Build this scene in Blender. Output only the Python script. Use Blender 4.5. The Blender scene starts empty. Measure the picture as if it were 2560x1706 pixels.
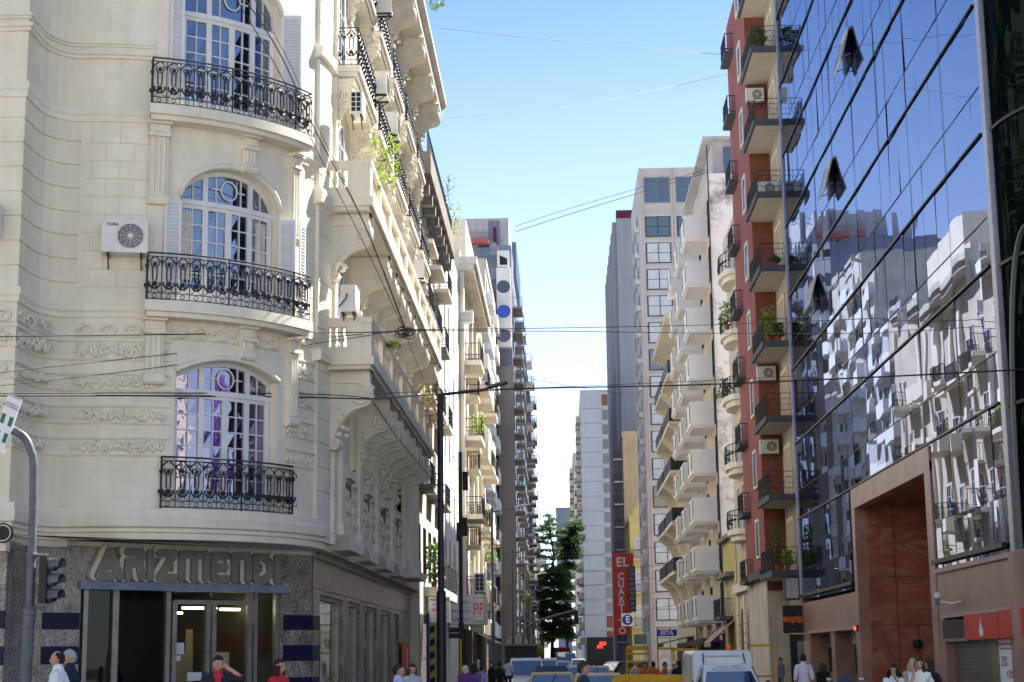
import bpy, bmesh, math, random
from mathutils import Vector, Matrix
random.seed(11)
PI = math.pi
R = math.radians
S = bpy.context.scene
COL = S.collection
sin, cos = math.sin, math.cos

# ------------------------------------------------------------------ camera
CAMZ = 1.7
FPX = 4210.0
fwd_c = Vector((131, -787, -FPX)).normalized()
rl = R(1.05)
u0 = Vector((-sin(rl), cos(rl), 0))
up_c = (u0 - u0.dot(fwd_c) * fwd_c).normalized()
rt_c = fwd_c.cross(up_c)
cam_d = bpy.data.cameras.new('camera')
cam = bpy.data.objects.new('camera', cam_d)
COL.objects.link(cam)
cam.matrix_world = Matrix.Translation((0, 0, CAMZ)) @ Matrix((rt_c, fwd_c, up_c)).to_4x4()
cam_d.sensor_width = 36
cam_d.lens = 36 * FPX / 2560
cam_d.clip_end = 3000
S.camera = cam
MC = Matrix((rt_c, fwd_c, up_c))

def ray(x, y):
    return (MC @ Vector((x - 1280, -(y - 853), -FPX))).normalized()
def onX(x, y, X):
    d = ray(x, y); return d * (X / d.x) + Vector((0, 0, CAMZ))
def onY(x, y, Y):
    d = ray(x, y); return d * (Y / d.y) + Vector((0, 0, CAMZ))

# ------------------------------------------------------------------ materials
def nmat(name):
    m = bpy.data.materials.new(name); m.use_nodes = True
    nt = m.node_tree; b = nt.nodes['Principled BSDF']
    return m, nt, b

def mat(name, col, rough=0.7, var=0.12, scale=1.5, bump=0.0, bscale=30, metal=0.0, streak=0.0, dirt=None, spec=0.4, emit=None, coat=0):
    """principled with procedural noise variation, optional vertical streaks and bump"""
    m, nt, b = nmat(name)
    N = nt.nodes; L = nt.links
    b.inputs['Roughness'].default_value = rough
    b.inputs['Metallic'].default_value = metal
    b.inputs['Specular IOR Level'].default_value = spec
    if coat: b.inputs['Coat Weight'].default_value = coat; b.inputs['Coat Roughness'].default_value = 0.03
    tc = N.new('ShaderNodeTexCoord')
    n1 = N.new('ShaderNodeTexNoise'); n1.inputs['Scale'].default_value = scale; n1.inputs['Detail'].default_value = 6; n1.inputs['Roughness'].default_value = 0.65
    L.new(tc.outputs['Object'], n1.inputs['Vector'])
    cr = N.new('ShaderNodeValToRGB')
    d = dirt or tuple(c * (1 - 2.2 * var) for c in col)
    cr.color_ramp.elements[0].position = 0.3; cr.color_ramp.elements[0].color = (*d, 1)
    cr.color_ramp.elements[1].position = 0.62; cr.color_ramp.elements[1].color = (*tuple(min(1, c * (1 + 0.35 * var)) for c in col), 1)
    L.new(n1.outputs['Fac'], cr.inputs['Fac'])
    out = cr.outputs['Color']
    if streak:
        mp = N.new('ShaderNodeMapping'); mp.inputs['Scale'].default_value = (2.6, 2.6, 0.13)
        L.new(tc.outputs['Object'], mp.inputs['Vector'])
        n2 = N.new('ShaderNodeTexNoise'); n2.inputs['Scale'].default_value = 1.3; n2.inputs['Detail'].default_value = 7; n2.inputs['Roughness'].default_value = 0.7
        L.new(mp.outputs['Vector'], n2.inputs['Vector'])
        r2 = N.new('ShaderNodeValToRGB')
        r2.color_ramp.elements[0].position = 0.36; r2.color_ramp.elements[0].color = (1 - streak,) * 3 + (1,)
        r2.color_ramp.elements[1].position = 0.6; r2.color_ramp.elements[1].color = (1, 1, 1, 1)
        L.new(n2.outputs['Fac'], r2.inputs['Fac'])
        mx = N.new('ShaderNodeMix'); mx.data_type = 'RGBA'; mx.blend_type = 'MULTIPLY'; mx.inputs['Factor'].default_value = 1
        L.new(out, mx.inputs['A']); L.new(r2.outputs['Color'], mx.inputs['B'])
        out = mx.outputs['Result']
    L.new(out, b.inputs['Base Color'])
    if bump:
        n3 = N.new('ShaderNodeTexNoise'); n3.inputs['Scale'].default_value = bscale; n3.inputs['Detail'].default_value = 4
        L.new(tc.outputs['Object'], n3.inputs['Vector'])
        bp = N.new('ShaderNodeBump'); bp.inputs['Strength'].default_value = bump; bp.inputs['Distance'].default_value = 0.03
        L.new(n3.outputs['Fac'], bp.inputs['Height']); L.new(bp.outputs['Normal'], b.inputs['Normal'])
    if emit:
        b.inputs['Emission Color'].default_value = (*emit[0], 1); b.inputs['Emission Strength'].default_value = emit[1]
    return m

def brickmat(name, c1, c2, mortar, sx=0.24, sz=0.075, rough=0.85, axis='XZ', msize=0.012, bump=0.3):
    m, nt, b = nmat(name); N = nt.nodes; L = nt.links
    b.inputs['Roughness'].default_value = rough
    tc = N.new('ShaderNodeTexCoord'); sp = N.new('ShaderNodeSeparateXYZ'); cb = N.new('ShaderNodeCombineXYZ')
    L.new(tc.outputs['Object'], sp.inputs[0])
    ad = N.new('ShaderNodeMath'); ad.operation = 'ADD'
    L.new(sp.outputs['X'], ad.inputs[0]); L.new(sp.outputs['Y'], ad.inputs[1])
    L.new(ad.outputs[0], cb.inputs['X']); L.new(sp.outputs['Z'], cb.inputs['Y'])
    br = N.new('ShaderNodeTexBrick'); L.new(cb.outputs[0], br.inputs['Vector'])
    br.inputs['Scale'].default_value = 1; br.inputs['Brick Width'].default_value = sx; br.inputs['Row Height'].default_value = sz
    br.inputs['Mortar Size'].default_value = msize; br.inputs['Color1'].default_value = (*c1, 1); br.inputs['Color2'].default_value = (*c2, 1); br.inputs['Mortar'].default_value = (*mortar, 1)
    nz = N.new('ShaderNodeTexNoise'); nz.inputs['Scale'].default_value = 0.9; nz.inputs['Detail'].default_value = 6
    L.new(tc.outputs['Object'], nz.inputs['Vector'])
    rp = N.new('ShaderNodeValToRGB'); rp.color_ramp.elements[0].position = .3; rp.color_ramp.elements[0].color = (.68, .66, .66, 1); rp.color_ramp.elements[1].position = .65
    L.new(nz.outputs['Fac'], rp.inputs['Fac'])
    mx = N.new('ShaderNodeMix'); mx.data_type = 'RGBA'; mx.blend_type = 'MULTIPLY'; mx.inputs['Factor'].default_value = 1
    L.new(br.outputs['Color'], mx.inputs['A']); L.new(rp.outputs['Color'], mx.inputs['B'])
    L.new(mx.outputs['Result'], b.inputs['Base Color'])
    if bump:
        bp = N.new('ShaderNodeBump'); bp.inputs['Strength'].default_value = bump; bp.inputs['Distance'].default_value = 0.01; bp.invert = True
        L.new(br.outputs['Fac'], bp.inputs['Height']); L.new(bp.outputs['Normal'], b.inputs['Normal'])
    return m

def glassmat(name, tint=(0.6, 0.65, 0.7), dark=(0.015, 0.018, 0.025), refl=0.35, rough=0.02, wob=0.0, wscale=0.6, wvec=(1, 1, 0.35), fres=.45):
    """opaque dark window glass with a real reflection, slightly wavy"""
    m, nt, b = nmat(name); N = nt.nodes; L = nt.links
    out = N['Material Output']
    b.inputs['Base Color'].default_value = (*dark, 1); b.inputs['Roughness'].default_value = 0.25; b.inputs['Specular IOR Level'].default_value = 0
    g = N.new('ShaderNodeBsdfGlossy'); g.inputs['Color'].default_value = (*tint, 1); g.inputs['Roughness'].default_value = rough
    lw = N.new('ShaderNodeLayerWeight'); lw.inputs['Blend'].default_value = 0.35
    mr = N.new('ShaderNodeMapRange'); mr.inputs['To Min'].default_value = refl; mr.inputs['To Max'].default_value = min(1, refl + fres)
    L.new(lw.outputs['Fresnel'], mr.inputs['Value'])
    mx = N.new('ShaderNodeMixShader'); L.new(mr.outputs['Result'], mx.inputs['Fac'])
    L.new(b.outputs['BSDF'], mx.inputs[1]); L.new(g.outputs['BSDF'], mx.inputs[2]); L.new(mx.outputs[0], out.inputs['Surface'])
    if wob:
        tc = N.new('ShaderNodeTexCoord'); mp = N.new('ShaderNodeMapping'); mp.inputs['Scale'].default_value = wvec
        L.new(tc.outputs['Object'], mp.inputs['Vector'])
        nz = N.new('ShaderNodeTexNoise'); nz.inputs['Scale'].default_value = wscale; nz.inputs['Detail'].default_value = 1.0
        L.new(mp.outputs['Vector'], nz.inputs['Vector'])
        bp = N.new('ShaderNodeBump'); bp.inputs['Strength'].default_value = 1.0; bp.inputs['Distance'].default_value = wob
        L.new(nz.outputs['Fac'], bp.inputs['Height']); L.new(bp.outputs['Normal'], g.inputs['Normal'])
    return m

def clearglass(name, alpha=0.45, tint=(.8, .85, .85)):
    m, nt, b = nmat(name); N = nt.nodes; L = nt.links; out = N['Material Output']
    t = N.new('ShaderNodeBsdfTransparent'); t.inputs['Color'].default_value = (.55, .6, .6, 1)
    g = N.new('ShaderNodeBsdfGlossy'); g.inputs['Color'].default_value = (*tint, 1); g.inputs['Roughness'].default_value = 0.02
    mx = N.new('ShaderNodeMixShader'); mx.inputs['Fac'].default_value = alpha
    L.new(t.outputs[0], mx.inputs[1]); L.new(g.outputs[0], mx.inputs[2]); L.new(mx.outputs[0], out.inputs['Surface'])
    return m

M = {}
M['cream'] = mat('cream_render', (.79, .725, .585), .75, .05, .8, .15, 60, streak=.09)
M['cream2'] = mat('cream_render_smooth', (.80, .745, .625), .75, .05, 1.2, .1, 40, streak=.07)
M['joint'] = mat('wall_joint', (.56, .51, .42), .9)
M['offwhite'] = mat('white_window_paint', (.72, .72, .74), .5, .04, 3)
M['iron'] = mat('black_wrought_iron', (.018, .02, .03), .45, .2, 5)
M['granite'] = None
M['navy'] = mat('navy_granite_band', (.010, .012, .05), .4, .2, 20, spec=.2)
M['steel'] = mat('brushed_steel_frame', (.32, .31, .29), .35, .15, 4, metal=.7)
M['lintel'] = mat('blue_grey_lintel', (.20, .23, .33), .45, .1, 3)
M['glass_blue'] = glassmat('window_glass', (.55, .6, .75), (.012, .014, .03), .38, wob=.01, wscale=2)
M['glass_violet'] = glassmat('violet_reflection_glass', (.62, .58, .78), (.018, .010, .035), .40, wob=.02, wscale=2)  # violet reflection of the blossom trees partly put into the glass colour
M['glass_dark'] = glassmat('dark_shop_glass', (.30, .33, .30), (.005, .006, .006), .05, wob=.004, wscale=1)
M['shopglass'] = glassmat('shop_window_glass', (.8, .82, .78), (.02, .02, .02), .42, wob=.012, wscale=.5)
M['clear'] = clearglass('clear_door_glass', .10, (.5, .52, .5))
M['curtain'] = mat('pale_curtain', (.6, .57, .5), .9, .1, 6)
M['letter_face'] = mat('sign_letter_face', (.20, .205, .185), .4, .12, 5)
M['letter_back'] = mat('sign_letter_back', (.66, .64, .56), .5, .08, 5)
M['ac'] = mat('air_conditioner_white', (.74, .73, .69), .5, .06, 3)
M['acgrille'] = mat('fan_grille_grey', (.16, .16, .17), .5)
M['black'] = mat('black_plastic', (.012, .012, .014), .5)
M['pole'] = mat('dark_blue_pole_paint', (.022, .026, .045), .42, .25, 4)
M['greypole'] = mat('grey_pole_paint', (.13, .135, .16), .45, .2, 5)
M['white'] = mat('white_paint', (.80, .79, .78), .6, .04, 1.2, streak=.06)
def leafmat(name, c, tr=.4, var=.3, scale=3):
    m = mat(name, c, .6, var, scale); nt = m.node_tree; N = nt.nodes; b = N['Principled BSDF']; src = b.inputs['Base Color'].links[0].from_socket
    t = N.new('ShaderNodeBsdfTranslucent'); nt.links.new(src, t.inputs['Color']); x = N.new('ShaderNodeMixShader'); x.inputs['Fac'].default_value = tr
    nt.links.new(b.outputs[0], x.inputs[1]); nt.links.new(t.outputs[0], x.inputs[2]); nt.links.new(x.outputs[0], N['Material Output'].inputs['Surface']); return m
M['leaf'] = leafmat('plant_leaf_green', (.10, .19, .035), .35, .25, 8)
M['leaf_light'] = leafmat('plant_leaf_yellow_green', (.27, .40, .05), .35, .2, 8)
M['leaf_yellow'] = mat('plant_leaf_yellow', (.48, .34, .03), .6, .3, 9)
M['leaf_dark'] = leafmat('tree_leaf_dark_green', (.105, .185, .085), .5, .3, .6)
M['bark'] = mat('tree_bark', (.07, .055, .045), .9, .25, 6)
M['terracotta'] = mat('terracotta', (.36, .12, .06), .8, .15, 5)
M['asphalt'] = mat('asphalt', (.05, .05, .052), .9, .2, .6, .2, 80)
M['pave'] = mat('pavement_tile', (.26, .255, .245), .85, .15, 1)
M['roadpaint'] = mat('road_paint', (.7, .7, .68), .7, .1, 2)

def granite():
    m, nt, b = nmat('speckled_grey_granite'); N = nt.nodes; L = nt.links
    tc = N.new('ShaderNodeTexCoord')
    v = N.new('ShaderNodeTexNoise'); v.inputs['Scale'].default_value = 16; v.inputs['Detail'].default_value = 8; v.inputs['Roughness'].default_value = .8
    L.new(tc.outputs['Object'], v.inputs['Vector'])
    w = N.new('ShaderNodeTexNoise'); w.inputs['Scale'].default_value = 1.1; w.inputs['Detail'].default_value = 5; w.inputs['Distortion'].default_value = 1.5
    L.new(tc.outputs['Object'], w.inputs['Vector'])
    r = N.new('ShaderNodeValToRGB'); e = r.color_ramp.elements
    e[0].position = .36; e[0].color = (.08, .075, .072, 1); e[1].position = .66; e[1].color = (.54, .50, .47, 1)
    k = e.new(.5); k.color = (.27, .245, .23, 1)
    L.new(v.outputs['Fac'], r.inputs['Fac'])
    r2 = N.new('ShaderNodeValToRGB'); r2.color_ramp.elements[0].position = .35; r2.color_ramp.elements[0].color = (.55, .52, .51, 1); r2.color_ramp.elements[1].position = .6; r2.color_ramp.elements[1].color = (1, .98, .96, 1)
    L.new(w.outputs['Fac'], r2.inputs['Fac'])
    mx = N.new('ShaderNodeMix'); mx.data_type = 'RGBA'; mx.blend_type = 'MULTIPLY'; mx.inputs['Factor'].default_value = 1
    L.new(r.outputs[0], mx.inputs['A']); L.new(r2.outputs[0], mx.inputs['B']); L.new(mx.outputs['Result'], b.inputs['Base Color'])
    b.inputs['Roughness'].default_value = .22; b.inputs['Specular IOR Level'].default_value = .5
    return m
M['granite'] = granite()

# ------------------------------------------------------------------ mesh collector
class G:
    def __init__(s, T=None):
        s.v = []; s.f = []; s.mi = []; s.cur = 0; s.T = T; s.marks = []
    def mark(s): s.marks.append((len(s.v), len(s.f))); return s
    def add(s, vs, fs):
        b = len(s.v)
        if s.T is not None: vs = [s.T @ Vector(p) for p in vs]
        s.v += [tuple(p) for p in vs]; s.f += [tuple(i + b for i in f) for f in fs]; s.mi += [s.cur] * len(fs)
        return s
    def box(s, x0, x1, y0, y1, z0, z1):
        return s.add([(x0, y0, z0), (x1, y0, z0), (x1, y1, z0), (x0, y1, z0), (x0, y0, z1), (x1, y0, z1), (x1, y1, z1), (x0, y1, z1)],
                     [(0, 3, 2, 1), (4, 5, 6, 7), (0, 1, 5, 4), (1, 2, 6, 5), (2, 3, 7, 6), (3, 0, 4, 7)])
    def hexa(s, p):   # 8 points, bottom ring then top ring
        return s.add(p, [(0, 3, 2, 1), (4, 5, 6, 7), (0, 1, 5, 4), (1, 2, 6, 5), (2, 3, 7, 6), (3, 0, 4, 7)])
    def quad(s, a, b, c, d): return s.add([a, b, c, d], [(0, 1, 2, 3)])
    def tube(s, pts, r, n=6, closed=False, cap=True, flat=1.0):
        pts = [Vector(p) for p in pts]; k = len(pts)
        if k < 2: return s
        rs = r if isinstance(r, (list, tuple)) else [r] * k
        ref = None; vs = []
        for i, p in enumerate(pts):
            if closed: t = pts[(i + 1) % k] - pts[i - 1]
            else: t = pts[min(i + 1, k - 1)] - pts[max(i - 1, 0)]
            if t.length < 1e-9: t = Vector((0, 0, 1))
            t.normalize()
            if ref is None:
                ref = Vector((0, 0, 1)) if abs(t.z) < .9 else Vector((1, 0, 0))
            a = ref - ref.dot(t) * t
            if a.length < 1e-6: a = Vector((1, 0, 0)).cross(t)
            a.normalize(); bb = t.cross(a); ref = a
            for j in range(n):
                q = 2 * PI * j / n
                vs.append(p + (a * cos(q) * flat + bb * sin(q)) * rs[i])
        fs = []
        for i in range(k if closed else k - 1):
            i2 = (i + 1) % k
            for j in range(n):
                j2 = (j + 1) % n
                fs.append((i * n + j, i * n + j2, i2 * n + j2, i2 * n + j))
        if cap and not closed:
            fs.append(tuple(range(n - 1, -1, -1))); fs.append(tuple((k - 1) * n + j for j in range(n)))
        return s.add(vs, fs)
    def lathe(s, prof, c=(0, 0, 0), n=12, ax='z'):
        vs = []; fs = []
        for r, h in prof:
            for j in range(n):
                q = 2 * PI * j / n; a, b = r * cos(q), r * sin(q)
                if ax == 'z': p = (c[0] + a, c[1] + b, c[2] + h)
                elif ax == 'y': p = (c[0] + a, c[1] + h, c[2] + b)
                else: p = (c[0] + h, c[1] + a, c[2] + b)
                vs.append(p)
        k = len(prof)
        for i in range(k - 1):
            for j in range(n):
                j2 = (j + 1) % n; fs.append((i * n + j, i * n + j2, (i + 1) * n + j2, (i + 1) * n + j))
        fs.append(tuple(range(n - 1, -1, -1))); fs.append(tuple((k - 1) * n + j for j in range(n)))
        return s.add(vs, fs)
    def prism(s, poly, o, u, v, w):
        """2d polygon in frame (o,u,v) extruded along vector w"""
        o, u, v, w = Vector(o), Vector(u), Vector(v), Vector(w); k = len(poly)
        a = [o + u * x + v * y for x, y in poly]; vs = a + [p + w for p in a]
        fs = [tuple(range(k - 1, -1, -1)), tuple(range(k, 2 * k))] + [(i, (i + 1) % k, (i + 1) % k + k, i + k) for i in range(k)]
        return s.add(vs, fs)
    def sweep(s, path, prof, closed=True, caps=True, cpath=False):
        """profile (offset outward, z) along a plan path; outward = right of travel"""
        k = len(path); m = len(prof); vs = []
        for i in range(k):
            p = Vector(path[i])
            a = Vector(path[i]) - Vector(path[i - 1]) if (i > 0 or cpath) else None
            b = Vector(path[(i + 1) % k]) - p if (i < k - 1 or cpath) else None
            a = a or b; b = b or a
            n1 = Vector((a.y, -a.x)).normalized(); n2 = Vector((b.y, -b.x)).normalized()
            n = n1 + n2
            if n.length < 1e-6: n = n1
            n.normalize(); n = n / max(.35, n.dot(n1))
            for o, z in prof: vs.append((p.x + n.x * o, p.y + n.y * o, z))
        fs = []
        for i in range(k if cpath else k - 1):
            i2 = (i + 1) % k
            for j in range(m if closed else m - 1):
                j2 = (j + 1) % m; fs.append((i * m + j, i2 * m + j, i2 * m + j2, i * m + j2))
        if closed and caps and not cpath:
            fs.append(tuple(range(m))); fs.append(tuple((k - 1) * m + j for j in range(m - 1, -1, -1)))
        return s.add(vs, fs)
    def ico(s, c, r, sub=1, sc=(1, 1, 1), jit=0):
        bm = bmesh.new(); bmesh.ops.create_icosphere(bm, subdivisions=sub, radius=1)
        vs = []
        for v in bm.verts:
            k = 1 + (random.uniform(-jit, jit) if jit else 0)
            vs.append((c[0] + v.co.x * r * sc[0] * k, c[1] + v.co.y * r * sc[1] * k, c[2] + v.co.z * r * sc[2] * k))
        bm.verts.index_update()
        fs = [tuple(v.index for v in f.verts) for f in bm.faces]; bm.free()
        return s.add(vs, fs)
    def mesh(s, name, mats, off=(0, 0, 0), smooth=False, fixn=True):
        me = bpy.data.meshes.new(name)
        o = Vector(off)
        me.from_pydata([tuple(Vector(p) - o) for p in s.v], [], s.f)
        if not isinstance(mats, (list, tuple)): mats = [mats]
        for m in mats: me.materials.append(M[m] if isinstance(m, str) else m)
        if len(mats) > 1: me.polygons.foreach_set('material_index', s.mi)
        if fixn:
            bm = bmesh.new(); bm.from_mesh(me); bmesh.ops.recalc_face_normals(bm, faces=bm.faces); bm.to_mesh(me); bm.free()
        if smooth:
            me.polygons.foreach_set('use_smooth', [True] * len(me.polygons))
            if smooth != 'all': me.set_sharp_from_angle(angle=R(35))
        me.update(); return me

ORG = {}
def link(o, parent=None):
    COL.objects.link(o)
    if parent is not None: o.parent = parent
    return o
def tag(o, label=None, cat=None, group=None, kind=None):
    if label: o['label'] = label
    if cat: o['category'] = cat
    if group: o['group'] = group
    if kind: o['kind'] = kind
    return o
def thing(name, label, cat, loc=(0, 0, 0), group=None):
    o = bpy.data.objects.new(name, None); o.empty_display_size = .3; link(o); o.location = loc
    ORG[o] = Vector(loc); return tag(o, label, cat, group)
def part(g, name, mats, parent, smooth=False, label=None, kind=None, fixn=True):
    """vertices in world coords; becomes a child whose origin is the root origin"""
    off = ORG.get(parent, Vector((0, 0, 0)))
    if g.marks:
        mk = g.marks + [(len(g.v), len(g.f))]; first = None
        for (v0, f0), (v1, f1) in zip(mk, mk[1:]):
            if f1 == f0: continue
            h = G(); h.v = g.v[v0:v1]; h.f = [tuple(i - v0 for i in f) for f in g.f[f0:f1]]; h.mi = g.mi[f0:f1]
            o = part(h, name, mats, parent, smooth, label, kind, fixn); first = first or o
        return first
    me = g.mesh(name, mats, off, smooth, fixn); o = bpy.data.objects.new(name, me); link(o, parent); ORG[o] = off
    return tag(o, label, None, None, kind)
def solo(g, name, mats, label, cat, base=None, group=None, kind=None, smooth=False):
    if base is None:
        xs = [p[0] for p in g.v]; ys = [p[1] for p in g.v]; zs = [p[2] for p in g.v]
        base = ((min(xs) + max(xs)) / 2, (min(ys) + max(ys)) / 2, min(zs))
    me = g.mesh(name, mats, base, smooth); o = bpy.data.objects.new(name, me); link(o); o.location = base; ORG[o] = Vector(base)
    return tag(o, label, cat, group, kind)
def put(me, name, parent, loc, rot=0, label=None):
    """child with shared mesh data at a world location"""
    o = bpy.data.objects.new(name, me); link(o, parent)
    o.location = Vector(loc) - ORG.get(parent, Vector((0, 0, 0))); o.rotation_euler = (0, 0, rot); ORG[o] = Vector(loc)
    return tag(o, label)
def sub(me, name, parent, label=None):
    """grand-child sharing its parent's frame"""
    o = bpy.data.objects.new(name, me); link(o, parent); return tag(o, label)
def dup(root, loc, rot=None, label=None, group=None, scale=None):
    r = root.copy(); COL.objects.link(r); r.location = loc
    if rot is not None: r.rotation_euler = (0, 0, rot)
    if scale: r.scale = (scale,) * 3
    if label: r['label'] = label
    if group: r['group'] = group
    for c in root.children:
        d = c.copy(); COL.objects.link(d); d.parent = r
        for e in c.children:
            f = e.copy(); COL.objects.link(f); f.parent = d
    ORG[r] = Vector(loc)
    return r
def struct(g, name, mats, smooth=False):
    o = solo(g, name, mats, None, None, base=(0, 0, 0), kind='structure', smooth=smooth); return o

def textmesh(s, size, extrude=0.01, align='CENTER', spacing=1.0, bold=0.0):
    c = bpy.data.curves.new('lettering', 'FONT'); c.body = s; c.size = size; c.extrude = extrude; c.align_x = align; c.align_y = 'CENTER'
    c.space_character = spacing; c.space_line = .95; c.offset = bold; c.resolution_u = 3
    o = bpy.data.objects.new('lettering', c); COL.objects.link(o)
    dg = bpy.context.evaluated_depsgraph_get(); dg.update()
    me = bpy.data.meshes.new_from_object(o.evaluated_get(dg))
    bpy.data.objects.remove(o); bpy.data.curves.remove(c)
    me.materials.clear()
    return me
def text(s, size, parent, loc, u, v, m, extrude=.01, name='lettering', sx=1.0, **k):
    """text whose baseline runs along u and whose up is v, at a world location"""
    me = textmesh(s, size, extrude, **k); me.materials.append(M[m] if isinstance(m, str) else m)
    u, v = Vector(u).normalized(), Vector(v).normalized(); w = u.cross(v)
    off = Vector(loc) - ORG.get(parent, Vector((0, 0, 0)))
    T = Matrix.Translation(off) @ Matrix((u * sx, v, w)).transposed().to_4x4()
    me.transform(T); o = bpy.data.objects.new(name, me); link(o, parent); return o

def curve_pts(pts, n=8):
    """Catmull-Rom through points"""
    P = [Vector(p) for p in pts]; out = []
    for i in range(len(P) - 1):
        a, b, c, d = P[max(0, i - 1)], P[i], P[i + 1], P[min(len(P) - 1, i + 2)]
        for k in range(n):
            t = k / n; out.append(.5 * ((2 * b) + (c - a) * t + (2 * a - 5 * b + 4 * c - d) * t * t + (-a + 3 * b - 3 * c + d) * t ** 3))
    return out + [P[-1]]
# ================================================================== corner building (left)
CX, CY, CR = -11.3, 43.5, 5.2
XW = -6.1                      # street facade plane of the corner building
def A(th, r=CR, z=0): return Vector((CX + r * sin(R(th)), CY - r * cos(R(th)), z))
def A2(th, r=CR): p = A(th, r); return (p.x, p.y)
def arcpts(t0, t1, r=CR, step=1.5):
    n = max(2, int(abs(t1 - t0) / step + .5)); return [A2(t0 + (t1 - t0) * i / n, r) for i in range(n + 1)]
wing = [(-34, 36.4), (-12.05, 36.4), (-12.05, 37.35)] + [(-12.05 + .75 * (1 - cos(q)), 37.35 + .95 * sin(q)) for q in (.4, .8, 1.2)] + [(CX, CY - CR)]
ARC = arcpts(0, 90)
STREET = [(XW, 43.5), (XW, 72)]
FULL = wing[:-1] + ARC + STREET[1:]

B1 = thing('corner_building', 'cream ornate corner building with rounded front and scrolled corbels above a granite shop', 'building', (-11, 45, 0))

def groove_profile(z0, z1, step, d=.035, w=.05, off=0.0):
    pr = [(off, z0)]; z = z0 + step
    while z < z1 - .1:
        pr += [(off, z - w / 2), (off - d, z - w / 4), (off - d, z + w / 4), (off, z + w / 2)]; z += step
    return pr + [(off, z1)]

# ---- wing walls
w = G()
w.sweep(wing, groove_profile(4.9, 9.3, 9), closed=False); w.sweep(wing, [(-.08, 4.3), (-.08, 4.95)], closed=False)
w.sweep(wing, groove_profile(9.3, 14.2, .575), closed=False)
w.sweep(wing, [(0, 14.2), (0, 27)], closed=False)
part(w, 'wing_wall', 'cream', B1)

# ---- curved walls with arched openings
TH0, TH1 = 26.0, 57.4
def arch1(th): u = (th - 41.7) / 15.7; return 8.38 + .38 * (1 - u * u)
def arch2(th): u = min(1, abs(th - 41.7) / 15.75); return 12.55 + .95 * math.sqrt(max(0, 1 - u * u))
def arch3(th): u = min(1, abs(th - 41.7) / 15.75); return 17.75 + .85 * math.sqrt(max(0, 1 - u * u))
def curved_wall(g, z0, z1, sill, arch, inset=.34):
    ths = [0] + [i * 1.3 for i in range(1, 20)] + [TH0 + (TH1 - TH0) * i / 28 for i in range(29)] + [58.7 + i * 1.45 for i in range(22)]
    ths = [t for t in ths if t < 90] + [90]
    for a, b in zip(ths, ths[1:]):
        if a >= TH0 - 1e-6 and b <= TH1 + 1e-6:
            if sill > z0: g.quad(A(a, CR, z0), A(b, CR, z0), A(b, CR, sill), A(a, CR, sill))
            g.quad(A(a, CR, arch(a)), A(b, CR, arch(b)), A(b, CR, z1), A(a, CR, z1))
            g.quad(A(a, CR, arch(a)), A(a, CR - inset, arch(a)), A(b, CR - inset, arch(b)), A(b, CR, arch(b)))
            g.quad(A(a, CR, sill), A(b, CR, sill), A(b, CR - inset, sill), A(a, CR - inset, sill))
        else:
            g.quad(A(a, CR, z0), A(b, CR, z0), A(b, CR, z1), A(a, CR, z1))
    for t in (TH0, TH1): g.quad(A(t, CR, sill), A(t, CR - inset, sill), A(t, CR - inset, arch(t)), A(t, CR, arch(t)))
g = G()
curved_wall(g, 4.45, 9.63, 5.15, arch1); curved_wall(g, 9.63, 14.43, 9.99, arch2); curved_wall(g, 14.43, 27, 14.77, arch3)
part(g, 'curved_wall', 'cream2', B1, smooth=True, fixn=False)
# masonry joints on the curved second storey
g = G()
row = 0; z = 10.35; gj = G()
while z < 14.2:
    for t0, t1 in ((1, 18.3), (22.5, 25)) if z < 12.5 else ((1, 18.3),):
        if t1 - t0 > 1: g.sweep(arcpts(t0, t1), [(.0, z), (.003, z), (.003, z + .012), (0, z + .012)])
    for k in range(5):
        t = 3 + k * 7.2 + (row % 2) * 3.6
        if t < 18: g.sweep(arcpts(t, t + .12, step=.06), [(0, z), (.003, z), (.003, z + .44), (0, z + .44)])
    if z > 9: gj.sweep(arcpts(66, 79), [(.0, z), (.003, z), (.003, z + .012), (0, z + .012)])
    z += .44; row += 1
part(g, 'masonry_joint', 'joint', B1); part(gj, 'masonry_joint', 'joint', B1)

g = G(); g.box(-33, -13, 40, 71.9, 0, 26.9); g.box(-13, -7.2, 49.5, 71.8, 0, 26.9); part(g, 'core', 'joint', B1)  # unseen solid fill, added to block light coming through gaps in the shell
# ---- street wall (upper storeys) with simple dark door openings handled as windows
g = G()
g.sweep([(XW, 43.5), (XW, 72)], [(0, 4.45), (0, 27)], closed=False)
g.quad((XW, 72, 0), (-20, 72, 0), (-20, 72, 27), (XW, 72, 27))
g.quad((-34, 36.4, 27), (CX, 38.3, 27), (XW, 44, 27), (XW, 72, 27)); g.quad((-34, 36.4, 27), (XW, 72, 27), (-34, 72, 27), (-34, 50, 27))
part(g, 'street_wall', 'cream', B1)
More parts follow.
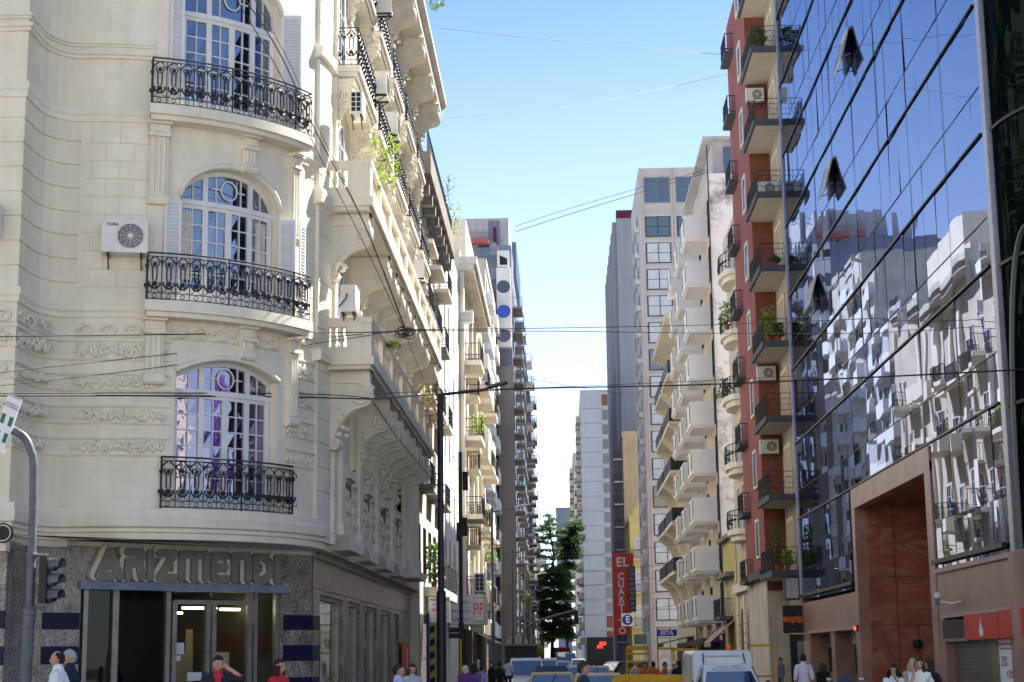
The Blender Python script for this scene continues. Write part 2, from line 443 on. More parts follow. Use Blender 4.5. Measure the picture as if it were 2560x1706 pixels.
# corner column of rusticated courses on the arc end
g = G()
for z0, z1 in ((4.62, 5.25), (5.25, 9.2), (9.45, 13.45), (13.72, 17.3), (17.7, 25.2)):
    pr = groove_profile(z0, z1, .62, .03, .04, .1)
    g.sweep(arcpts(76, 87) + [(XW, 43.62)], [(-.02, z0)] + pr + [(-.02, z1)], closed=True)
    g.sweep([(XW, 43.6), (XW, 44.1)], [(-.02, z0)] + [(o + .1, z) for o, z in pr] + [(-.02, z1)], closed=True)
g.sweep(arcpts(74.5, 90, CR) + [(XW, 44.2)], [(-.02, 13.3), (.22, 13.36), (.26, 13.6), (.2, 13.75), (-.02, 13.78)])
g.sweep(arcpts(74.5, 90, CR) + [(XW, 44.2)], [(-.02, 9.15), (.22, 9.2), (.26, 9.4), (.2, 9.5), (-.02, 9.52)])
g.sweep(arcpts(74.5, 90, CR) + [(XW, 44.2)], [(-.02, 17.3), (.2, 17.36), (.24, 17.6), (-.02, 17.7)])
part(g, 'corner_column', 'cream2', B1)

# ---- string courses and mouldings
g = G()
def mould(path, z0, z1, d): g.mark(); g.sweep(path, [(-.02, z0), (d * .45, z0), (d * .6, z0 + (z1 - z0) * .35), (d, z0 + (z1 - z0) * .5), (d, z1), (-.02, z1 + .02)])
mould(wing[:-1] + arcpts(0, 18.3), 9.62, 9.95, .09)
mould(wing[:-1] + arcpts(0, 18.3), 14.4, 14.75, .09)
mould(arcpts(64.5, 75.5), 9.5, 9.86, .12); mould(arcpts(64.5, 75.5), 14.2, 14.6, .12)
mould(wing[:-1] + arcpts(0, 18.3), 16.28, 16.4, .10); mould(wing[:-1] + arcpts(0, 18.3), 15.98, 16.16, .13)
mould(wing[:-1] + arcpts(0, 18.3), 9.06, 9.13, .05)
g.mark(); g.sweep(wing[:-1] + arcpts(0, 82), [(-.02, 4.46), (.05, 4.46), (.05, 4.6), (.11, 4.62), (.11, 4.70), (.19, 4.74), (.22, 4.95), (.18, 5.0), (.18, 5.14), (-.02, 5.15)])
for z0, z1 in ((8.6, 9.09), (7.88, 8.3), (7.1, 7.55), (6.36, 6.8)):            # fillets framing the relief bands
    for z in (z0, z1 - .05):
        mould(wing[:-1] + arcpts(0, 24.8), z, z + .05, .055); mould(arcpts(60.2, 76), z, z + .05, .055)
part(g, 'string_course', 'cream2', B1)
# roof cornice all round
g = G()
g.sweep(FULL, [(-.05, 25.0), (.25, 25.05), (.3, 25.3), (1.05, 25.45), (1.1, 25.75), (1.28, 25.9), (1.28, 26.05), (-.05, 26.15)])
g.sweep(FULL, [(.1, 26.1), (.1, 27.2), (.2, 27.25), (.2, 27.4), (-.2, 27.4), (-.2, 26.1)])
part(g, 'roof_cornice', 'cream', B1)

# ---- relief ornament (squiggles and running waves) as real raised mouldings
def squiggle(g, fn, s0, s1, z0, z1):
    g.mark()
    h = z1 - z0
    for lane in (0, 1, 2):
        pts = []; s = s0 + .05
        while s < s1 - .05:
            pts.append((s + random.uniform(-.07, .07), z0 + h * (.5 + (.46 if len(pts) % 2 else -.46) * random.uniform(.1, 1)) ))
            s += random.uniform(.06, .13)
        sm = []
        for i in range(len(pts) - 1):
            for q in (0, .33, .66):
                a, b = pts[i], pts[i + 1]; e = q * q * (3 - 2 * q); sm.append((a[0] + (b[0] - a[0]) * q, a[1] + (b[1] - a[1]) * e))
        if len(sm) > 3: g.tube([fn(s_, z_, .014 + lane * .008) for s_, z_ in sm], .031, 5, cap=False)
def waves(g, fn, s0, s1, z0, z1):
    g.mark()
    h = z1 - z0; n = int((s1 - s0) / .46)
    for k in range(n):
        c = s0 + (k + .5) * (s1 - s0) / n; pts = []
        for i in range(15):
            q = i / 14; a = PI * 1.0 + q * PI * 2.6; rr = .5 * h * (1 - .72 * q)
            pts.append(fn(c + rr * cos(a) * 1.15, z0 + h * .5 + rr * sin(-a), .02))
        g.tube(pts, [.042 - .016 * i / 14 for i in range(15)], 5, cap=False)
        g.tube([fn(c - .26, z0 + .03, .02), fn(c - .05, z0 + .02, .02), fn(c + .2, z0 + .03, .02)], .02, 4, cap=False)
LW = -12.05 + 34
def fwing(s, z, o): return Vector((-20 + s, 36.4 - o, z))
def fside(s, z, o): return Vector((-12.05 + o + max(0, s - .8) * .5, 36.4 + s, z))
def farc(t0): return lambda s, z, o: A(t0 + math.degrees(s / CR), CR + o, z)
def fstr(y0, off=0): return lambda s, z, o: Vector((XW + off + o, y0 + s, z))
g = G()
for z0, z1 in ((8.66, 9.03), (7.94, 8.24), (7.16, 7.49), (6.42, 6.74)):
    squiggle(g, fwing, 4.2, 7.9, z0, z1); squiggle(g, fside, .05, 1.6, z0, z1)
    squiggle(g, farc(0.2), 0, 2.2 if z0 < 8 or True else 1.7, z0, z1)
    squiggle(g, farc(60.5), 0, 1.35, z0, z1); squiggle(g, farc(76), 0, 1.0, z0, z1)
    for k in range(9): squiggle(g, fstr(45 + k * 2.2, .2), 0, 1.5, z0 - 1.2 if z0 < 7.3 else z0 - 2.3, z1 - 1.2 if z0 < 7.3 else z1 - 2.3)
waves(g, fwing, 4.2, 7.9, 9.15, 9.48); waves(g, fside, .05, 1.6, 9.15, 9.48); waves(g, farc(.2), 0, 1.6, 9.15, 9.48); waves(g, farc(24), 0, 3.1, 9.15, 9.5)
part(g, 'relief_ornament', 'cream2', B1, smooth='all')
# archivolts, keystone
g = G()
for ar, dz in ((arch2, .07), (arch1, .05), (arch3, .07)):
    g.mark()
    g.tube([A(TH0 + (TH1 - TH0) * i / 30, CR + .01, ar(TH0 + (TH1 - TH0) * i / 30) + dz) for i in range(31)], .075, 6)
part(g, 'archivolt', 'cream2', B1, smooth='all')

# ---- brackets beneath the corner balconies
def bracket(th, z0, z1, wd, scroll=True):
    q = R(th); o = A(th, CR - .02, 0); u = Vector((cos(q), sin(q), 0)); n = Vector((sin(q), -cos(q), 0)); v = Vector((0, 0, 1))
    b = G()
    def bx(a0, a1, c0, c1, d): b.prism([(a0, c0), (a1, c0), (a1, c1), (a0, c1)], o, u, v, n * d)
    bx(-wd / 2, wd / 2, z0 + .22, z1 - .38, .16)
    for k in (-1, 0, 1): b.tube([o + u * (k * wd * .3) + n * .16 + v * (z0 + .3), o + u * (k * wd * .3) + n * .16 + v * (z1 - .42)], wd * .1, 6)
    bx(-wd * .62, wd * .62, z1 - .38, z1 - .30, .24); bx(-wd * .55, wd * .55, z1 - .30, z1 - .08, .2); bx(-wd * .68, wd * .68, z1 - .08, z1, .3)
    bx(-wd * .3, wd * .3, z1 - .27, z1 - .11, .225)
    b.tube([o + u * (-wd * .6) + n * .1 + v * (z0 + .16), o + u * (wd * .6) + n * .1 + v * (z0 + .16)], .12, 10)
    return part(b, 'balcony_bracket', 'cream2', B1, smooth=True)
bracket(20.2, 12.35, 14.43, .42); bracket(45.5, 13.42, 14.43, .34); bracket(62.3, 11.9, 14.3, .34)
bracket(20.2, 8.0, 9.63, .42); bracket(45.5, 8.75, 9.63, .34); bracket(62.3, 7.3, 9.55, .34)

# ---- curved french windows
def cbox(g, t0, t1, z0, z1, r0, r1):
    n = max(1, int((t1 - t0) / 4 + .5))
    for i in range(n):
        a, b = t0 + (t1 - t0) * i / n, t0 + (t1 - t0) * (i + 1) / n
        g.hexa([A(a, r1, z0), A(b, r1, z0), A(b, r0, z0), A(a, r0, z0), A(a, r1, z1), A(b, r1, z1), A(b, r0, z1), A(a, r0, z1)])
def french_window(sill, ztr, arch, glass, rows, panel):
    r0, r1 = CR - .37, CR - .29; dg = math.degrees(1 / CR)
    f = G(); p = G(); c = G()
    for t in (TH0 + .25, TH1 - .8): cbox(f, t, t + .6, sill, arch(t + .3) - .02, r0, r1 + .03)
    zt = ztr
    cbox(f, TH0, TH1, zt, zt + .12, r0, r1 + .05); cbox(f, TH0, TH1, sill, sill + .06, r0, r1 + .02)
    lw = (TH1 - TH0 - 1.6) / 4
    for k in range(4):
        a = TH0 + .8 + k * lw; b = a + lw
        st = .95 if k in (1, 2) else .7
        cbox(f, a, a + st, sill + .06, zt, r0, r1); cbox(f, b - st, b, sill + .06, zt, r0, r1)
        cbox(f, a + st, b - st, zt - .09, zt, r0, r1); cbox(f, a + st, b - st, sill + .06, sill + panel, r0, r1 - .01)
        m = (a + b) / 2; cbox(f, m - .13, m + .13, sill + panel, zt - .09, r0 + .02, r1 - .01)
        zz0 = sill + panel; zh = (zt - .09 - zz0) / rows
        for i in range(1, rows): cbox(f, a + st, b - st, zz0 + i * zh - .014, zz0 + i * zh + .014, r0 + .02, r1 - .015)
        for i in range(rows):
            for aa, bb in ((a + st, m), (m, b - st)):
                j = [random.uniform(-.006, .006) for _ in range(4)]
                p.quad(A(aa, r0 + .03 + j[0], zz0 + i * zh), A(bb, r0 + .03 + j[1], zz0 + i * zh), A(bb, r0 + .03 + j[2], zz0 + (i + 1) * zh), A(aa, r0 + .03 + j[3], zz0 + (i + 1) * zh))
    # transom lights
    zb = zt + .12
    for t in (TH0 + .8 + lw, TH0 + .8 + 3 * lw): cbox(f, t - .75, t + .75, zb, arch(t) - .02, r0, r1)
    for t in (TH0 + .8 + lw * .5, TH0 + .8 + lw * 1.45, TH0 + .8 + lw * 2.55, TH0 + .8 + lw * 3.5): cbox(f, t - .14, t + .14, zb, arch(t) - .04, r0 + .02, r1 - .01)
    n = 20
    for i in range(n):
        a, b = TH0 + (TH1 - TH0) * i / n, TH0 + (TH1 - TH0) * (i + 1) / n
        za, zbb = max(zb + .01, arch(a) - .0), max(zb + .01, arch(b))
        p.quad(A(a, r0 + .03, zb - .02), A(b, r0 + .03, zb - .02), A(b, r0 + .03, zbb), A(a, r0 + .03, za))
        f.hexa([A(a, r1, za - .11), A(b, r1, zbb - .11), A(b, r0, zbb - .11), A(a, r0, za - .11), A(a, r1, za), A(b, r1, zbb), A(b, r0, zbb), A(a, r0, za)])
    zc = (zb + arch(41.7) - .1) / 2
    ring = [A(41.7 + 2.6 * cos(2 * PI * i / 20), r1 - .01, zc + .24 * sin(2 * PI * i / 20)) for i in range(20)]
    f.tube(ring, .022, 5, closed=True)
    for sx in (-1, 1): cbox(f, 41.7 + min(sx * 2.6, sx * 5.5), 41.7 + max(sx * 2.6, sx * 5.5), zc - .015, zc + .015, r0 + .02, r1 - .01)
    fo = part(f, 'window', 'offwhite', B1)
    part(p, 'pane', glass, fo, fixn=False)
    return fo
french_window(5.15, 7.92, arch1, 'glass_violet', 6, .42)
wf = french_window(9.99, 12.56, arch2, 'glass_blue', 5, .5)
french_window(14.77, 17.35, arch3, 'glass_blue', 5, .42)
c = G()
for a, b in ((27.6, 31), (51.5, 55.5)):
    c.mark()
    for i in range(8):
        t0 = a + (b - a) * i / 8; t1 = a + (b - a) * (i + 1) / 8
        c.quad(A(t0, CR - .338 + .006 * (i % 2), 10.7), A(t1, CR - .338 + .006 * ((i + 1) % 2), 10.7), A(t1, CR - .338 + .006 * ((i + 1) % 2), 12.4), A(t0, CR - .338 + .006 * (i % 2), 12.4))
part(c, 'curtain', 'curtain', wf, fixn=False)

# ---- louvred shutters
def shutter(th, r, ang, wd, z0, z1):
    p = A(th, r, z0); q = R(th) + ang; u = Vector((cos(q), sin(q), 0)); n = Vector((sin(q), -cos(q), 0)); v = Vector((0, 0, 1)); h = z1 - z0
    s = G()
    def bx(a0, a1, c0, c1, d0, d1): s.prism([(a0, c0), (a1, c0), (a1, c1), (a0, c1)], p + n * d0, u, v, n * (d1 - d0))
    bx(0, .06, 0, h, 0, .04); bx(wd - .06, wd, 0, h, 0, .04); bx(.06, wd - .06, 0, .1, 0, .04); bx(.06, wd - .06, h - .1, h, 0, .04); bx(.06, wd - .06, .1, h - .1, .0, .006)
    z = .14
    while z < h - .14:
        s.hexa([p + u * .06 + v * z + n * .045, p + u * (wd - .06) + v * z + n * .045, p + u * (wd - .06) + v * (z + .05) + n * .008, p + u * .06 + v * (z + .05) + n * .008,
                p + u * .06 + v * (z + .012) + n * .045, p + u * (wd - .06) + v * (z + .012) + n * .045, p + u * (wd - .06) + v * (z + .062) + n * .008, p + u * .06 + v * (z + .062) + n * .008])
        z += .085
    return part(s, 'shutter', 'offwhite', B1)
shutter(22.0, CR + .03, 0.05, .40, 10.0, 12.55); shutter(57.0, CR + .02, -1.0, .42, 10.0, 12.5); shutter(60.5, CR + .38, 0.35, .42, 10.0, 12.5)
shutter(22.3, CR + .03, 0.05, .34, 14.8, 18.2); shutter(57.0, CR + .02, -.9, .5, 14.8, 17.9)

# ---- wrought iron railings
def railing(g, fn, length, h=1.12, n=None, posts=True, simple=False):
    n = n or max(1, int(length / .34 + .5)); w_ = length / n; rr = .014
    def ln(pts, r=rr, k=4): g.tube([fn(s, z) for s, z in pts], r, k, cap=False)
    def rail(z, r):
        m = max(2, int(length / .3)); g.tube([fn(length * i / m, z) for i in range(m + 1)], r, 5)
    rail(h, .022); rail(h - .09, .012); rail(.18, .012); rail(.04, .014)
    for k in range(n + 1):
        s = k * w_; ln([(s, .04), (s, h - .09)], .011)
        if posts and k % 6 == 0: ln([(s, -.02), (s, h)], .02)
    for k in range(n):
        c = (k + .5) * w_
        if not simple:
            g.tube([fn(c + .05 * cos(2 * PI * i / 8), .11 + .05 * sin(2 * PI * i / 8)) for i in range(8)], .010, 4, closed=True)
            for sx in (-1, 1):
                ln([(c + sx * .16, .30), (c + sx * .165, .22), (c + sx * .11, .205), (c + sx * .06, .25), (c + sx * .03, .33)], .010)
                ln([(c + sx * .035, .47), (c + sx * .05, .55), (c + sx * .05, .80), (c + sx * .09, .86), (c + sx * .10, .92), (c + sx * .05, .93)], .018)
                ln([(c + sx * .02, h - .1), (c + sx * .09, h - .16), (c + sx * .15, h - .22), (c + sx * .165, h - .3)], .017)
                ln([(c + sx * .12, .44), (c + sx * .13, .38), (c + sx * .08, .33), (c + sx * .02, .32)], .024)
            ln([(c - .07, .82), (c, .78), (c + .07, .82)], .012)
            p = fn(c, .40); g.ico(p, .08, 1, (1, 1, .85)); ln([(c - .11, .36), (c - .06, .30), (c, .285), (c + .06, .30), (c + .11, .36)], .022)
            p = fn(c, .87); g.ico(p, .055, 1, (1, 1, 1.1))
        else:
            ln([(c - .05, .18), (c - .05, h - .2), (c, h - .1)], .011); ln([(c + .05, .18), (c + .05, h - .2), (c, h - .1)], .011)
            g.ico(fn(c, .38), .07, 1, (1, 1, .8)); g.ico(fn(c, .85), .055, 1); g.ico(fn(c, .6), .04, 1)
def corner_balcony(r, t0, t1, zb, zt, h):
    sl = G()
    pth = [A2(t0, CR - .1)] + arcpts(t0, t1, r, 2) + [A2(t1, CR - .1)]
    outer = arcpts(t0, t1, r, 2); inner = arcpts(t1, t0, CR - .12, 2)
    sl.prism(outer + inner, (0, 0, zb + .1), (1, 0, 0), (0, 1, 0), (0, 0, zt - zb - .1))
    o2 = arcpts(t0 + .4, t1 - .4, r - .09, 2); sl.prism(o2 + arcpts(t1 - .4, t0 + .4, CR - .12, 2), (0, 0, zb - .02), (1, 0, 0), (0, 1, 0), (0, 0, .118))
    b = part(sl, 'balcony', 'cream2', B1, smooth=True)
    ra = G(); rr = r - .07
    L = (t1 - t0 - 1) * PI / 180 * rr
    railing(ra, lambda s, z: A(t0 + .5 + math.degrees(s / rr), rr, zt + z), L, h)
    dd = rr - CR
    for t in (t0 + .5, t1 - .5): railing(ra, lambda s, z: A(t, CR + s, zt + z), max(.12, dd), h, n=max(1, int(dd / .3)), posts=False)
    part(ra, 'railing', 'iron', b, fixn=False)
corner_balcony(5.36, 22.3, 63.2, 4.98, 5.16, 1.2); corner_balcony(5.72, 17.3, 65, 9.63, 9.98, 1.14); corner_balcony(5.72, 17.3, 65, 14.42, 14.76, 1.16)
# shadow-gap slab under lowest balcony follows the base cornice (already swept)

# ---- street side: scrolled consoles
def console_poly(x_out, zt, hgt, n=26):
    """side outline in (x outwards from wall, z) of an S shaped console"""
    pts = [(0, zt)]
    R1 = .36 * hgt * .5; cx, cz = x_out - R1 * 1.02, zt - R1
    for i in range(15):
        a = PI / 2 - i / 14 * PI * .92; pts.append((cx + R1 * 1.02 * cos(a), cz + R1 * sin(a)))
    x0, z0 = pts[-1]
    R2 = .085 * hgt; bx, bz = R2 * 1.5, zt - hgt + R2
    for i in range(1, 7):
        q = i / 7; pts.append((x0 + (bx - R2 * .3 - x0) * (q ** .62), z0 + (bz + R2 * 1.6 - z0) * (q ** 1.25)))
    for i in range(9):
        a = PI * .55 - i / 8 * PI * 1.25; pts.append((bx + R2 * cos(a), bz + R2 * sin(a)))
    pts.append((0, zt - hgt - .12)); return pts
def spiral(g, o, u, c, r, turns=2.1, w_=.03, sgn=1):
    pts = []
    for i in range(30):
        q = i / 29; a = PI / 2 - sgn * q * 2 * PI * turns; rr = r * (1 - .9 * q); pts.append(Vector(o) + Vector(u) * (c[0] + rr * cos(a)) + Vector((0, 0, c[1] + rr * sin(a))))
    g.tube(pts, [w_ * (1 - .45 * i / 29) for i in range(30)], 5, cap=False)
def console(y, zt, hgt, xo, wd=.34, cap=.42, name='console'):
    g = G(); pl = console_poly(xo, zt - cap, hgt)
    g.prism(pl, (XW - .01, y, 0), (1, 0, 0), (0, 0, 1), (0, wd, 0))
    R1 = .18 * hgt
    for yy in (y - .012, y + wd + .012):
        spiral(g, (XW, yy, 0), (1, 0, 0), (xo - R1 * 1.02, zt - cap - R1), R1 * .86, 2.2, .05)
        spiral(g, (XW, yy, 0), (1, 0, 0), (.085 * hgt * 1.5, zt - cap - hgt + .085 * hgt), .085 * hgt * .8, 1.4, .034)
        for k in range(5): g.ico((XW + xo * .35 + .09 * random.uniform(-1, 1), yy, zt - cap - hgt * (.36 + .1 * k)), .075, 1, (1.2, .45, .8))
        rim = [Vector((XW + x, yy, z)) for x, z in pl[1:-6]]; g.tube(rim, .028, 5, cap=False)
    for k in (.28, .72): g.tube([(XW + x + .0, y + wd * k, z) for x, z in pl[5:-8]], .035, 5, cap=False)
    g.box(XW - .01, XW + xo - .06, y - .05, y + wd + .05, zt - cap, zt - .1); g.box(XW - .01, XW + xo + .02, y - .1, y + wd + .1, zt - .1, zt - .003)
    g.box(XW + xo - .4, XW + xo - .03, y - .03, y + wd + .03, zt - cap - .09, zt - cap)
    for k in range(3): g.ico((XW + xo - .05, y + wd * (.25 + .25 * k), zt - cap - .12), .11, 1, (.9, .8, 1.2))
    for k in range(3): g.ico((XW + .08, y + wd * .5, zt - cap - hgt - .1 - .13 * k), .1 - .02 * k, 1, (.8, 1, 1))
    return part(g, name, 'cream2', B1, smooth=True)
CY_LIST = [43.4, 48.3, 50.6, 52.7, 54.8, 57.0, 59.5, 62.6]
for y in CY_LIST: console(y, 9.2, 1.75, 1.2)
for y in CY_LIST + [66.6]: console(y, 13.46, 1.5, 1.17)
# stone balconies with balustrades
def stone_balcony(y0, y1, zs0, zs1, zr, xo, seg, last=True):
    s = G(); xo_ = XW + xo
    s.box(XW - .02, xo_, y0, y1, zs0, zs1); s.box(XW - .02, xo_ - .1, y0 + .1, y1 - .1, zs0 - .1, zs0 + .002)
    b = part(s, 'stone_balcony', 'cream2', B1)
    g = G(); xi = xo_ - .32; xf = xo_ - .07
    # end panel facing the crossing: pier, small opening with two balusters, pier
    for ye in (y0 + .06, y1 - .28):
        ya, yb = ye, ye + .22
        g.box(XW, XW + .1, ya, yb, zs1, zr); g.box(XW + .58, xf, ya, yb, zs1, zr)
        g.box(XW + .1, XW + .58, ya, yb, zs1, zs1 + .26); g.box(XW + .1, XW + .58, ya, yb, zr - .24, zr)
        for k in (.24, .44): g.lathe([(.05, 0), (.05, .04), (.035, .07), (.075, .2), (.06, .3), (.03, .38), (.03, .44), (.055, .48), (.055, .5)], (XW + k, (ya + yb) / 2, zs1 + .26), 8)
    n = max(1, int((y1 - y0) / seg)); L = (y1 - y0 - .12) / n
    g.box(xi, xf, y0 + .28, y1 - .28, zs1, zs1 + .2); g.box(xi - .02, xf + .02, y0 + .04, y1 - .04, zr - .14, zr + .02)
    for k in range(n + 1):
        y = y0 + .06 + k * L; ww = .42 if k % 2 == 0 else .24
        ya, yb = max(y0 + .284, y - ww / 2), min(y1 - .284, y + ww / 2)
        if yb - ya < .05: ya, yb = (y0 + .284, y0 + .5) if k == 0 else (y1 - .5, y1 - .284)
        g.box(xi, xf, ya, yb, zs1 + .2, zr - .14)
        if k < n:
            q = y + ww
            while q < y + L - .25:
                g.lathe([(.05, 0), (.075, .18), (.03, .36), (.055, zr - zs1 - .36)], ((xi + xf) / 2, q, zs1 + .2), 6); q += .26
    part(g, 'balustrade', 'cream2', b)
stone_balcony(42.9, 63.6, 9.2, 9.42, 10.45, 1.3, 2.6); stone_balcony(42.9, 68.9, 13.46, 13.72, 14.72, 1.27, 2.6)
# ---- iron balconies higher up the street side
def iron_balcony(y0, y1, zb, zt, xo, h=1.1, cons=True):
    s = G(); X = XW + xo
    s.box(XW - .02, X, y0, y1, zt - .17, zt); s.box(XW - .02, X - .07, y0 + .07, y1 - .07, zt - .30, zt - .168); s.box(XW - .02, X - .14, y0 + .14, y1 - .14, zb, zt - .298)
    b = part(s, 'iron_balcony', 'cream2', B1)
    g = G()
    railing(g, lambda q, z: Vector((X - .06, y0 + .06 + q, zt + z)), y1 - y0 - .12, h, simple=False)
    for yy in (y0 + .06, y1 - .06): railing(g, lambda q, z: Vector((XW + q, yy, zt + z)), xo - .06, h, n=max(1, int(xo / .36)))
    part(g, 'railing', 'iron', b, fixn=False)
for y0, y1 in ((43.8, 48.4), (49.6, 53.6), (54.8, 58.8), (60, 64), (65.2, 69.2)):
    iron_balcony(y0, y1, 17.25, 17.68, .8 if y0 < 45 else .75); console(y0 + .1, 17.3, 1.15, .62, .3, .25); console(y1 - .42, 17.3, 1.15, .62, .3, .25)
for y0, y1 in ((47.2, 50.8), (52, 55.3), (56.5, 60), (61.3, 65), (66.2, 69.6)):
    iron_balcony(y0, y1, 21.4, 21.8, .52); console(y0 + .1, 21.4, .8, .4, .3, .22); console(y1 - .4, 21.4, .8, .4, .3, .22)
for y in (46, 49.2, 52.4, 54.6, 58, 62, 66.4, 70): console(y, 25.35, 1.5, 1.08, .55, .3, 'cornice_console')

# ---- street side windows: dark french doors with pale frames between balconies
def flat_window(w_, h, cols=2, rows=3, fr=.07, dep=.06, frame='offwhite', glass='glass_blue', sill=False):
    f = G()
    f.box(-w_ / 2, -w_ / 2 + fr, -dep, 0, 0, h); f.box(w_ / 2 - fr, w_ / 2, -dep, 0, 0, h); f.box(-w_ / 2 + fr, w_ / 2 - fr, -dep, 0, 0, fr); f.box(-w_ / 2 + fr, w_ / 2 - fr, -dep, 0, h - fr, h)
    for i in range(1, cols): x = -w_ / 2 + w_ * i / cols; f.box(x - fr * .35, x + fr * .35, -dep * .9, 0, fr, h - fr)
    for i in range(1, rows): z = h * i / rows; f.box(-w_ / 2 + fr, w_ / 2 - fr, -dep * .8, 0, z - fr * .25, z + fr * .25)
    if sill: f.box(-w_ / 2 - .06, w_ / 2 + .06, -dep - .08, 0, -.07, -.001)
    f.cur = 1; f.quad((-w_ / 2 + fr, -dep * .35, fr), (w_ / 2 - fr, -dep * .35, fr), (w_ / 2 - fr, -dep * .35, h - fr), (-w_ / 2 + fr, -dep * .35, h - fr))
    return f.mesh('window', [frame, glass])
dw = flat_window(1.4, 2.9, 2, 4)
for z in (9.5, 13.8, 17.7, 21.85):
    for y in (45.6, 50.2, 52.0, 56.4, 58.6, 62.3, 67.2): put(dw, 'window', B1, (XW, y, z), PI / 2)
# first floor bay: overhang, panels and small openings
g = G()
XB = XW + .22
g.box(XW - .3, XB, 44.2, 62.6, 4.9, 6.9); g.box(XW - .3, XB + .0, 62.6, 66.4, 4.9, 8.8)
for ya, yb, xx in ((44.1, 47.8, .5), (49.3, 52.6, .42), (54, 57.2, .42), (58.6, 61.6, .42)):
    g.hexa([(XW - .4, ya + .4, 4.5), (XB + xx - .2, ya + .5, 4.52), (XB + xx - .2, yb - .5, 4.52), (XW - .4, yb - .4, 4.5), (XW - .4, ya, 4.9), (XB + xx - .22, ya, 4.9), (XB + xx - .22, yb, 4.9), (XW - .4, yb, 4.9)])
for y in (44.6, 48.6, 53.2, 57.9, 62.3):
    g.box(XB - .02, XB + .1, y - .35, y + .35, 5.2, 8.9)
    g.box(XB - .02, XB + .16, y - .45, y + .45, 4.9, 5.2)
g.box(XW, XB + .35, 62.9, 66.3, 4.9, 5.4); g.box(XB, XB + .22, 63.2, 66, 5.4, 6.5); g.box(XB - .2, XB + .5, 62.7, 66.5, 4.62, 4.9)
part(g, 'first_floor_bay', 'cream2', B1)
g = G(); d = G()
for y in (46.2, 50.7, 55.4, 60.0):
    g.mark(); d.mark()
    for dz in (0, .08, .16): g.box(XB - .01, XB + .16 - dz * .6, y - .8, y + .8, 6.52 + dz, 6.59 + dz)
    g.box(XB - .01, XB + .05, y - .7, y + .7, 5.62, 5.72)
    d.box(XB - .01, XB + .006, y - .7, y + .7, 6.1, 6.5)
part(g, 'window_hood', 'cream2', B1); part(d, 'dark_opening', 'black', B1)
fw1 = flat_window(1.3, 1.6, 2, 2)
for y in (45.9, 50.4, 55, 59.6): put(fw1, 'window', B1, (XW, y, 6.95), PI / 2)

# ---- ground floor: granite cladding, chamfered entrance, street shop windows
P0, P1 = Vector((-11.85, 38.3, 0)), Vector((-6.52, 44.0, 0)); CH = (P1 - P0); CL = CH.length; CU = CH.normalized(); CN = Vector((CU.y, -CU.x, 0))
XG = -6.5
def ch(s, z=0, o=0): return P0 + CU * s + CN * o + Vector((0, 0, z))
s0, s1 = .131 * CL, .875 * CL
g = G()
g.sweep([(-34, 36.6), (-12.1, 36.6), (-12.1, 38.25), (P0.x, P0.y)], [(0, 0), (0, 4.36)], closed=False)
def cq(g, a, b, z0, z1, o=0): g.quad(ch(a, z0, o), ch(b, z0, o), ch(b, z1, o), ch(a, z1, o))
cq(g, 0, s0, 0, 4.36); cq(g, s1, CL, 0, 4.36); cq(g, s0, s1, 3.45, 4.36)
for s in (s0, s1): g.quad(ch(s, 0), ch(s, 0, -.3), ch(s, 3.45, -.3), ch(s, 3.45))
SW = [(45.3, 50.2), (51.4, 54.4), (55.6, 59.2), (60.4, 64), (64.9, 67)]
ys = [44.0] + [v for p in SW for v in p] + [72]
for i in range(0, len(ys) - 1, 2): g.quad((XG, ys[i], 0), (XG, ys[i + 1], 0), (XG, ys[i + 1], 4.36), (XG, ys[i], 4.36))
for a, b in SW:
    g.quad((XG, a, 0), (XG, b, 0), (XG, b, .5), (XG, a, .5)); g.quad((XG, a, 3.4), (XG, b, 3.4), (XG, b, 4.36), (XG, a, 4.36))
    for y in (a, b): g.quad((XG, y, .5), (XG - .25, y, .5), (XG - .25, y, 3.4), (XG, y, 3.4))
    g.quad((XG, a, 3.4), (XG - .25, a, 3.4), (XG - .25, b, 3.4), (XG, b, 3.4)); g.quad((XG, a, .5), (XG, b, .5), (XG - .25, b, .5), (XG - .25, a, .5))
part(g, 'granite_cladding', 'granite', B1, fixn=False)
g = G()   # cream strip and soffit above the granite
cq(g, 0, CL, 4.36, 4.47, .004); g.sweep([(-34, 36.6), (-12.1, 36.6), (-12.1, 38.25), (P0.x, P0.y)], [(.004, 4.34), (.004, 4.5)], closed=False); g.add([(-34, 36.5, 4.98), (-12.12, 36.5, 4.98), (-12.12, 38.2, 4.98), (-11.2, 38.5, 4.98), (-11.2, 40, 4.98), (-34, 40, 4.98)], [(0, 1, 2, 3, 4, 5)]); g.quad((XG + .003, 43.9, 4.36), (XG + .003, 72, 4.36), (XG + .003, 72, 4.9), (XG + .003, 43.9, 4.9))
g.add([(-12.1, 36.5, 4.462)] + [tuple(A(t, CR - .01, 4.462)) for t in range(0, 91, 3)] + [(XW, 44.1, 4.462), (XG - .2, 44.1, 4.462), tuple(ch(0, 4.462, -.1))], [tuple(range(34))])
g.quad((XG, 43.5, 4.905), (XG, 72, 4.905), (XB, 72, 4.905), (XB, 43.5, 4.905))
g.box(-34, -12.09, 36.45, 36.7, 4.1, 4.47)
part(g, 'soffit', 'cream', B1, fixn=False)
g = G()
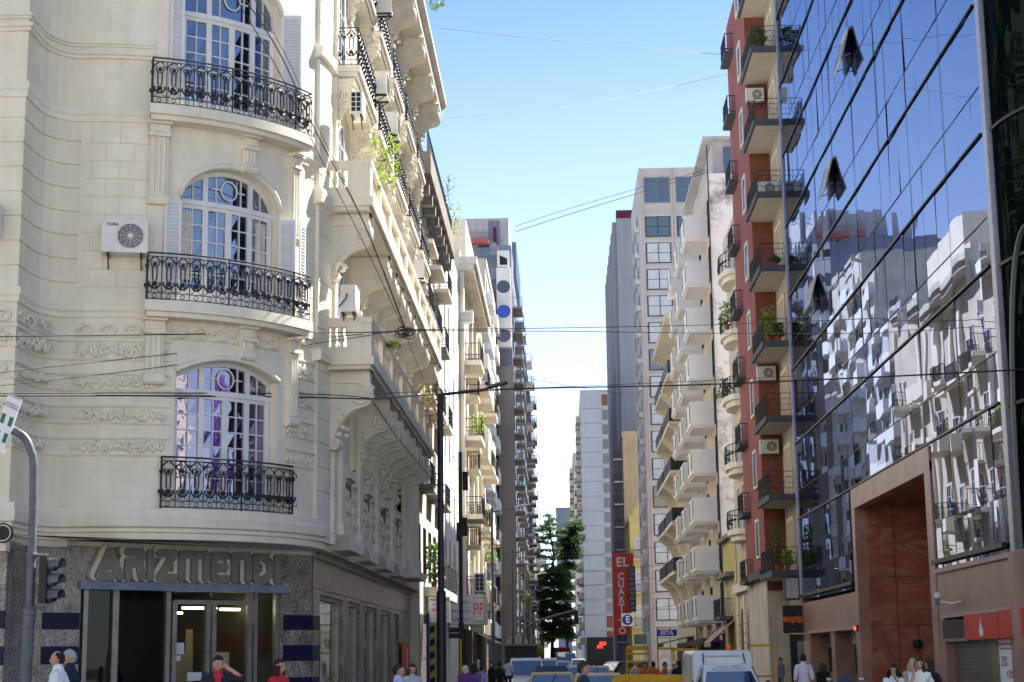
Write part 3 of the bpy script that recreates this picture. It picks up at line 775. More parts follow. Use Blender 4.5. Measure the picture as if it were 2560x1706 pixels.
for z0, z1 in ((2.44, 2.82), (1.66, 2.06), (.85, 1.25)):
    g.mark(); g.box(-14.2, -12.096, 36.55, 36.61, z0, z1)
    for a, b in ((.05, s0 - .02), (s1 + .05, CL)):
        g.mark(); g.prism([(a, z0), (b, z0), (b, z1), (a, z1)], P0 - CN * .01, CU, (0, 0, 1), CN * .03)
    g.mark(); g.box(XG - .01, XG + .02, 44.02, 45.25, z0, z1)
part(g, 'dark_band', 'navy', B1)
g = G()
for z in (4.3, 3.52): g.mark(); g.box(XG - .01, XG + .006, 44.02, 72, z - .012, z + .012)
for y in (50.8, 55.0, 59.8, 64.45): g.mark(); g.box(XG - .01, XG + .005, y - .01, y + .01, 0, 3.5)
part(g, 'granite_joint', 'black', B1)
# entrance
g = G()
g.prism([(s0 - .08, 3.36), (s1 + .1, 3.36), (s1 + .1, 3.55), (s0 - .08, 3.55)], P0 - CN * .1, CU, (0, 0, 1), CN * .2)
part(g, 'lintel', 'lintel', B1)
g = G()
def post(s, w_=.11, z0=0, z1=3.36, d=.12): g.mark(); g.prism([(s - w_ / 2, z0), (s + w_ / 2, z0), (s + w_ / 2, z1), (s - w_ / 2, z1)], P0 - CN * .2, CU, (0, 0, 1), CN * d)
def sx(px):  # shop-front coordinate of a photo column
    k = (px - 1411) / 4210 + .004; return (P0.x - k * P0.y) / (k * CU.y - CU.x)
for px_, w_ in ((210, .12), (286, .16), (418, .13), (434, .13), (518, .13), (533, .13), (622, .14), (636, .12), (690, .12), (708, .2)): post(sx(px_), w_, 0, 3.36 if px_ not in (434, 518, 533) else 3.12)
g.mark(); g.prism([(sx(434), 3.06), (sx(622), 3.06), (sx(622), 3.16), (sx(434), 3.16)], P0 - CN * .2, CU, (0, 0, 1), CN * .1)
part(g, 'door_frame', 'steel', B1)
g = G(); cq(g, s0, sx(434), 0, 3.36, -.16); part(g, 'dark_glass', 'glass_dark', B1, fixn=False)
g = G(); cq(g, sx(434), s1, 0, 3.36, -.165); part(g, 'glass_door', 'clear', B1, fixn=False)
# the dim room behind the glass doors
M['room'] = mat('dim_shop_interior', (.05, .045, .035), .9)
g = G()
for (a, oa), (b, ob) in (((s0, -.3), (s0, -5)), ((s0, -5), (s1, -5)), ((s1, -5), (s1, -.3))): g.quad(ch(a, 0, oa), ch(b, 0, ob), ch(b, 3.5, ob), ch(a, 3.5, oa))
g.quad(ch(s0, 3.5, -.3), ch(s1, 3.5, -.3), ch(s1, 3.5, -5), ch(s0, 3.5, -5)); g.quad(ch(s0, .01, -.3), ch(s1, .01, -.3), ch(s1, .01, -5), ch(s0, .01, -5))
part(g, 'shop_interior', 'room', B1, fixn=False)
M['tube'] = mat('fluorescent_tube', (.9, .85, .6), .5, emit=((1, .85, .5), 9))
g = G()
for a, b, z, o in ((sx(540), sx(626), 3.02, -1.6), (sx(640), sx(690), 3.0, -1.7), (sx(560), sx(640), 2.95, -3.4)): g.mark(); g.tube([ch(a, z, o), ch(b, z, o)], .03, 6)
part(g, 'ceiling_lamp', 'tube', B1)
M['pale_panel'] = mat('pale_shop_partition', (.42, .37, .26), .8)
g = G(); cq(g, sx(560), sx(620), .2, 1.95, -2.5); cq(g, sx(600), sx(618), 1.95, 2.5, -2.49); part(g, 'shop_partition', 'pale_panel', B1, fixn=False)
M['paper'] = mat('white_paper_notice', (.62, .66, .72), .8)
g = G()
for px_, z0, z1, w_ in ((446, 1.86, 2.13, .38), (442, 1.7, 1.83, .28), (490, 1.22, 1.42, .42)): g.mark(); g.prism([(sx(px_) - w_ / 2, z0), (sx(px_) + w_ / 2, z0), (sx(px_) + w_ / 2, z1), (sx(px_) - w_ / 2, z1)], P0 - CN * .155, CU, (0, 0, 1), CN * .004)
part(g, 'door_notice', 'paper', B1)
# street shop windows
gl = G(); fr = G()
for a, b in SW:
    gl.mark(); fr.mark()
    gl.quad((XG - .2, a, .5), (XG - .2, b, .5), (XG - .2, b, 3.4), (XG - .2, a, 3.4))
    fr.box(XG - .24, XG - .1, a, a + .09, .5, 3.4); fr.box(XG - .24, XG - .1, b - .3, b, .5, 3.4); fr.box(XG - .24, XG - .1, a + .09, b - .3, 3.28, 3.4); fr.box(XG - .24, XG - .1, a + .09, b - .3, .5, .6)
f_ = part(fr, 'shop_window_frame', 'steel', B1); part(gl, 'pane', 'shopglass', f_, fixn=False)

# ---- sign letters (each drawn as strokes with a pale backing)
LET = {'A': (.76, [[(.08, 0), (.36, .74)], [(.36, .74), (.64, 0)], [(.08, 0), (.42, 0)], [(.2, .3), (.4, .3)]]),
 'R': (.62, [[(.1, 0), (.1, .46)], [(.1, .74), (.42, .74)], [(.42, .74), (.5, .62)], [(.5, .62), (.42, .46)], [(.1, .46), (.42, .46)], [(.4, .46), (.48, 0)], [(.26, .4), (.26, .4)]]),
 'I': (.28, [[(.1, 0), (.1, .74)]]),
 'Z': (.62, [[(.1, .74), (.5, .74)], [(.5, .74), (.1, 0)], [(.1, 0), (.5, 0)]]),
 'M': (.95, [[(.1, 0), (.1, .74)], [(.1, .74), (.8, .74)], [(.46, 0), (.46, .7)], [(.82, 0), (.82, .72)]]),
 'E': (.62, [[(.1, 0), (.1, .74)], [(.1, .74), (.5, .74)], [(.1, .37), (.42, .37)], [(.1, 0), (.5, 0)]]),
 'N': (.65, [[(.1, 0), (.1, .74)], [(.1, .74), (.52, .74)], [(.52, .72), (.52, 0)]]),
 'D': (.68, [[(.1, 0), (.1, .74)], [(.1, .74), (.36, .74)], [(.36, .74), (.55, .55)], [(.55, .55), (.55, .2)], [(.55, .2), (.36, 0)], [(.36, 0), (.1, 0)]])}
SG = thing('shop_sign', 'row of large rounded cream and grey letters reading ARIZMENDI over the corner shop entrance', 'sign', ch(CL / 2, 3.58, .1))
x = .158 * CL; tot = sum(LET[c][0] for c in 'ARIZMENDI'); kx = (.852 - .158) * CL / tot
for ci, c_ in enumerate('ARIZMENDI'):
    wd, strokes = LET[c_]
    pair = []
    for hw, d0, d1, sh in ((.135, .01, .12, -.045), (.10, .125, .19, .03)):
        g = G()
        for k, ((xa, za), (xb, zb)) in enumerate(strokes):
            a = Vector((x + (xa + .04) * kx + sh, 3.68 + za * .78 - sh * .3)); b = Vector((x + (xb + .04) * kx + sh, 3.68 + zb * .78 - sh * .3))
            dv = (b - a); an = math.atan2(dv.y, dv.x) if dv.length > 1e-6 else 0
            poly = [(a.x + hw * cos(an + PI / 2 + PI * i / 8), a.y + hw * sin(an + PI / 2 + PI * i / 8)) for i in range(9)] + [(b.x + hw * cos(an - PI / 2 + PI * i / 8), b.y + hw * sin(an - PI / 2 + PI * i / 8)) for i in range(9)]
            g.prism(poly, P0 + CN * (d0 + .0017 * k), CU, (0, 0, 1), CN * (d1 - d0 + .0006 * k))
        pair.append(g)
    o = part(pair[0], 'letter', 'letter_back', SG); part(pair[1], 'letter_face', 'letter_face', o)
    x += wd * kx
# small blue street number plaque
g = G(); g.box(XG - .05, XG + .03, 44.55, 45.0, 4.42, 4.86); g.cur = 1; g.box(XG + .03, XG + .034, 44.62, 44.93, 4.52, 4.74)
M['blue'] = mat('blue_enamel', (.02, .04, .22), .35); M['palepaint'] = mat('pale_plaque_paint', (.5, .5, .55), .5)
solo(g, 'street_plaque', ['blue', 'palepaint'], 'small dark blue street plaque at the corner above the granite', 'plaque')
# alarm siren on the wing
g = G(); c = onY(8, 1333, 36.3); g.lathe([(.17, 0), (.20, -.02), (.20, -.05), (.16, -.06), (.13, .0), (.05, .02)], (c.x, 36.32, c.z), 20, 'y'); g.cur = 1; g.lathe([(.205, -.055), (.215, -.06), (.215, .02), (.205, .02)], (c.x, 36.32, c.z), 20, 'y')
g.lathe([(.055, .0), (.05, -.07), (.0, -.08)], (c.x, 36.33, c.z), 10, 'y')
solo(g, 'wall_speaker', ['cream2', 'black'], 'round speaker with a black rim on the left wall above the granite', 'speaker', smooth=True)

# ---- air conditioners
def ac_body(grid=False):
    b = G(); b.box(-.42, .42, -.17, .17, 0, .62); b.box(-.43, .43, -.175, .175, .6, .625)
    return b
def air_con(loc, rot, label, style='fan', scale=1.0, txt=None):
    r = thing('air_conditioner', label, 'air conditioner', (0, 0, 0), 'air conditioners on the facades')
    nar = style in ('grid', 'panel')
    bb = ac_body()
    if nar: bb = G(); bb.box(-.17, .17, -.17, .62, 0, .62); bb.box(-.175, .175, -.175, .625, .6, .625)
    part(bb, 'body', 'ac', r)
    g = G()
    if style == 'fan':
        g.lathe([(.235, -.178), (.235, -.186), (.0, -.19)], (.1, 0, .31), 28, 'y'); part(g, 'fan_grille', 'acgrille', r)
        h = G()
        for k in range(12): a = PI * k / 6; h.tube([(.1 + .04 * cos(a), -.193, .31 + .04 * sin(a)), (.1 + .23 * cos(a), -.193, .31 + .23 * sin(a))], .004, 4)
        for q in (.08, .13, .18, .23): h.tube([(.1 + q * cos(2 * PI * i / 24), -.193, .31 + q * sin(2 * PI * i / 24)) for i in range(24)], .0035, 4, closed=True)
        h.lathe([(.05, -.185), (.05, -.2), (.02, -.205)], (.1, 0, .31), 12, 'y'); part(h, 'guard', 'ac', r)
    elif style == 'grid':
        for i in range(2):
            for j in range(4): g.box(-.125 + i * .135, -.02 + i * .135, -.176, -.165, .08 + j * .135, .19 + j * .135)
        part(g, 'vent_slots', 'black', r)
    elif style == 'panel':
        g.box(-.12, .08, -.18, -.165, .4, .56); part(g, 'cover_plate', 'cream', r)
        h = G(); h.tube([(-.02, -.18, .42), (-.04, -.21, .3), (-.12, -.22, .2), (-.2, -.2, .1)], .015, 6); part(h, 'pipe', 'black', r)
    else:
        for k in range(9): g.box(-.34, .34, -.18, -.165, .07 + k * .058, .095 + k * .058)
        part(g, 'louvre', 'acgrille', r)
    h = G()
    for xx in ((-.12, .12) if nar else (-.3, .3)): h.box(xx - .02, xx + .02, -.16, .3, -.05, -.002); h.tube([(xx, -.12, -.05), (xx, .28, -.3)], .015, 5)
    part(h, 'wall_bracket', 'iron', r)
    if txt: text(txt, .085, r, (-.23, -.179, .52), (1, 0, 0), (0, 0, 1), 'black', .002)
    r.location = loc; r.rotation_euler = (0, 0, rot); r.scale = (scale,) * 3; ORG[r] = Vector(loc)
    return r
def airc(px, py, Y, rot, label, **k): p = onY(px, py, Y); return air_con(p, rot, label, **k)
q = A(12.3, CR + .24, 11.1); air_con(q, R(12.3), 'white air conditioner with a round fan beside the arched window of the rounded corner', 'fan', 1.26, 'YORK')
airc(892, 290, 43.0, 0, 'white air conditioner with eight dark vent squares on an iron bracket by the corner column', style='grid', scale=1.0)
airc(872, 783, 42.9, 0, 'white air conditioner with a loose black pipe above the lower stone balcony', style='panel', scale=1.15)
airc(955, 245, 48.6, PI / 2, 'white louvred air conditioner beside the iron balconies, next to a dark railing', style='louvre', scale=1.1)
airc(982, 345, 54.0, PI / 2, 'white louvred air conditioner on the facade right of the yellow-green plant', style='louvre', scale=1.2)
airc(966, 36, 50.9, PI / 2, 'white air conditioner under the roof cornice at the top of the photo', style='grid', scale=1.1)
airc(1050, 700, 60.5, PI / 2, 'white air conditioner behind the upper stone balustrade', style='louvre', scale=1.1)
q = onY(-14, 588, 36.2); air_con((q.x - .35, 36.15, q.z), 0, 'air conditioner cut by the left edge of the photo', 'fan', 1.1)
# ================================================================== shared facade pieces
def bal_mesh(w_, d, h, style, slab='cream', rail='iron', th=.2):
    g = G(); g.box(-w_ / 2, w_ / 2, -d, 0, -th, 0)
    if style == 'solid':
        g.box(-w_ / 2, w_ / 2, -d, -d + .1, .002, h); g.box(-w_ / 2, -w_ / 2 + .1, -d + .1, 0, .002, h); g.box(w_ / 2 - .1, w_ / 2, -d + .1, 0, .002, h)
    else:
        g.cur = 1
        n = int(w_ / .14); m = max(2, int(d / .14))
        for i in range(n + 1): x = -w_ / 2 + .05 + (w_ - .1) * i / n; g.box(x - .011, x + .011, -d + .04, -d + .062, .0, h)
        for sx in (-1, 1):
            x = sx * (w_ / 2 - .05)
            for i in range(1, m + 1): y = -d + .05 + (d - .05) * i / m; g.box(x - .011, x + .011, y - .011, y + .011, 0, h)
            g.box(x - .022, x + .022, -d + .05, 0, h - .03, h + .015); g.box(x - .015, x + .015, -d + .05, 0, .1, .125)
        g.box(-w_ / 2 + .03, w_ / 2 - .03, -d + .025, -d + .075, h - .031, h + .016); g.box(-w_ / 2 + .03, w_ / 2 - .03, -d + .035, -d + .065, .1, .126)
        if style == 'scroll':
            for i in range(0, n, 2):
                x = -w_ / 2 + .05 + (w_ - .1) * (i + .5) / n; g.ico((x, -d + .05, h * .35), .055, 1); g.ico((x, -d + .05, h * .72), .045, 1); g.ico((x, -d + .05, h * .55), .035, 1)
        if style == 'glassrail':
            g.cur = 1; g.box(-w_ / 2 + .06, w_ / 2 - .06, -d + .04, -d + .05, .06, h - .05)
    return g.mesh('balcony', [slab, rail])
def shutter_window(w_, h, frame='offwhite', glass='glass_blue', shut=None):
    f = flat_window.__wrapped__(w_, h) if False else None
def bldg(name, label, x0, x1, y0, y1, h, m, cap=True, pm=None):
    b = thing(name, label, 'building', ((x0 + x1) / 2, (y0 + y1) / 2, 0))
    g = G(); g.box(x0, x1, y0, y1, 0, h); part(g, 'wall', m, b)
    if cap:
        g = G(); e = .12
        for a in ((x0 - e, x1 + e, y0 - e, y0 + .2), (x0 - e, x1 + e, y1 - .2, y1 + e), (x0 - e, x0 + .2, y0 + .2, y1 - .2), (x1 - .2, x1 + e, y0 + .2, y1 - .2)): g.box(*a, h - .15, h + .55)
        part(g, 'parapet', pm or m, b)
    return b
LR, RR, FR = PI / 2, -PI / 2, 0      # facing +X (left side of street), facing -X (right side), facing the camera
def place_thing_plant(loc, kind, label, r=.4, h=.6, m='leaf', n=120, pot=True, group='potted plants on the balconies'):
    t = thing('balcony_plant', label, 'plant', loc, group)
    f = G(); x, y, z = loc
    for i in range(n):
        a = random.uniform(0, 2 * PI); q = random.random() ** .6; zz = random.uniform(.1, 1)
        p = Vector((x + r * q * cos(a) * (1.1 - .4 * zz), y + r * q * sin(a) * (1.1 - .4 * zz), z + .2 + h * zz))
        leafq(f, p, random.uniform(.05, .11) * (1 + r))
    part(f, 'foliage', m, t, fixn=False)
    g = G()
    for k in range(4): g.tube([(x, y, z + .1), (x + random.uniform(-.5, .5) * r, y + random.uniform(-.5, .5) * r, z + .2 + h * random.uniform(.5, .9))], .012, 4)
    part(g, 'stem', 'bark', t)
    if pot: g = G(); g.lathe([(.10, 0), (.15, .26), (.165, .26), (.165, .3), (.13, .3), (.12, .24)], loc, 12); part(g, 'pot', 'terracotta', t, smooth=True)
    return t
def leafq(g, p, s):
    n = Vector((random.gauss(0, 1), random.gauss(0, 1), random.gauss(0, 1) + .6)).normalized(); u = n.orthogonal().normalized(); q = random.uniform(0, 2 * PI)
    v = n.cross(u); a = u * cos(q) + v * sin(q); b = n.cross(a)
    g.add([p - a * s, p + b * s * .45, p + a * s, p - b * s * .45], [(0, 1, 2, 3)])

M['old_cornice'] = mat('weathered_grey_stone', (.30, .28, .25), .9, .22, 1.0, .3, 20, streak=.35)
M['grey_cream'] = mat('grey_cream_render', (.62, .58, .50), .85, .12, .8, streak=.2)
M['white_wall'] = mat('white_painted_party_wall', (.88, .87, .86), .8, .04, .4, streak=.06)
M['tower_blue'] = mat('blue_grey_tower_paint', (.20, .22, .31), .7, .1, .6, streak=.1)
M['tower_lilac'] = mat('lilac_grey_paint', (.30, .29, .38), .7, .08, .6)
M['taupe'] = mat('taupe_concrete', (.27, .235, .215), .85, .1, .4, streak=.15)
M['pale_concrete'] = mat('pale_concrete', (.52, .51, .53), .85, .1, .6, streak=.2)
M['red_tile'] = mat('red_roof_paint', (.45, .12, .10), .8, .15, 2)
M['teal'] = mat('teal_blue_wall', (.06, .17, .26), .75, .1, .8)
M['maroon'] = mat('maroon_wall', (.13, .02, .05), .7, .1, 1)
M['beige'] = mat('beige_render', (.60, .53, .42), .85, .08, .6, streak=.12)
M['glass_far'] = glassmat('distant_window_glass', (.6, .68, .75), (.03, .035, .045), .22)
M['glass_circle'] = glassmat('round_window_glass', (.35, .38, .45), (.06, .065, .09), .15)
M['glass_circle_blue'] = glassmat('round_blue_window_glass', (.2, .25, .8), (.02, .03, .2), .3)
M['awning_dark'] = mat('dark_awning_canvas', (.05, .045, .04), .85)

W_small = flat_window(1.2, 1.6, 2, 2, glass='glass_far'); W_tall = flat_window(1.3, 2.5, 2, 3, glass='glass_blue'); W_plain = flat_window(1.6, 1.5, 2, 1, .05, .05, 'steel', 'glass_far')
W_dark = flat_window(1.2, 2.3, 2, 2, .05, .05, 'black', 'glass_far')

# ---- building with the dark weathered eave
b = bldg('eave_building', 'narrow old building with a dark weathered overhanging eave beyond the scrolled corner building', -20, -6.3, 72.05, 88.6, 23.6, 'grey_cream', cap=False)
g = G(); g.box(-20, -5.55, 72.1, 88.8, 22.9, 23.9)
part(g, 'eave', 'old_cornice', b)
g = G()
for y in [73 + i * 1.9 for i in range(9)]: g.mark(); g.box(-6.32, -5.7, y, y + .5, 22.2, 22.898)
part(g, 'eave_bracket', 'old_cornice', b)
g = G()
g.tube([(-5.7, 72.2, 24.9), (-5.7, 88.6, 24.9)], .04, 5)
for i in range(26): g.tube([(-5.7, 72.2 + i * .655, 23.9), (-5.7, 72.2 + i * .655, 24.9)], .02, 4)
part(g, 'roof_railing', 'iron', b)
bm_i = bal_mesh(3.2, .75, 1.0, 'scroll', 'cream', 'iron'); bm_s = bal_mesh(3.0, .6, 1.0, 'scroll', 'old_cornice', 'iron')
for k, z in enumerate((9.2, 13.2, 17.2, 20.2)):
    for y in (74.2, 78.6, 83, 87):
        put(W_tall, 'window', b, (-6.3, y, z), LR)
    for y in (75, 80.2, 85.4): put(bm_i if k % 2 else bm_s, 'balcony', b, (-6.3, y, z), LR)
for y in (74, 77, 80, 83, 86): put(W_dark, 'window', b, (-6.3, y, 5.2), LR)
g = G(); g.box(-6.3, -5.5, 77, 88.5, 4.45, 4.85); part(g, 'terrace_slab', 'beige', b)
g = G()
for k in range(9): g.box(-5.58, -5.54, 77.1, 88.4, 4.85 + k * .13, 4.94 + k * .13)
for k in range(5): g.box(-5.62, -5.53, 77.2 + k * 2.7, 77.28 + k * 2.7, 4.85, 6.1)
part(g, 'terrace_railing', 'pole', b)
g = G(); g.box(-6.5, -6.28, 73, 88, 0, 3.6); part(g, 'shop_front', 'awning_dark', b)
# ---- white party-wall building
b = bldg('white_building', 'plain bright white rendered building with few narrow windows', -20, -6.3, 88.65, 103.9, 25.4, 'white_wall', cap=False)
W_slit = flat_window(.5, 1.9, 1, 1, .04, .04, 'steel', 'glass_far')
for z in (6.2, 9, 12.5, 16, 19.5):
    for y in (91, 94.5, 98.5): put(W_slit, 'window', b, (-6.3, y, z), LR)
# ---- cream balcony building with the perfumery
b4 = bldg('balcony_building', 'cream building with many balconies full of plants above the perfumery corner', -20, -6.2, 104, 133.8, 27.2, 'beige', cap=False)
b = b4
g = G(); g.box(-20, -5.1, 103.9, 125, 26.2, 26.7); g.box(-20, -5.3, 103.95, 125, 25.8, 26.198); part(g, 'eave', 'grey_cream', b)
g = G(); g.box(-16, -6.0, 108, 124, 27.2, 30.2); part(g, 'roof_house', 'cream', b)
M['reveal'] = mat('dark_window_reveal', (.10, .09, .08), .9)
bmA = bal_mesh(4.2, 1.3, 1.1, 'bars', 'cream', 'iron', .3); bmB = bal_mesh(2.4, .9, 1.1, 'bars', 'cream', 'iron', .25); bmC = bal_mesh(4.2, 1.25, 1.0, 'solid', 'cream', 'iron', .25)
for k, z in enumerate((5.5, 10.4, 15.3, 20.1)):
    for y in (106, 109.5, 113.5, 117.5, 121, 124.5, 128, 131.5): put(W_tall, 'window', b, (-6.2, y, z), LR)
    put(bmA, 'balcony', b, (-6.2, 106.5, z), LR); put(bmB, 'balcony', b, (-6.2, 111.5, z + .0), LR); put(bmA if k % 2 else bmC, 'balcony', b, (-6.2, 116.8, z), LR)
    put(bmC if k % 2 else bmA, 'balcony', b, (-6.2, 123.4, z), LR); put(bmA, 'balcony', b, (-6.2, 130, z), LR)
    put(bmB, 'balcony', b, (-6.2, 109.8, z - 1.6), LR)
g = G()
for y in (104.15, 114.5, 120, 127): g.mark(); g.box(-6.22, -5.95, y, y + .7, 4.6, 25.8)
part(g, 'pilaster', 'cream2', b)
g = G(); g.box(-6.2, -4.7, 104, 112, 4.5, 4.95); part(g, 'canopy', 'grey_cream', b)
air_con((-5.15, 105.2, 5.6), 0, 'air conditioner with a large dark grille above the perfumery sign', 'grid', 1.9)
air_con((-5.3, 108.0, 10.5), 0, 'white air conditioner with small vents on a middle balcony of the cream balcony building', 'grid', 1.2)
air_con((-5.9, 104.3, 22.4), 0, 'white air conditioner under the eave of the cream balcony building', 'louvre', 1.3)
for (y, z, kx, m_, lb) in ((106.2, 15.3, 1.0, 'leaf_light', 'tall yellow-green plant on the balcony behind the street lamp head'), (117.2, 10.4, .9, 'leaf', 'green plant leaning out of a middle balcony of the cream balcony building'),
        (118, 5.5, .8, 'leaf_light', 'bushy plant on the lowest balcony of the cream balcony building'), (124, 15.3, .8, 'leaf', 'green plant on a far balcony of the cream balcony building'), (131, 20.1, .7, 'leaf', 'small green plant on the topmost far balcony'), (124, 8.2, .9, 'leaf_light', 'light green plant drooping from a far lower balcony')):
    place_thing_plant((-5.2, y, z + .02), 0, lb, .55 * kx, 1.3 * kx, m_, 160)
# ---- pale apartment block (seen mostly in the mirror glass)
b = bldg('apartment_block', 'pale grey apartment block with long solid balconies reflected in the blue glass', -20, -6.4, 133.9, 150, 29, 'pale_concrete')
bmD = bal_mesh(5.6, .65, 1.0, 'solid', 'white', 'steel')
for k in range(9):
    z = 3.6 + k * 3.05
    for y in (137.5, 145.5): put(bmD, 'balcony', b, (-6.4, y, z), LR); put(W_plain, 'window', b, (-6.4, y - 1.4, z + .7), LR); put(W_plain, 'window', b, (-6.4, y + 1.4, z + .7), LR)
b = bldg('apartment_block', 'taller grey cream apartment block reflected at the middle of the blue glass', -20, -6.6, 150.1, 167.6, 37, 'grey_cream')
for k in range(11):
    z = 3.6 + k * 3.0
    for y in (153.5, 158.8, 164): put(bmD, 'balcony', b, (-6.6, y, z), LR) if y != 158.8 else put(W_plain, 'window', b, (-6.6, y, z + .8), LR)
    for y in (152.5, 165): put(W_plain, 'window', b, (-6.6, y, z + .7), LR)
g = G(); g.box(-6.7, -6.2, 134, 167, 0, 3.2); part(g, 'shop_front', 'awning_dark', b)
# ---- the tower with round windows
t = thing('round_window_tower', 'blue-grey apartment tower with a white strip of three round windows', 'building', (-8, 200, 0))
X0 = -4.7
g = G(); g.box(-20, X0, 168, 196, 0, 43.2); part(g, 'wall', 'tower_blue', t)
g = G(); g.box(-14, X0 - .3, 170, 190, 43.2, 46.6); part(g, 'roof_house', 'pale_concrete', t)
g = G(); g.box(X0 - .02, X0 + .25, 196.02, 285, 0, 40.5); g.box(-20, X0, 196.02, 285, 0, 40.4); part(g, 'rear_wing', 'taupe', t)
g = G(); g.box(-6.15, X0 + .08, 167.2, 167.995, 0, 30.5); g.box(-6.2, -6.0, 167.1, 167.99, 0, 43); part(g, 'corner_pier', 'taupe', t)
g = G(); g.box(-6.2, X0 - .06, 166.9, 167.99, 32.4, 40.6); part(g, 'white_strip', 'white', t)
for z, m_ in ((38.6, 'glass_circle'), (36.05, 'glass_circle_blue'), (33.55, 'glass_circle')):
    g = G(); g.lathe([(.66, .0), (.66, -.06), (.6, -.03), (.02, -.03)], (-5.5, 166.9, z), 28, 'y'); part(g, 'round_window', m_, t)
g = G(); g.box(-6.1, -4.9, 167.0, 167.99, 40.7, 42.4); part(g, 'white_strip', 'white', t); g = G(); g.prism([(-5.85, 40.9), (-5.1, 40.9), (-5.1, 41.55), (-5.85, 41.9)], (0, 166.99, 0), (1, 0, 0), (0, 0, 1), (0, -.02, 0)); part(g, 'dark_opening', 'black', t)
for k in range(9):
    z = 22 + k * 2.52
    put(W_plain, 'window', t, (-7.3, 168, z), 0)
    g = G(); g.box(-6.8, -6.22, 167.9, 168, z, z + 1.3); part(g, 'panel', 'red_tile' if k in (4, 6) else 'tower_lilac', t)
g = G(); g.box(-9.5, -7.0, 167, 168, 43.25, 43.7); part(g, 'red_roof', 'red_tile', t)
g = G()
for z in (44.0, 44.5, 45.0): g.tube([(-11.5, 169.6, z), (-7.2, 169.6, z)], .06, 5)
part(g, 'roof_railing', 'steel', t)
g = G(); g.box(-7.1, -5.9, 169.9, 170, 43.3, 46.3); part(g, 'dark_strip', 'tower_blue', t)
g = G(); g.box(-6.6, -6.25, 169.85, 169.9, 43.4, 45.6); part(g, 'door', 'maroon', t)
bmE = bal_mesh(4.6, 1.0, 1.05, 'glassrail', 'taupe', 'glass_far'); bmF = bal_mesh(5, 1.1, 1.0, 'bars', 'pale_concrete', 'tower_blue')
for k in range(14):
    z = 3.0 + k * 2.62
    for i, y in enumerate((172, 180, 188)): put(bmE, 'balcony', t, (X0, y, z), LR); put(W_plain, 'window', t, (X0, y, z + .7), LR)
for k in range(14):
    z = 3.0 + k * 2.62
    for y in (205, 222, 240): put(bmF, 'balcony', t, (X0 + .25, y, z), LR)
g = G(); g.box(-4.85, -4.4, 176, 195, 42, 45.5); part(g, 'roof_frame', 'glass_far', t)
# teal and maroon party walls before the tower
b = bldg('teal_wall', 'narrow strip of teal blue wall left of the taupe pier', -12, -6.16, 167.65, 167.98, 21, 'teal', cap=False); b['category'] = 'wall'
# ---- far left block beside the tree
b = bldg('far_building', 'small distant cream building left of the tall tree', -16, -4.3, 300, 330, 22, 'beige')
for k in range(6):
    for y in (303, 310, 318): put(bmA, 'balcony', b, (-4.3, y, 3.5 + k * 3), LR)
    put(W_plain, 'window', b, (-7, 300, 4 + k * 3), 0); put(W_plain, 'window', b, (-9.5, 300, 4 + k * 3), 0)
# ---- hanging weeds and plants on the corner building
def weed(loc, r, h, m_, label, n=140, hang=False):
    t = thing('wall_plant', label, 'plant', loc, 'self-seeded plants on the facades'); f = G()
    for i in range(n):
        a = random.uniform(0, 2 * PI); q = random.random() ** .5
        p = Vector(loc) + Vector((r * q * cos(a), r * q * sin(a) * 1.3, random.uniform(-h if hang else 0, h * .9))); leafq(f, p, random.uniform(.05, .1))
    part(f, 'foliage', m_, t, fixn=False); g = G()
    for k in range(6): g.tube([loc, Vector(loc) + Vector((random.uniform(-r, r), random.uniform(-r, r), random.uniform(-h if hang else .2 * h, h * .8)))], .01, 4)
    part(g, 'stem', 'bark', t)
p = onX(962, 400, -4.7); weed(p, .45, .75, 'leaf_light', 'yellow-green plant growing over the upper stone balustrade', 240, True)
p = onX(975, 868, -4.75); weed(p, .3, .14, 'leaf_light', 'small bright green weed on the lower stone balustrade', 60)
p = onX(1078, 1010, -4.7); weed(p, .55, .8, 'leaf_yellow', 'yellow and orange vine at the far end of the lower stone balcony', 260, True)
p = onX(1093, 18, -4.8); weed(p, .35, .3, 'leaf', 'small tuft of leaves sprouting from the roof cornice', 70)
for px_, py_, lb in ((1120, 480, 'tuft of weeds on the dark weathered eave'), (1138, 550, 'weeds hanging off the far end of the dark eave')): p = onX(px_, py_, -5.6); weed(p, .4, 1.0, 'leaf_light', lb, 130, True)
p = onX(1128, 1460, -5.9); place_thing_plant((p.x, p.y, 4.8), 0, 'bright yellow-green shrub on the terrace above the perfumery sign', .5, 1.3, 'leaf_light', 170)
p = onX(1085, 1440, -5.9); place_thing_plant((p.x, p.y, 4.82), 0, 'dark green leafy plant on the terrace beside the thick dark pole', .6, 1.8, 'leaf', 260)
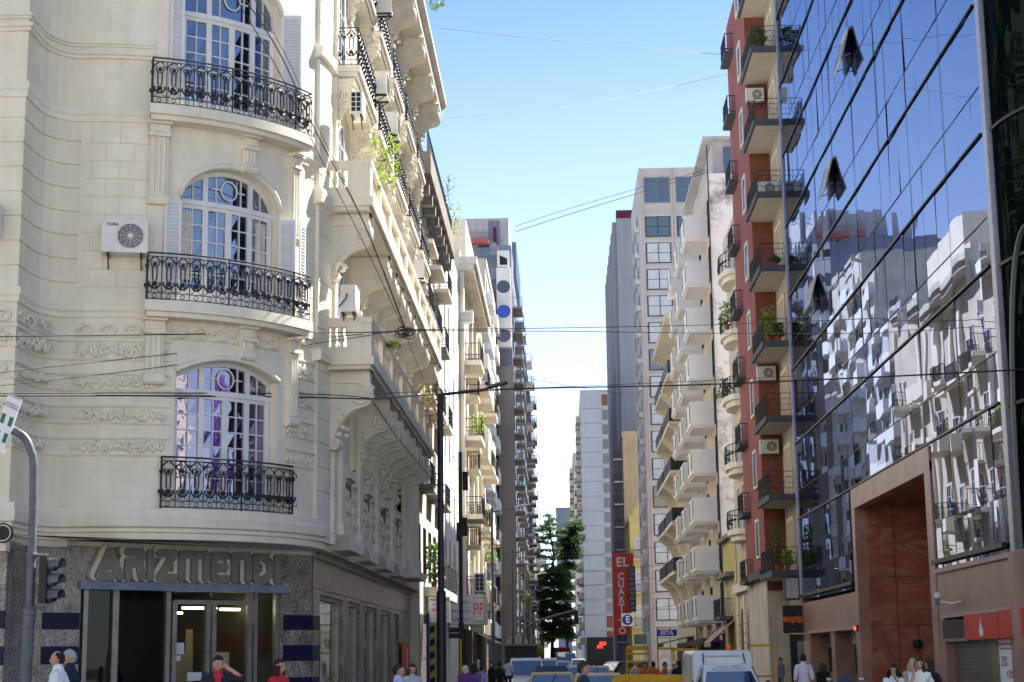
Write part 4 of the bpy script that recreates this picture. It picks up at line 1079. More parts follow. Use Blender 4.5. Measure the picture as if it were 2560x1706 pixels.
# ================================================================== right side: mirror-glass building
M['pink_granite'] = brickmat('pink_granite_cladding', (.38, .22, .19), (.42, .25, .215), (.30, .165, .14), 1.6, 1.3, .35, msize=.006, bump=.1)
M['red_marble'] = None
def red_marble():
    m, nt, b = nmat('polished_red_marble'); N = nt.nodes; L = nt.links
    tc = N.new('ShaderNodeTexCoord'); mp = N.new('ShaderNodeMapping'); mp.inputs['Scale'].default_value = (.7, .7, 1.6); L.new(tc.outputs['Object'], mp.inputs[0])
    nz = N.new('ShaderNodeTexNoise'); nz.inputs['Scale'].default_value = 1.1; nz.inputs['Detail'].default_value = 9; nz.inputs['Distortion'].default_value = 1.6; L.new(mp.outputs[0], nz.inputs['Vector'])
    r = N.new('ShaderNodeValToRGB'); e = r.color_ramp.elements; e[0].position = .25; e[0].color = (.26, .08, .055, 1); e[1].position = .8; e[1].color = (.52, .26, .18, 1); k = e.new(.5); k.color = (.38, .135, .095, 1)
    L.new(nz.outputs['Fac'], r.inputs['Fac']); L.new(r.outputs[0], b.inputs['Base Color']); b.inputs['Roughness'].default_value = .25
    return m
M['red_marble'] = red_marble()
def mirrorglass():
    m, nt, b = nmat('blue_mirror_glass'); N = nt.nodes; L = nt.links; out = N['Material Output']
    b.inputs['Base Color'].default_value = (.006, .008, .015, 1); b.inputs['Roughness'].default_value = .1
    g = N.new('ShaderNodeBsdfGlossy'); g.inputs['Color'].default_value = (.33, .38, .55, 1); g.inputs['Roughness'].default_value = .004
    mx = N.new('ShaderNodeMixShader'); mx.inputs['Fac'].default_value = .9
    L.new(b.outputs[0], mx.inputs[1]); L.new(g.outputs[0], mx.inputs[2]); L.new(mx.outputs[0], out.inputs['Surface'])
    tc = N.new('ShaderNodeTexCoord'); mp = N.new('ShaderNodeMapping'); mp.inputs['Scale'].default_value = (1, .5, .5); L.new(tc.outputs['Object'], mp.inputs[0])
    nz = N.new('ShaderNodeTexNoise'); nz.inputs['Scale'].default_value = .75; nz.inputs['Detail'].default_value = .8; nz.inputs['Roughness'].default_value = .4; L.new(mp.outputs[0], nz.inputs['Vector'])
    bp = N.new('ShaderNodeBump'); bp.inputs['Strength'].default_value = 1; bp.inputs['Distance'].default_value = .0065; L.new(nz.outputs['Fac'], bp.inputs['Height']); L.new(bp.outputs['Normal'], g.inputs['Normal'])
    return m
M['mirror'] = mirrorglass()
M['mullion'] = mat('dark_aluminium_rail', (.035, .03, .035), .4, .2, 5, metal=.5)
M['vent_blind'] = mat('tan_vent_pane', (.40, .34, .24), .25, .1, 2); M['silver'] = mat('silver_mullion', (.42, .42, .48), .35, .1, 3, metal=.5)
M['red'] = mat('bank_red_panel', (.60, .022, .015), .4, .08, 2)
M['sill'] = mat('pale_pink_stone_sill', (.45, .33, .31), .5, .08, 3)
M['dark_glass'] = glassmat('black_green_corner_glass', (.10, .14, .135), (.003, .005, .005), .05, fres=.05, wob=.10, wscale=.5, wvec=(1, 1, .22))
XR = 10.5
GB = thing('glass_building', 'office building clad in blue mirror glass over a red granite base with a tall portal', 'building', (16, 57, 0))
zs = [4.0, 7.52, 10.88, 14.21, 17.55, 20.88, 24.22, 27.55, 30.9, 34.2, 36]
ncol = 24; ys = [39.6 + (75.3 - 39.6) * i / ncol for i in range(ncol + 1)]
g = G(); jg = G()
def panel(y0, y1, z0, z1):
    j = [random.gauss(0, .0035) for _ in range(3)]
    cy, cz = (y0 + y1) / 2, (z0 + z1) / 2; f = lambda y, z: XR + j[0] + j[1] * (y - cy) * 1.4 + j[2] * (z - cz) * .8
    e = .002
    g.quad((f(y0, z0), y0 + e, z0 + e), (f(y1, z0), y1 - e, z0 + e), (f(y1, z1), y1 - e, z1 - e), (f(y0, z1), y0 + e, z1 - e))
OPEN = [(54.9, 21.5), (58.6, 17.7), (61.9, 14.35)]
for k in range(len(zs) - 1):
    zm = zs[k] + (zs[k + 1] - zs[k]) * .36
    for i in range(ncol):
        y0, y1 = ys[i], ys[i + 1]
        if k == 0:
            if 48.2 < (y0 + y1) / 2 < 61.4: continue
            panel(y0, y1, zs[k] - .05, zm); panel(y0, y1, zm, zs[k + 1])
        else: panel(y0, y1, zs[k], zm); panel(y0, y1, zm, zs[k + 1])
part(g, 'curtain_wall', 'mirror', GB, fixn=False)
g = G()   # body behind the glass
g.box(XR + .05, 30, 61.2, 75.3, 3.95, 36); g.box(XR + .05, 30, 39.7, 48.3, 3.95, 36); g.box(XR + .05, 30, 48.31, 61.19, 7.3, 36)
part(g, 'core', 'mullion', GB)
g = G()
for z in zs[1:-1]: g.mark(); g.box(XR - .055, XR - .012, 40.2, 75.25, z - .026, z + .026)
g.mark(); g.box(XR - .16, XR - .04, 40.2, 48, 4.08, 4.2); g.mark(); g.box(XR - .16, XR - .04, 61.5, 75.2, 4.08, 4.2)
part(g, 'rail', 'mullion', GB)
g = G()
for k in range(len(zs) - 1): zm = zs[k] + (zs[k + 1] - zs[k]) * .36; g.box(XR - .018, XR - .011, 40.2 if k else 61.4, 75.25, zm - .009, zm + .009)
for y in ys[3:-1:3]: g.box(XR - .016, XR - .0115, y - .005, y + .005, 7.52 if 48 < y < 61.4 else 4.0, 36)
part(g, 'glazing_joint', 'mullion', GB)
g = G(); g.box(XR - .07, XR + .05, 75.3, 75.45, 3.9, 36); part(g, 'end_mullion', 'silver', GB)
g = G(); g.box(XR - .12, XR + .04, 39.25, 39.6, 3.9, 36); part(g, 'corner_mullion', 'silver', GB)
# open vents
for (y, zt) in ((56.75, 23.44), (61.5, 20.09), (66.6, 16.7)):
    L_ = 1.3; a = R(15); y0, y1 = y, y + 1.75
    P = lambda yy, q: Vector((XR - .05 - sin(a) * q, yy, zt - cos(a) * q))
    fr = G()
    for aa, bb in (((y0, 0), (y0, L_)), ((y1, 0), (y1, L_)), ((y0, L_), (y1, L_)), ((y0, .02), (y1, .02))): fr.tube([P(*aa), P(*bb)], .035, 4)
    o = part(fr, 'open_vent', 'silver', GB)
    g = G(); g.quad(P(y0, 0), P(y1, 0), P(y1, L_), P(y0, L_)); part(g, 'pane', 'vent_blind', o, fixn=False)
    g = G(); g.quad((XR - .03, y0, zt - L_), (XR - .03, y1, zt - L_), (XR - .03, y1, zt), (XR - .03, y0, zt)); part(g, 'vent_opening', 'black', o, fixn=False)
    g = G()
    for yy in (y0 + .05, y1 - .05): g.tube([(XR - .03, yy, zt - L_ + .3), P(yy, L_ * .9)], .018, 4)
    part(g, 'stay_arm', 'silver', o)
# base: granite
g = G()
g.box(XR - .02, XR + .5, 61.3, 75.3, 2.62, 3.82); g.box(XR - .02, XR + .5, 38.5, 48.0, 2.68, 3.82)
for a, b_ in ((61.3, 61.75), (66.6, 67.5), (73.2, 75.3), (47.3, 48.0), (39.9, 40.5)): g.box(XR - .021, XR + 1.6, a, b_, 0, 2.619)
g.box(XR - .05, XR + .3, 48.0, 48.75, 0, 7.0); g.box(XR - .05, XR + .3, 60.66, 61.3, 0, 7.0); g.box(XR - .051, XR + .301, 48.0, 61.3, 6.75, 7.45)
part(g, 'granite_base', 'pink_granite', GB)
g = G(); g.box(XR - .12, XR + .06, 61.4, 75.3, 3.82, 3.94); g.mark(); g.box(XR - .12, XR + .06, 38.5, 47.9, 3.82, 3.94); g.mark(); g.box(XR - .1, XR + .3, 61.35, 73.3, 2.5, 2.621); g.mark(); g.box(XR - .12, XR + .3, 38.5, 47.5, 2.58, 2.69); part(g, 'sill', 'sill', GB)
g = G(); g.box(XR + .3, XR + 6, 60.4, 60.65, 0, 7); g.box(XR + .3, XR + 6, 48.2, 48.4, 0, 7); g.box(XR + 5.8, XR + 6, 48.4, 60.4, 0, 7); g.box(XR + .25, XR + 6, 48.4, 60.4, 6.9, 7.2); part(g, 'portal_lining', 'red_marble', GB)
g = G()
for x in (11.75, 12.45): g.mark(); g.box(x - .01, x + .01, 60.39, 60.41, .0, 6.8 if x < 12 else 2.6)
for z in (2.62, 4.3): g.mark(); g.box(10.82, 16, 60.388, 60.402, z - .008, z + .008)
part(g, 'panel_joint', 'mullion', GB)
g = G(); g.lathe([(.02, .16), (.14, .12), (.17, -.02), (.12, -.14), (.02, -.16)], (12.35, 60.25, 1.95), 12); solo(g, 'wall_lamp', 'black', 'small black round wall lamp on the red marble of the portal', 'lamp', smooth=True)
# doors on the left, shutter on the right
M['door_grey'] = mat('grey_green_door', (.20, .22, .20), .5, .12, 3)
for y0, y1 in ((67.5, 73.2), (61.75, 66.6)):
    g = G(); g.box(XR + .7, XR + .8, y0, y1, 0, 2.6); part(g, 'door', 'door_grey', GB)
    g = G()
    for q in (y0 + .3, y0 + 1.6, y0 + 3.2, y1 - .3): g.box(XR + .62, XR + .7, q - .06, q + .06, 0, 1.95)
    g.box(XR + .62, XR + .7, y0, y1, 1.95, 2.06); part(g, 'door_frame', 'steel', GB)
    g = G(); g.quad((XR + .66, y0 + .4, .9), (XR + .66, y1 - .4, .9), (XR + .66, y1 - .4, 1.9), (XR + .66, y0 + .4, 1.9)); part(g, 'door_glass', 'glass_dark', GB, fixn=False)
g = G(); g.box(XR + .45, XR + .6, 61.8, 65.4, 2.02, 2.5); part(g, 'transom_panel', 'palepaint', GB)
g = G()
for k in range(30): g.box(XR + .2, XR + .24, 42.9, 47.2, .1 + k * .065, .15 + k * .065)
part(g, 'roller_shutter', 'steel', GB)
g = G(); g.box(XR + .26, XR + .4, 40.5, 47.3, 0, 2.6); part(g, 'shutter_void', 'black', GB)
g = G(); g.box(XR + .1, XR + .2, 42.4, 42.9, 0, 2); g.box(XR + .1, XR + .2, 40.5, 40.62, 0, 2.6); part(g, 'shop_frame', 'steel', GB)
M['shop_green'] = mat('pale_green_shop_glass', (.22, .27, .23), .15)
g = G(); g.box(XR + .12, XR + .18, 40.62, 42.4, 0, 2); part(g, 'shop_window', 'shop_green', GB)
g = G(); g.box(XR - .12, XR + .2, 44.25, 47.2, 2.02, 2.5); g.cur = 1; g.box(XR - .14, XR + .2, 44.25, 47.2, 1.94, 2.02); solo(g, 'black_canopy_box', ['black', 'steel'], 'black box panel left of the red flame sign over the roller shutter', 'panel')
# bank signs
t = thing('bank_sign', 'red sign panel with a white flame emblem over the shop front at right', 'sign', (XR - .1, 42.5, 1.96), 'red bank sign panels')
g = G(); g.box(XR - .22, XR + .2, 40.8, 44.22, 1.97, 2.6); part(g, 'panel', 'red', t)
def fl(pts, o): 
    g = G(); g.prism([(-a, b_) for a, b_ in pts], (XR - .222 - o, 42.45, 2.28), (0, -1, 0), (0, 0, 1), (-.006, 0, 0)); return g
circ = [(.21 * cos(q * PI / 12), -.12 + .13 * sin(q * PI / 12)) for q in range(24)]
part(fl(circ, 0), 'emblem', 'white', t); part(fl([(.14, -.1), (.1, .04), (-.1, .26), (-.02, .08), (-.12, -.03), (-.04, -.14)], .004), 'emblem', 'white', t)
t = thing('bank_sign', 'plain red sign panel cut by the right edge of the photo', 'sign', (XR - .1, 40, 1.96), 'red bank sign panels'); g = G(); g.box(XR - .26, XR + .2, 38.4, 40.6, 1.98, 2.62); part(g, 'panel', 'red', t)
t = thing('promo_poster', 'white poster with red and grey discount figures in the shop window at right', 'poster', (XR, 41.4, .2)); g = G(); g.box(XR + .07, XR + .1, 40.7, 42.0, .1, 1.95); part(g, 'sheet', 'white', t)
M['pinktext'] = mat('pink_print', (.55, .10, .14), .6); M['greytext'] = mat('grey_print', (.2, .2, .22), .6)
for s_, y, z, sz, c_ in (('25%', 41.55, 1.42, .34, 'greytext'), ('+10%', 41.1, 1.12, .28, 'pinktext'), ('20%', 41.45, .78, .34, 'pinktext')): text(s_, sz, t, (XR + .066, y, z), (0, -1, 0), (0, 0, 1), c_, .003)
g = G(); g.box(XR + .055, XR + .066, 40.75, 41.95, 1.82, 1.86); g.box(XR + .055, XR + .066, 40.75, 41.8, 1.72, 1.75); part(g, 'print_line', 'pinktext', t)
# security camera
t = thing('security_camera', 'white security camera on a bracket on the pink granite', 'security camera', (XR - .2, 46, 3.0)); g = G(); g.tube([(XR - .35, 46.7, 3.0), (XR - .5, 45.9, 3.17)], .085, 8); part(g, 'housing', 'white', t); g = G(); g.tube([(XR, 45.2, 2.98), (XR - .2, 45.5, 2.93), (XR - .4, 45.9, 3.0)], .022, 6); part(g, 'arm', 'white', t)
M['redlamp'] = mat('red_alarm_lamp', (.6, .01, .01), .3, emit=((1, .03, .02), 2.5))
g = G(); g.box(XR - .12, XR - .021, 61.0, 61.35, 2.42, 2.64); g.cur = 1; g.box(XR - .15, XR - .12, 61.12, 61.3, 2.46, 2.6); solo(g, 'alarm_box', ['black', 'redlamp'], 'small black alarm box with a red lamp beside the portal', 'alarm')

# ---- dark curved corner
M['arch_green'] = mat('grey_green_arch_rim', (.045, .07, .07), .3, .1, 2)
DC = thing('dark_glass_corner', 'curved black-green glass corner at the right edge with a great arched opening', 'building', (14.5, 37, 0))
arcr = [(14.6 - 4.1 * cos(R(a)), 39.2 - 4.1 * sin(R(a))) for a in range(0, 91, 5)] + [(30, 35.1)]
g = G()
for k in range(10):
    z0, z1 = 3.95 + k * 3.35, 3.95 + (k + 1) * 3.35
    for i in range(len(arcr) - 1):
        a, b_ = arcr[i], arcr[i + 1]; g.quad((a[0], a[1], z0), (b_[0], b_[1], z0), (b_[0], b_[1], z1 - .03), (a[0], a[1], z1 - .03))
part(g, 'corner_glass', 'dark_glass', DC, fixn=False)
g = G()
for k in range(11): g.mark(); g.sweep(arcr[::-1], [(-.05, 3.9 + k * 3.35), (.05, 3.9 + k * 3.35), (.05, 3.98 + k * 3.35), (-.05, 3.98 + k * 3.35)])
part(g, 'glazing_bar', 'mullion', DC)
g = G(); g.tube([(14.6 - 4.13 * cos(R(22 + 19 * cos(q * PI / 30))), 39.2 - 4.13 * sin(R(22 + 19 * cos(q * PI / 30))), 3.95 + 7.3 * sin(q * PI / 30)) for q in range(31)], .08, 6); part(g, 'arch_rim', 'arch_green', DC)
g = G(); g.sweep(arcr[::-1], [(-.3, 0), (0, 0), (0, 3.9), (-.3, 3.9)]); part(g, 'granite_base', 'pink_granite', DC)

# ================================================================== brick building with balconies
M['brick'] = brickmat('red_brick', (.30, .075, .045), (.24, .055, .035), (.27, .15, .11), .25, .085, .9, msize=.012)
M['pink_render'] = mat('pink_red_render', (.29, .09, .077), .85, .08, .8, streak=.15)
M['slab_grey'] = mat('dark_grey_slab_edge', (.09, .10, .115), .8, .12, 1.5)
M['soffit_beige'] = mat('beige_soffit', (.62, .56, .48), .85, .08, .8)
M['grey_side'] = mat('grey_beige_side_wall', (.42, .39, .33), .85, .08, .8, streak=.15)
BB = thing('brick_building', 'red brick apartment building with stacked corner balconies beside the blue glass', 'building', (12, 84, 0))
g = G(); g.box(9.6, 22, 80.6, 89, 5.6, 35.8); part(g, 'street_wall', 'pink_render', BB)
g = G(); g.box(9.64, 10.6, 80.56, 80.598, 4.6, 36); part(g, 'brick_wall', 'brick', BB)
g = G(); g.box(10.6, 22, 75.5, 80.55, 0, 35.7); part(g, 'side_wall', 'grey_side', BB)
SZ = [5.35, 8.75, 12.3, 15.75, 19.3, 22.8, 26.3, 29.9, 33.4]
slab = G(); slab.cur = 0; slab.box(9.3, 10.6, 75.9, 80.56, -.30, -.02); slab.cur = 1; slab.box(9.42, 10.6, 76.05, 80.5, -.32, -.3)
slab_me = slab.mesh('balcony_slab', ['slab_grey', 'soffit_beige'])
rg = G()
def rrail(g, pts, h=1.0):
    a, b_ = Vector(pts[0]), Vector(pts[1]); L_ = (b_ - a).length; n = max(2, int(L_ / .55))
    for z in (h, h * .75, h * .5, h * .25): g.tube([a + Vector((0, 0, z)), b_ + Vector((0, 0, z))], .016 if z == h else .009, 4)
    for i in range(n + 1): p = a + (b_ - a) * i / n; g.tube([p, p + Vector((0, 0, h))], .012, 4)
    for i in range(n): 
        p = a + (b_ - a) * (i + .5) / n; q = (b_ - a).normalized()
        g.tube([p + q * (.2 * cos(2 * PI * t / 10)) + Vector((0, 0, h * .5 + .3 * sin(2 * PI * t / 10))) for t in range(10)], .008, 4, closed=True)
rrail(rg, [(9.38, 75.98, 0), (10.5, 75.98, 0)]); rrail(rg, [(9.38, 75.98, 0), (9.38, 80.5, 0)])
for i in range(18): y = 76.1 + i * .25; rg.tube([(9.38, y, 0), (9.38, y + .1, .5), (9.38, y, 1)], .012, 4)
rail_me = rg.mesh('railing', 'iron')
dg_ = G(); dg_.box(10.52, 10.6, 77.2, 79.6, .02, 2.5); dg_.cur = 1; dg_.box(10.5, 10.52, 77.45, 79.35, .02, 2.3)
M['door_cream'] = mat('cream_door_frame', (.68, .62, .48), .7, .06, 2); M['door_brown'] = mat('tan_wooden_door', (.42, .33, .22), .6, .1, 3)
door_me = dg_.mesh('balcony_door', ['door_cream', 'door_brown'])
for k, z in enumerate(SZ):
    s_ = put(slab_me, 'balcony', BB, (0, 0, z)); r_ = bpy.data.objects.new('railing', rail_me); link(r_, s_)
    put(door_me, 'balcony_door', BB, (0, 0, z))
W_pink = flat_window(1.3, 1.9, 1, 1, .12, .07, 'white', 'glass_far')
for k, z in enumerate(SZ): put(W_pink, 'window', BB, (9.6, 83.2, z + .9), RR)
bmP = bal_mesh(2.4, .45, 1.0, 'scroll', 'slab_grey', 'iron')
for k, z in enumerate(SZ): put(bmP, 'balcony', BB, (9.6, 87.2, z), RR)
g = G(); g.box(9.62, 22, 80.62, 89, 0, 5.6); part(g, 'ground_floor', 'grey_cream', BB)
g = G(); g.box(9.3, 9.64, 80.7, 88.8, 5.2, 5.6); part(g, 'ledge', 'slab_grey', BB)
for k, lb in ((6, 'white fan air conditioner below the upper balcony of the brick building'), (5, 'air conditioner behind the railing of a brick building balcony'), (2, 'air conditioner hung under a lower balcony of the brick building'), (1, 'air conditioner above the leafy lowest balcony of the brick building')):
    z = SZ[k]
    air_con((9.95, 80.3 if k in (6, 2, 1) else 77.0, z + (2.3 if k in (6, 2, 1) else .05)), 0, lb, 'fan', 1.05)
for k, y, r_, h_, m_, lb in ((3, 76.8, .45, 1.5, 'leaf_light', 'bushy yellow-green climbing plant on a middle brick balcony'), (3, 76.4, .3, .7, 'leaf', 'plant in a terracotta pot at the front of a middle brick balcony'), (0, 77.2, .4, 1.9, 'leaf', 'tall leafy climber on the lowest brick balcony'), (0, 76.5, .3, .7, 'leaf_light', 'low plant on the lowest brick balcony'), (4, 76.5, .25, .3, 'leaf', 'small low plant on the fourth brick balcony from the bottom'), (7, 76.8, .5, 1.0, 'leaf', 'dense plant on the uppermost visible brick balcony')):
    place_thing_plant((9.75 + .35 * (y < 76.6), y, SZ[k]), 0, lb, r_, h_, m_, 170)
g = G()
for k in range(5): g.tube([(9.9, 76.3 + k * .05, SZ[0]), (10.2, 76.4 + k * .06, SZ[0] + .9)], .02, 4); g.tube([(10.2, 76.3 + k * .05, SZ[0]), (9.9, 76.4 + k * .06, SZ[0] + .9)], .02, 4)
solo(g, 'folding_chair', 'door_brown', 'folded wooden chair on the lowest brick balcony', 'chair')
# grey hanging box and express sign below the balconies
g = G(); g.box(9.8, 10.45, 75.6, 76.2, 4.0, 5.0); g.cur = 1; g.box(9.85, 10.4, 75.58, 75.6, 4.08, 4.95); solo(g, 'blank_sign_box', ['mullion', 'pale_concrete'], 'blank grey light box hanging under the lowest brick balcony', 'sign')
t = thing('express_sign', 'dark grey shop sign with orange letters reading express', 'sign', (10, 76, 2.5)); g = G(); g.box(9.62, 10.52, 75.2, 75.4, 2.55, 3.75); part(g, 'board', 'mullion', t)
M['orange'] = mat('orange_letters', (.85, .17, .02), .4)
text('express', .52, t, (10.13, 75.195, 3.17), (1, 0, 0), (0, 0, 1), 'orange', .01, sx=.40, bold=.012); g = G(); g.lathe([(.12, 0), (.1, -.02)], (9.72, 75.2, 3.15), 12, 'y'); part(g, 'emblem', 'orange', t)
g = G(); g.box(9.9, 10.6, 75.3, 75.5, 0, 2.5); g.cur = 1; g.box(10.0, 10.5, 75.28, 75.3, .3, 2.2); solo(g, 'kiosk_front', ['mullion', 'glass_far'], 'dark shop window below the express sign', 'shop front')

# ================================================================== cream french building behind the brick one
CB = bldg('cream_house', 'narrow cream house with bowed iron balconies and rusticated arches just beyond the brick building', 9.9, 22, 89.05, 96.9, 25, 'beige')
bow = G()
pts = [(-2.2 + 4.4 * i / 14, -.85 * (1 - (2 * i / 14 - 1) ** 2) ** .5 - .05) for i in range(15)]
bow.prism(pts + [(2.2, 0), (-2.2, 0)], (0, 0, -.3), (1, 0, 0), (0, 1, 0), (0, 0, .3)); bow.prism([(a * .85, b_ * .8) for a, b_ in pts] + [(1.8, 0), (-1.8, 0)], (0, 0, -.6), (1, 0, 0), (0, 1, 0), (0, 0, .298)); bow.cur = 1
for a, b_ in pts: bow.tube([(a * .97, b_ * .96, 0), (a * .97, b_ * .96 - .04, .4), (a * .97, b_ * .96, 1)], .02, 4)
bow.tube([(a * .97, b_ * .96, 1) for a, b_ in pts], .03, 5)
for a, b_ in pts[1:-1]: bow.ico((a * .97, b_ * .96, .5), .08, 1)
bow_me = bow.mesh('balcony', ['cream', 'iron'])
for k, z in enumerate((8.3, 11.9, 15.6, 19.2, 22.6)):
    put(bow_me, 'balcony', CB, (9.95, 92.8, z), RR); put(W_tall, 'window', CB, (9.9, 91.6, z), RR); put(W_tall, 'window', CB, (9.9, 94.2, z), RR)
g = G()
for k in range(9): g.mark(); g.box(9.78, 9.92, 89.1, 89.9, .2 + k * .52, .66 + k * .52)
for k in range(9): g.mark(); g.box(9.78, 9.92, 92.6, 93.3, .2 + k * .52, .66 + k * .52)
for k in range(9): g.mark(); g.box(9.78, 9.92, 96.1, 96.85, .2 + k * .52, .66 + k * .52)
g.mark(); g.box(9.6, 9.92, 89.1, 96.9, 5.0, 5.5)
part(g, 'stone_course', 'cream', CB)
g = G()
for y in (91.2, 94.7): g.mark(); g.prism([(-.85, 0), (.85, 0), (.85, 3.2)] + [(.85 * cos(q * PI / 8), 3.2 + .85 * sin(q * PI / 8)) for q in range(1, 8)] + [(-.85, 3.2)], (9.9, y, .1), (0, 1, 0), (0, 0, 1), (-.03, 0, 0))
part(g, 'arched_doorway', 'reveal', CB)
place_thing_plant((9.3, 91.4, 19.2), 0, 'spiky plant on the bowed balcony beside the mottled white wall', .5, 1.4, 'leaf_light', 120)
place_thing_plant((9.3, 94.2, 15.6), 0, 'green plant on the bowed iron balcony below the spiky one', .5, 1.2, 'leaf', 150)
# ---- yellow house
M['yellow_house'] = mat('yellow_render', (.58, .50, .20), .85, .08, .8, streak=.1)
YB = bldg('yellow_house', 'small low yellow house with a dark roof edge wedged beside the white cube balconies', 9.85, 20, 96.95, 104.6, 8.3, 'yellow_house', cap=False)
g = G(); g.hexa([(9.5, 96.96, 8.3), (20, 96.96, 8.3), (20, 104.6, 8.3), (9.5, 104.6, 8.3), (9.5, 96.96, 8.55), (20, 96.96, 9.6), (20, 104.6, 9.6), (9.5, 104.6, 8.55)]); part(g, 'roof', 'old_cornice', YB)
g = G(); g.box(9.35, 9.85, 98, 104.4, 6.1, 6.35); part(g, 'door_hood', 'old_cornice', YB)
put(W_tall, 'window', YB, (9.85, 101.8, 3.9), RR); put(bal_mesh(4.4, .8, 1.0, 'bars', 'slab_grey', 'iron'), 'balcony', YB, (9.85, 101.5, 3.85), RR)
# ---- white cube-balcony building
WB = thing('cube_balcony_building', 'tall pale building with white cube balconies and a mottled white end wall', 'building', (15, 115, 0))
def mottled():
    m, nt, b = nmat('mottled_white_end_wall'); N = nt.nodes; L = nt.links; b.inputs['Roughness'].default_value = .9
    tc = N.new('ShaderNodeTexCoord'); n1 = N.new('ShaderNodeTexNoise'); n1.inputs['Scale'].default_value = .55; n1.inputs['Detail'].default_value = 10; n1.inputs['Roughness'].default_value = .72; L.new(tc.outputs['Object'], n1.inputs['Vector'])
    r = N.new('ShaderNodeValToRGB'); e = r.color_ramp.elements; e[0].position = .38; e[0].color = (.34, .32, .30, 1); e[1].position = .52; e[1].color = (.88, .87, .86, 1); L.new(n1.outputs['Fac'], r.inputs['Fac']); L.new(r.outputs[0], b.inputs['Base Color']); return m
M['mottled'] = mottled()
g = G(); g.box(9.8, 22, 105, 125, 0, 32); part(g, 'wall', 'yellow_pale' if 'yellow_pale' in M else 'beige', WB)
g = G(); g.box(9.82, 22, 104.94, 104.998, 0, 32.1); part(g, 'end_wall', 'mottled', WB)
g = G(); g.box(9.75, 9.82, 104.9, 105.0, 0, 34); part(g, 'corner_pipe', 'pole', WB)
g = G(); g.box(10.2, 22, 105.5, 124.8, 32, 34.4); part(g, 'roof_house', 'pale_concrete', WB)
for x in (10.9, 12.2): g = G(); g.box(x, x + 1.1, 105.44, 105.5, 32.4, 34.0); part(g, 'roof_window', 'glass_far', WB)
g = G(); g.box(9.55, 22, 105.02, 125, 34.4, 34.62); part(g, 'roof_slab', 'pale_concrete', WB)
cube = G(); cube.hexa([(-2.1, -1.5, 0), (2.1, -1.5, 0), (2.1, 0, 0), (-2.1, 0, 0), (-2.1, -1.5, 1.55), (2.1, -1.5, 1.55), (2.1, 0, 1.55), (-2.1, 0, 1.55)]); cube.box(-2.0, 2.0, -1.4, 0, -.14, -.001); cube.cur = 1
cube.box(1.2, 1.7, -1.53, -1.5, .25, 1.4); cube.box(-1.5, -1.0, -1.53, -1.5, .25, 1.4)
M['green_glass'] = mat('dark_green_slot', (.03, .07, .06), .3)
cube_me = cube.mesh('cube_balcony', ['white', 'green_glass'])
for k in range(9):
    z = 3.75 + k * 3.05
    for i, y in enumerate((108.4, 115.6, 122.6)):
        put(cube_me, 'cube_balcony', WB, (9.8, y, z), RR); put(W_dark, 'window', WB, (9.8, y - 3.0, z), RR)
        if k > 6: pass
place = None
# ---- cream building with curved eaves
EB = bldg('curved_balcony_building', 'old cream building with dark railings and great curved brackets beyond the cube balconies', 9.7, 22, 126, 146, 26.6, 'beige', cap=False)
g = G(); g.prism([(0, 26.2), (-1.5, 26.9), (-1.6, 27.2), (0, 27.6)], (9.7, 126.02, 0), (1, 0, 0), (0, 0, 1), (0, 19.9, 0)); part(g, 'eave', 'beige', EB)
cv = G(); cv.box(-4.5, 4.5, -1.5, 0, -.25, 0)
cv.prism([(0, -2.4), (-.25, -2.0), (-.45, -1.3), (-.9, -.7), (-1.4, -.35), (-1.45, -.251), (0, -.251)], (-4.2, 0, 0), (0, 1, 0), (0, 0, 1), (.5, 0, 0)); cv.prism([(0, -2.4), (-.25, -2.0), (-.45, -1.3), (-.9, -.7), (-1.4, -.35), (-1.45, -.251), (0, -.251)], (3.7, 0, 0), (0, 1, 0), (0, 0, 1), (.5, 0, 0)); cv.cur = 1
cv.box(-4.45, 4.45, -1.46, -1.4, 0, 1.0); cv.box(-4.45, -4.4, -1.4, 0, 0, 1.0); cv.box(4.4, 4.45, -1.4, 0, 0, 1)
cv_me = cv.mesh('balcony', ['cream', 'iron'])
for k, z in enumerate((7.8, 11.5, 15.3, 19.0, 22.7)):
    for y in (130.8, 140.8): put(cv_me, 'balcony', EB, (9.7, y, z), RR); put(W_tall, 'window', EB, (9.7, y - 1.5, z), RR); put(W_tall, 'window', EB, (9.7, y + 1.5, z), RR)
# ---- pink framed tower
PT = thing('pink_tower', 'tall pink-framed apartment tower with large gridded windows', 'building', (13, 182, 0))
M['pink_frame'] = mat('pale_pink_concrete', (.60, .545, .53), .8, .06, .6, streak=.1)
g = G(); g.box(8.4, 22, 165, 184, 0, 50.2); part(g, 'wall', 'pink_frame', PT)
W_grid = flat_window(2.5, 2.15, 2, 2, .09, .08, 'mullion', 'glass_far')
M['curtained'] = mat('curtained_window', (.60, .62, .68), .3, .08, 1.0)
W_grid2 = flat_window(2.5, 2.15, 2, 2, .09, .08, 'mullion', 'curtained'); W_top = flat_window(2.6, 2.7, 2, 2, .08, .06, 'steel', 'glass_far'); W_strip = flat_window(2.5, .5, 2, 1, .06, .05, 'mullion', 'glass_far')
for k in range(17):
    z = 2.2 + k * 2.72
    if k == 16: put(W_top, 'window', PT, (10.2, 165, z + .8), 0); put(W_top, 'window', PT, (13.4, 165, z + .8), 0); continue
    put(W_grid2 if k % 5 else W_grid, 'window', PT, (10.2, 165, z), 0)
    put(W_grid, 'window', PT, (13.4, 165, z), 0)
g = G()
for x in (8.7, 11.6, 11.9, 14.8): g.mark(); g.box(x, x + .14, 164.85, 165, 0, 50)
for k in range(17): g.mark(); g.box(8.84, 15, 164.9, 165, 1.6 + k * 2.72, 1.95 + k * 2.72)
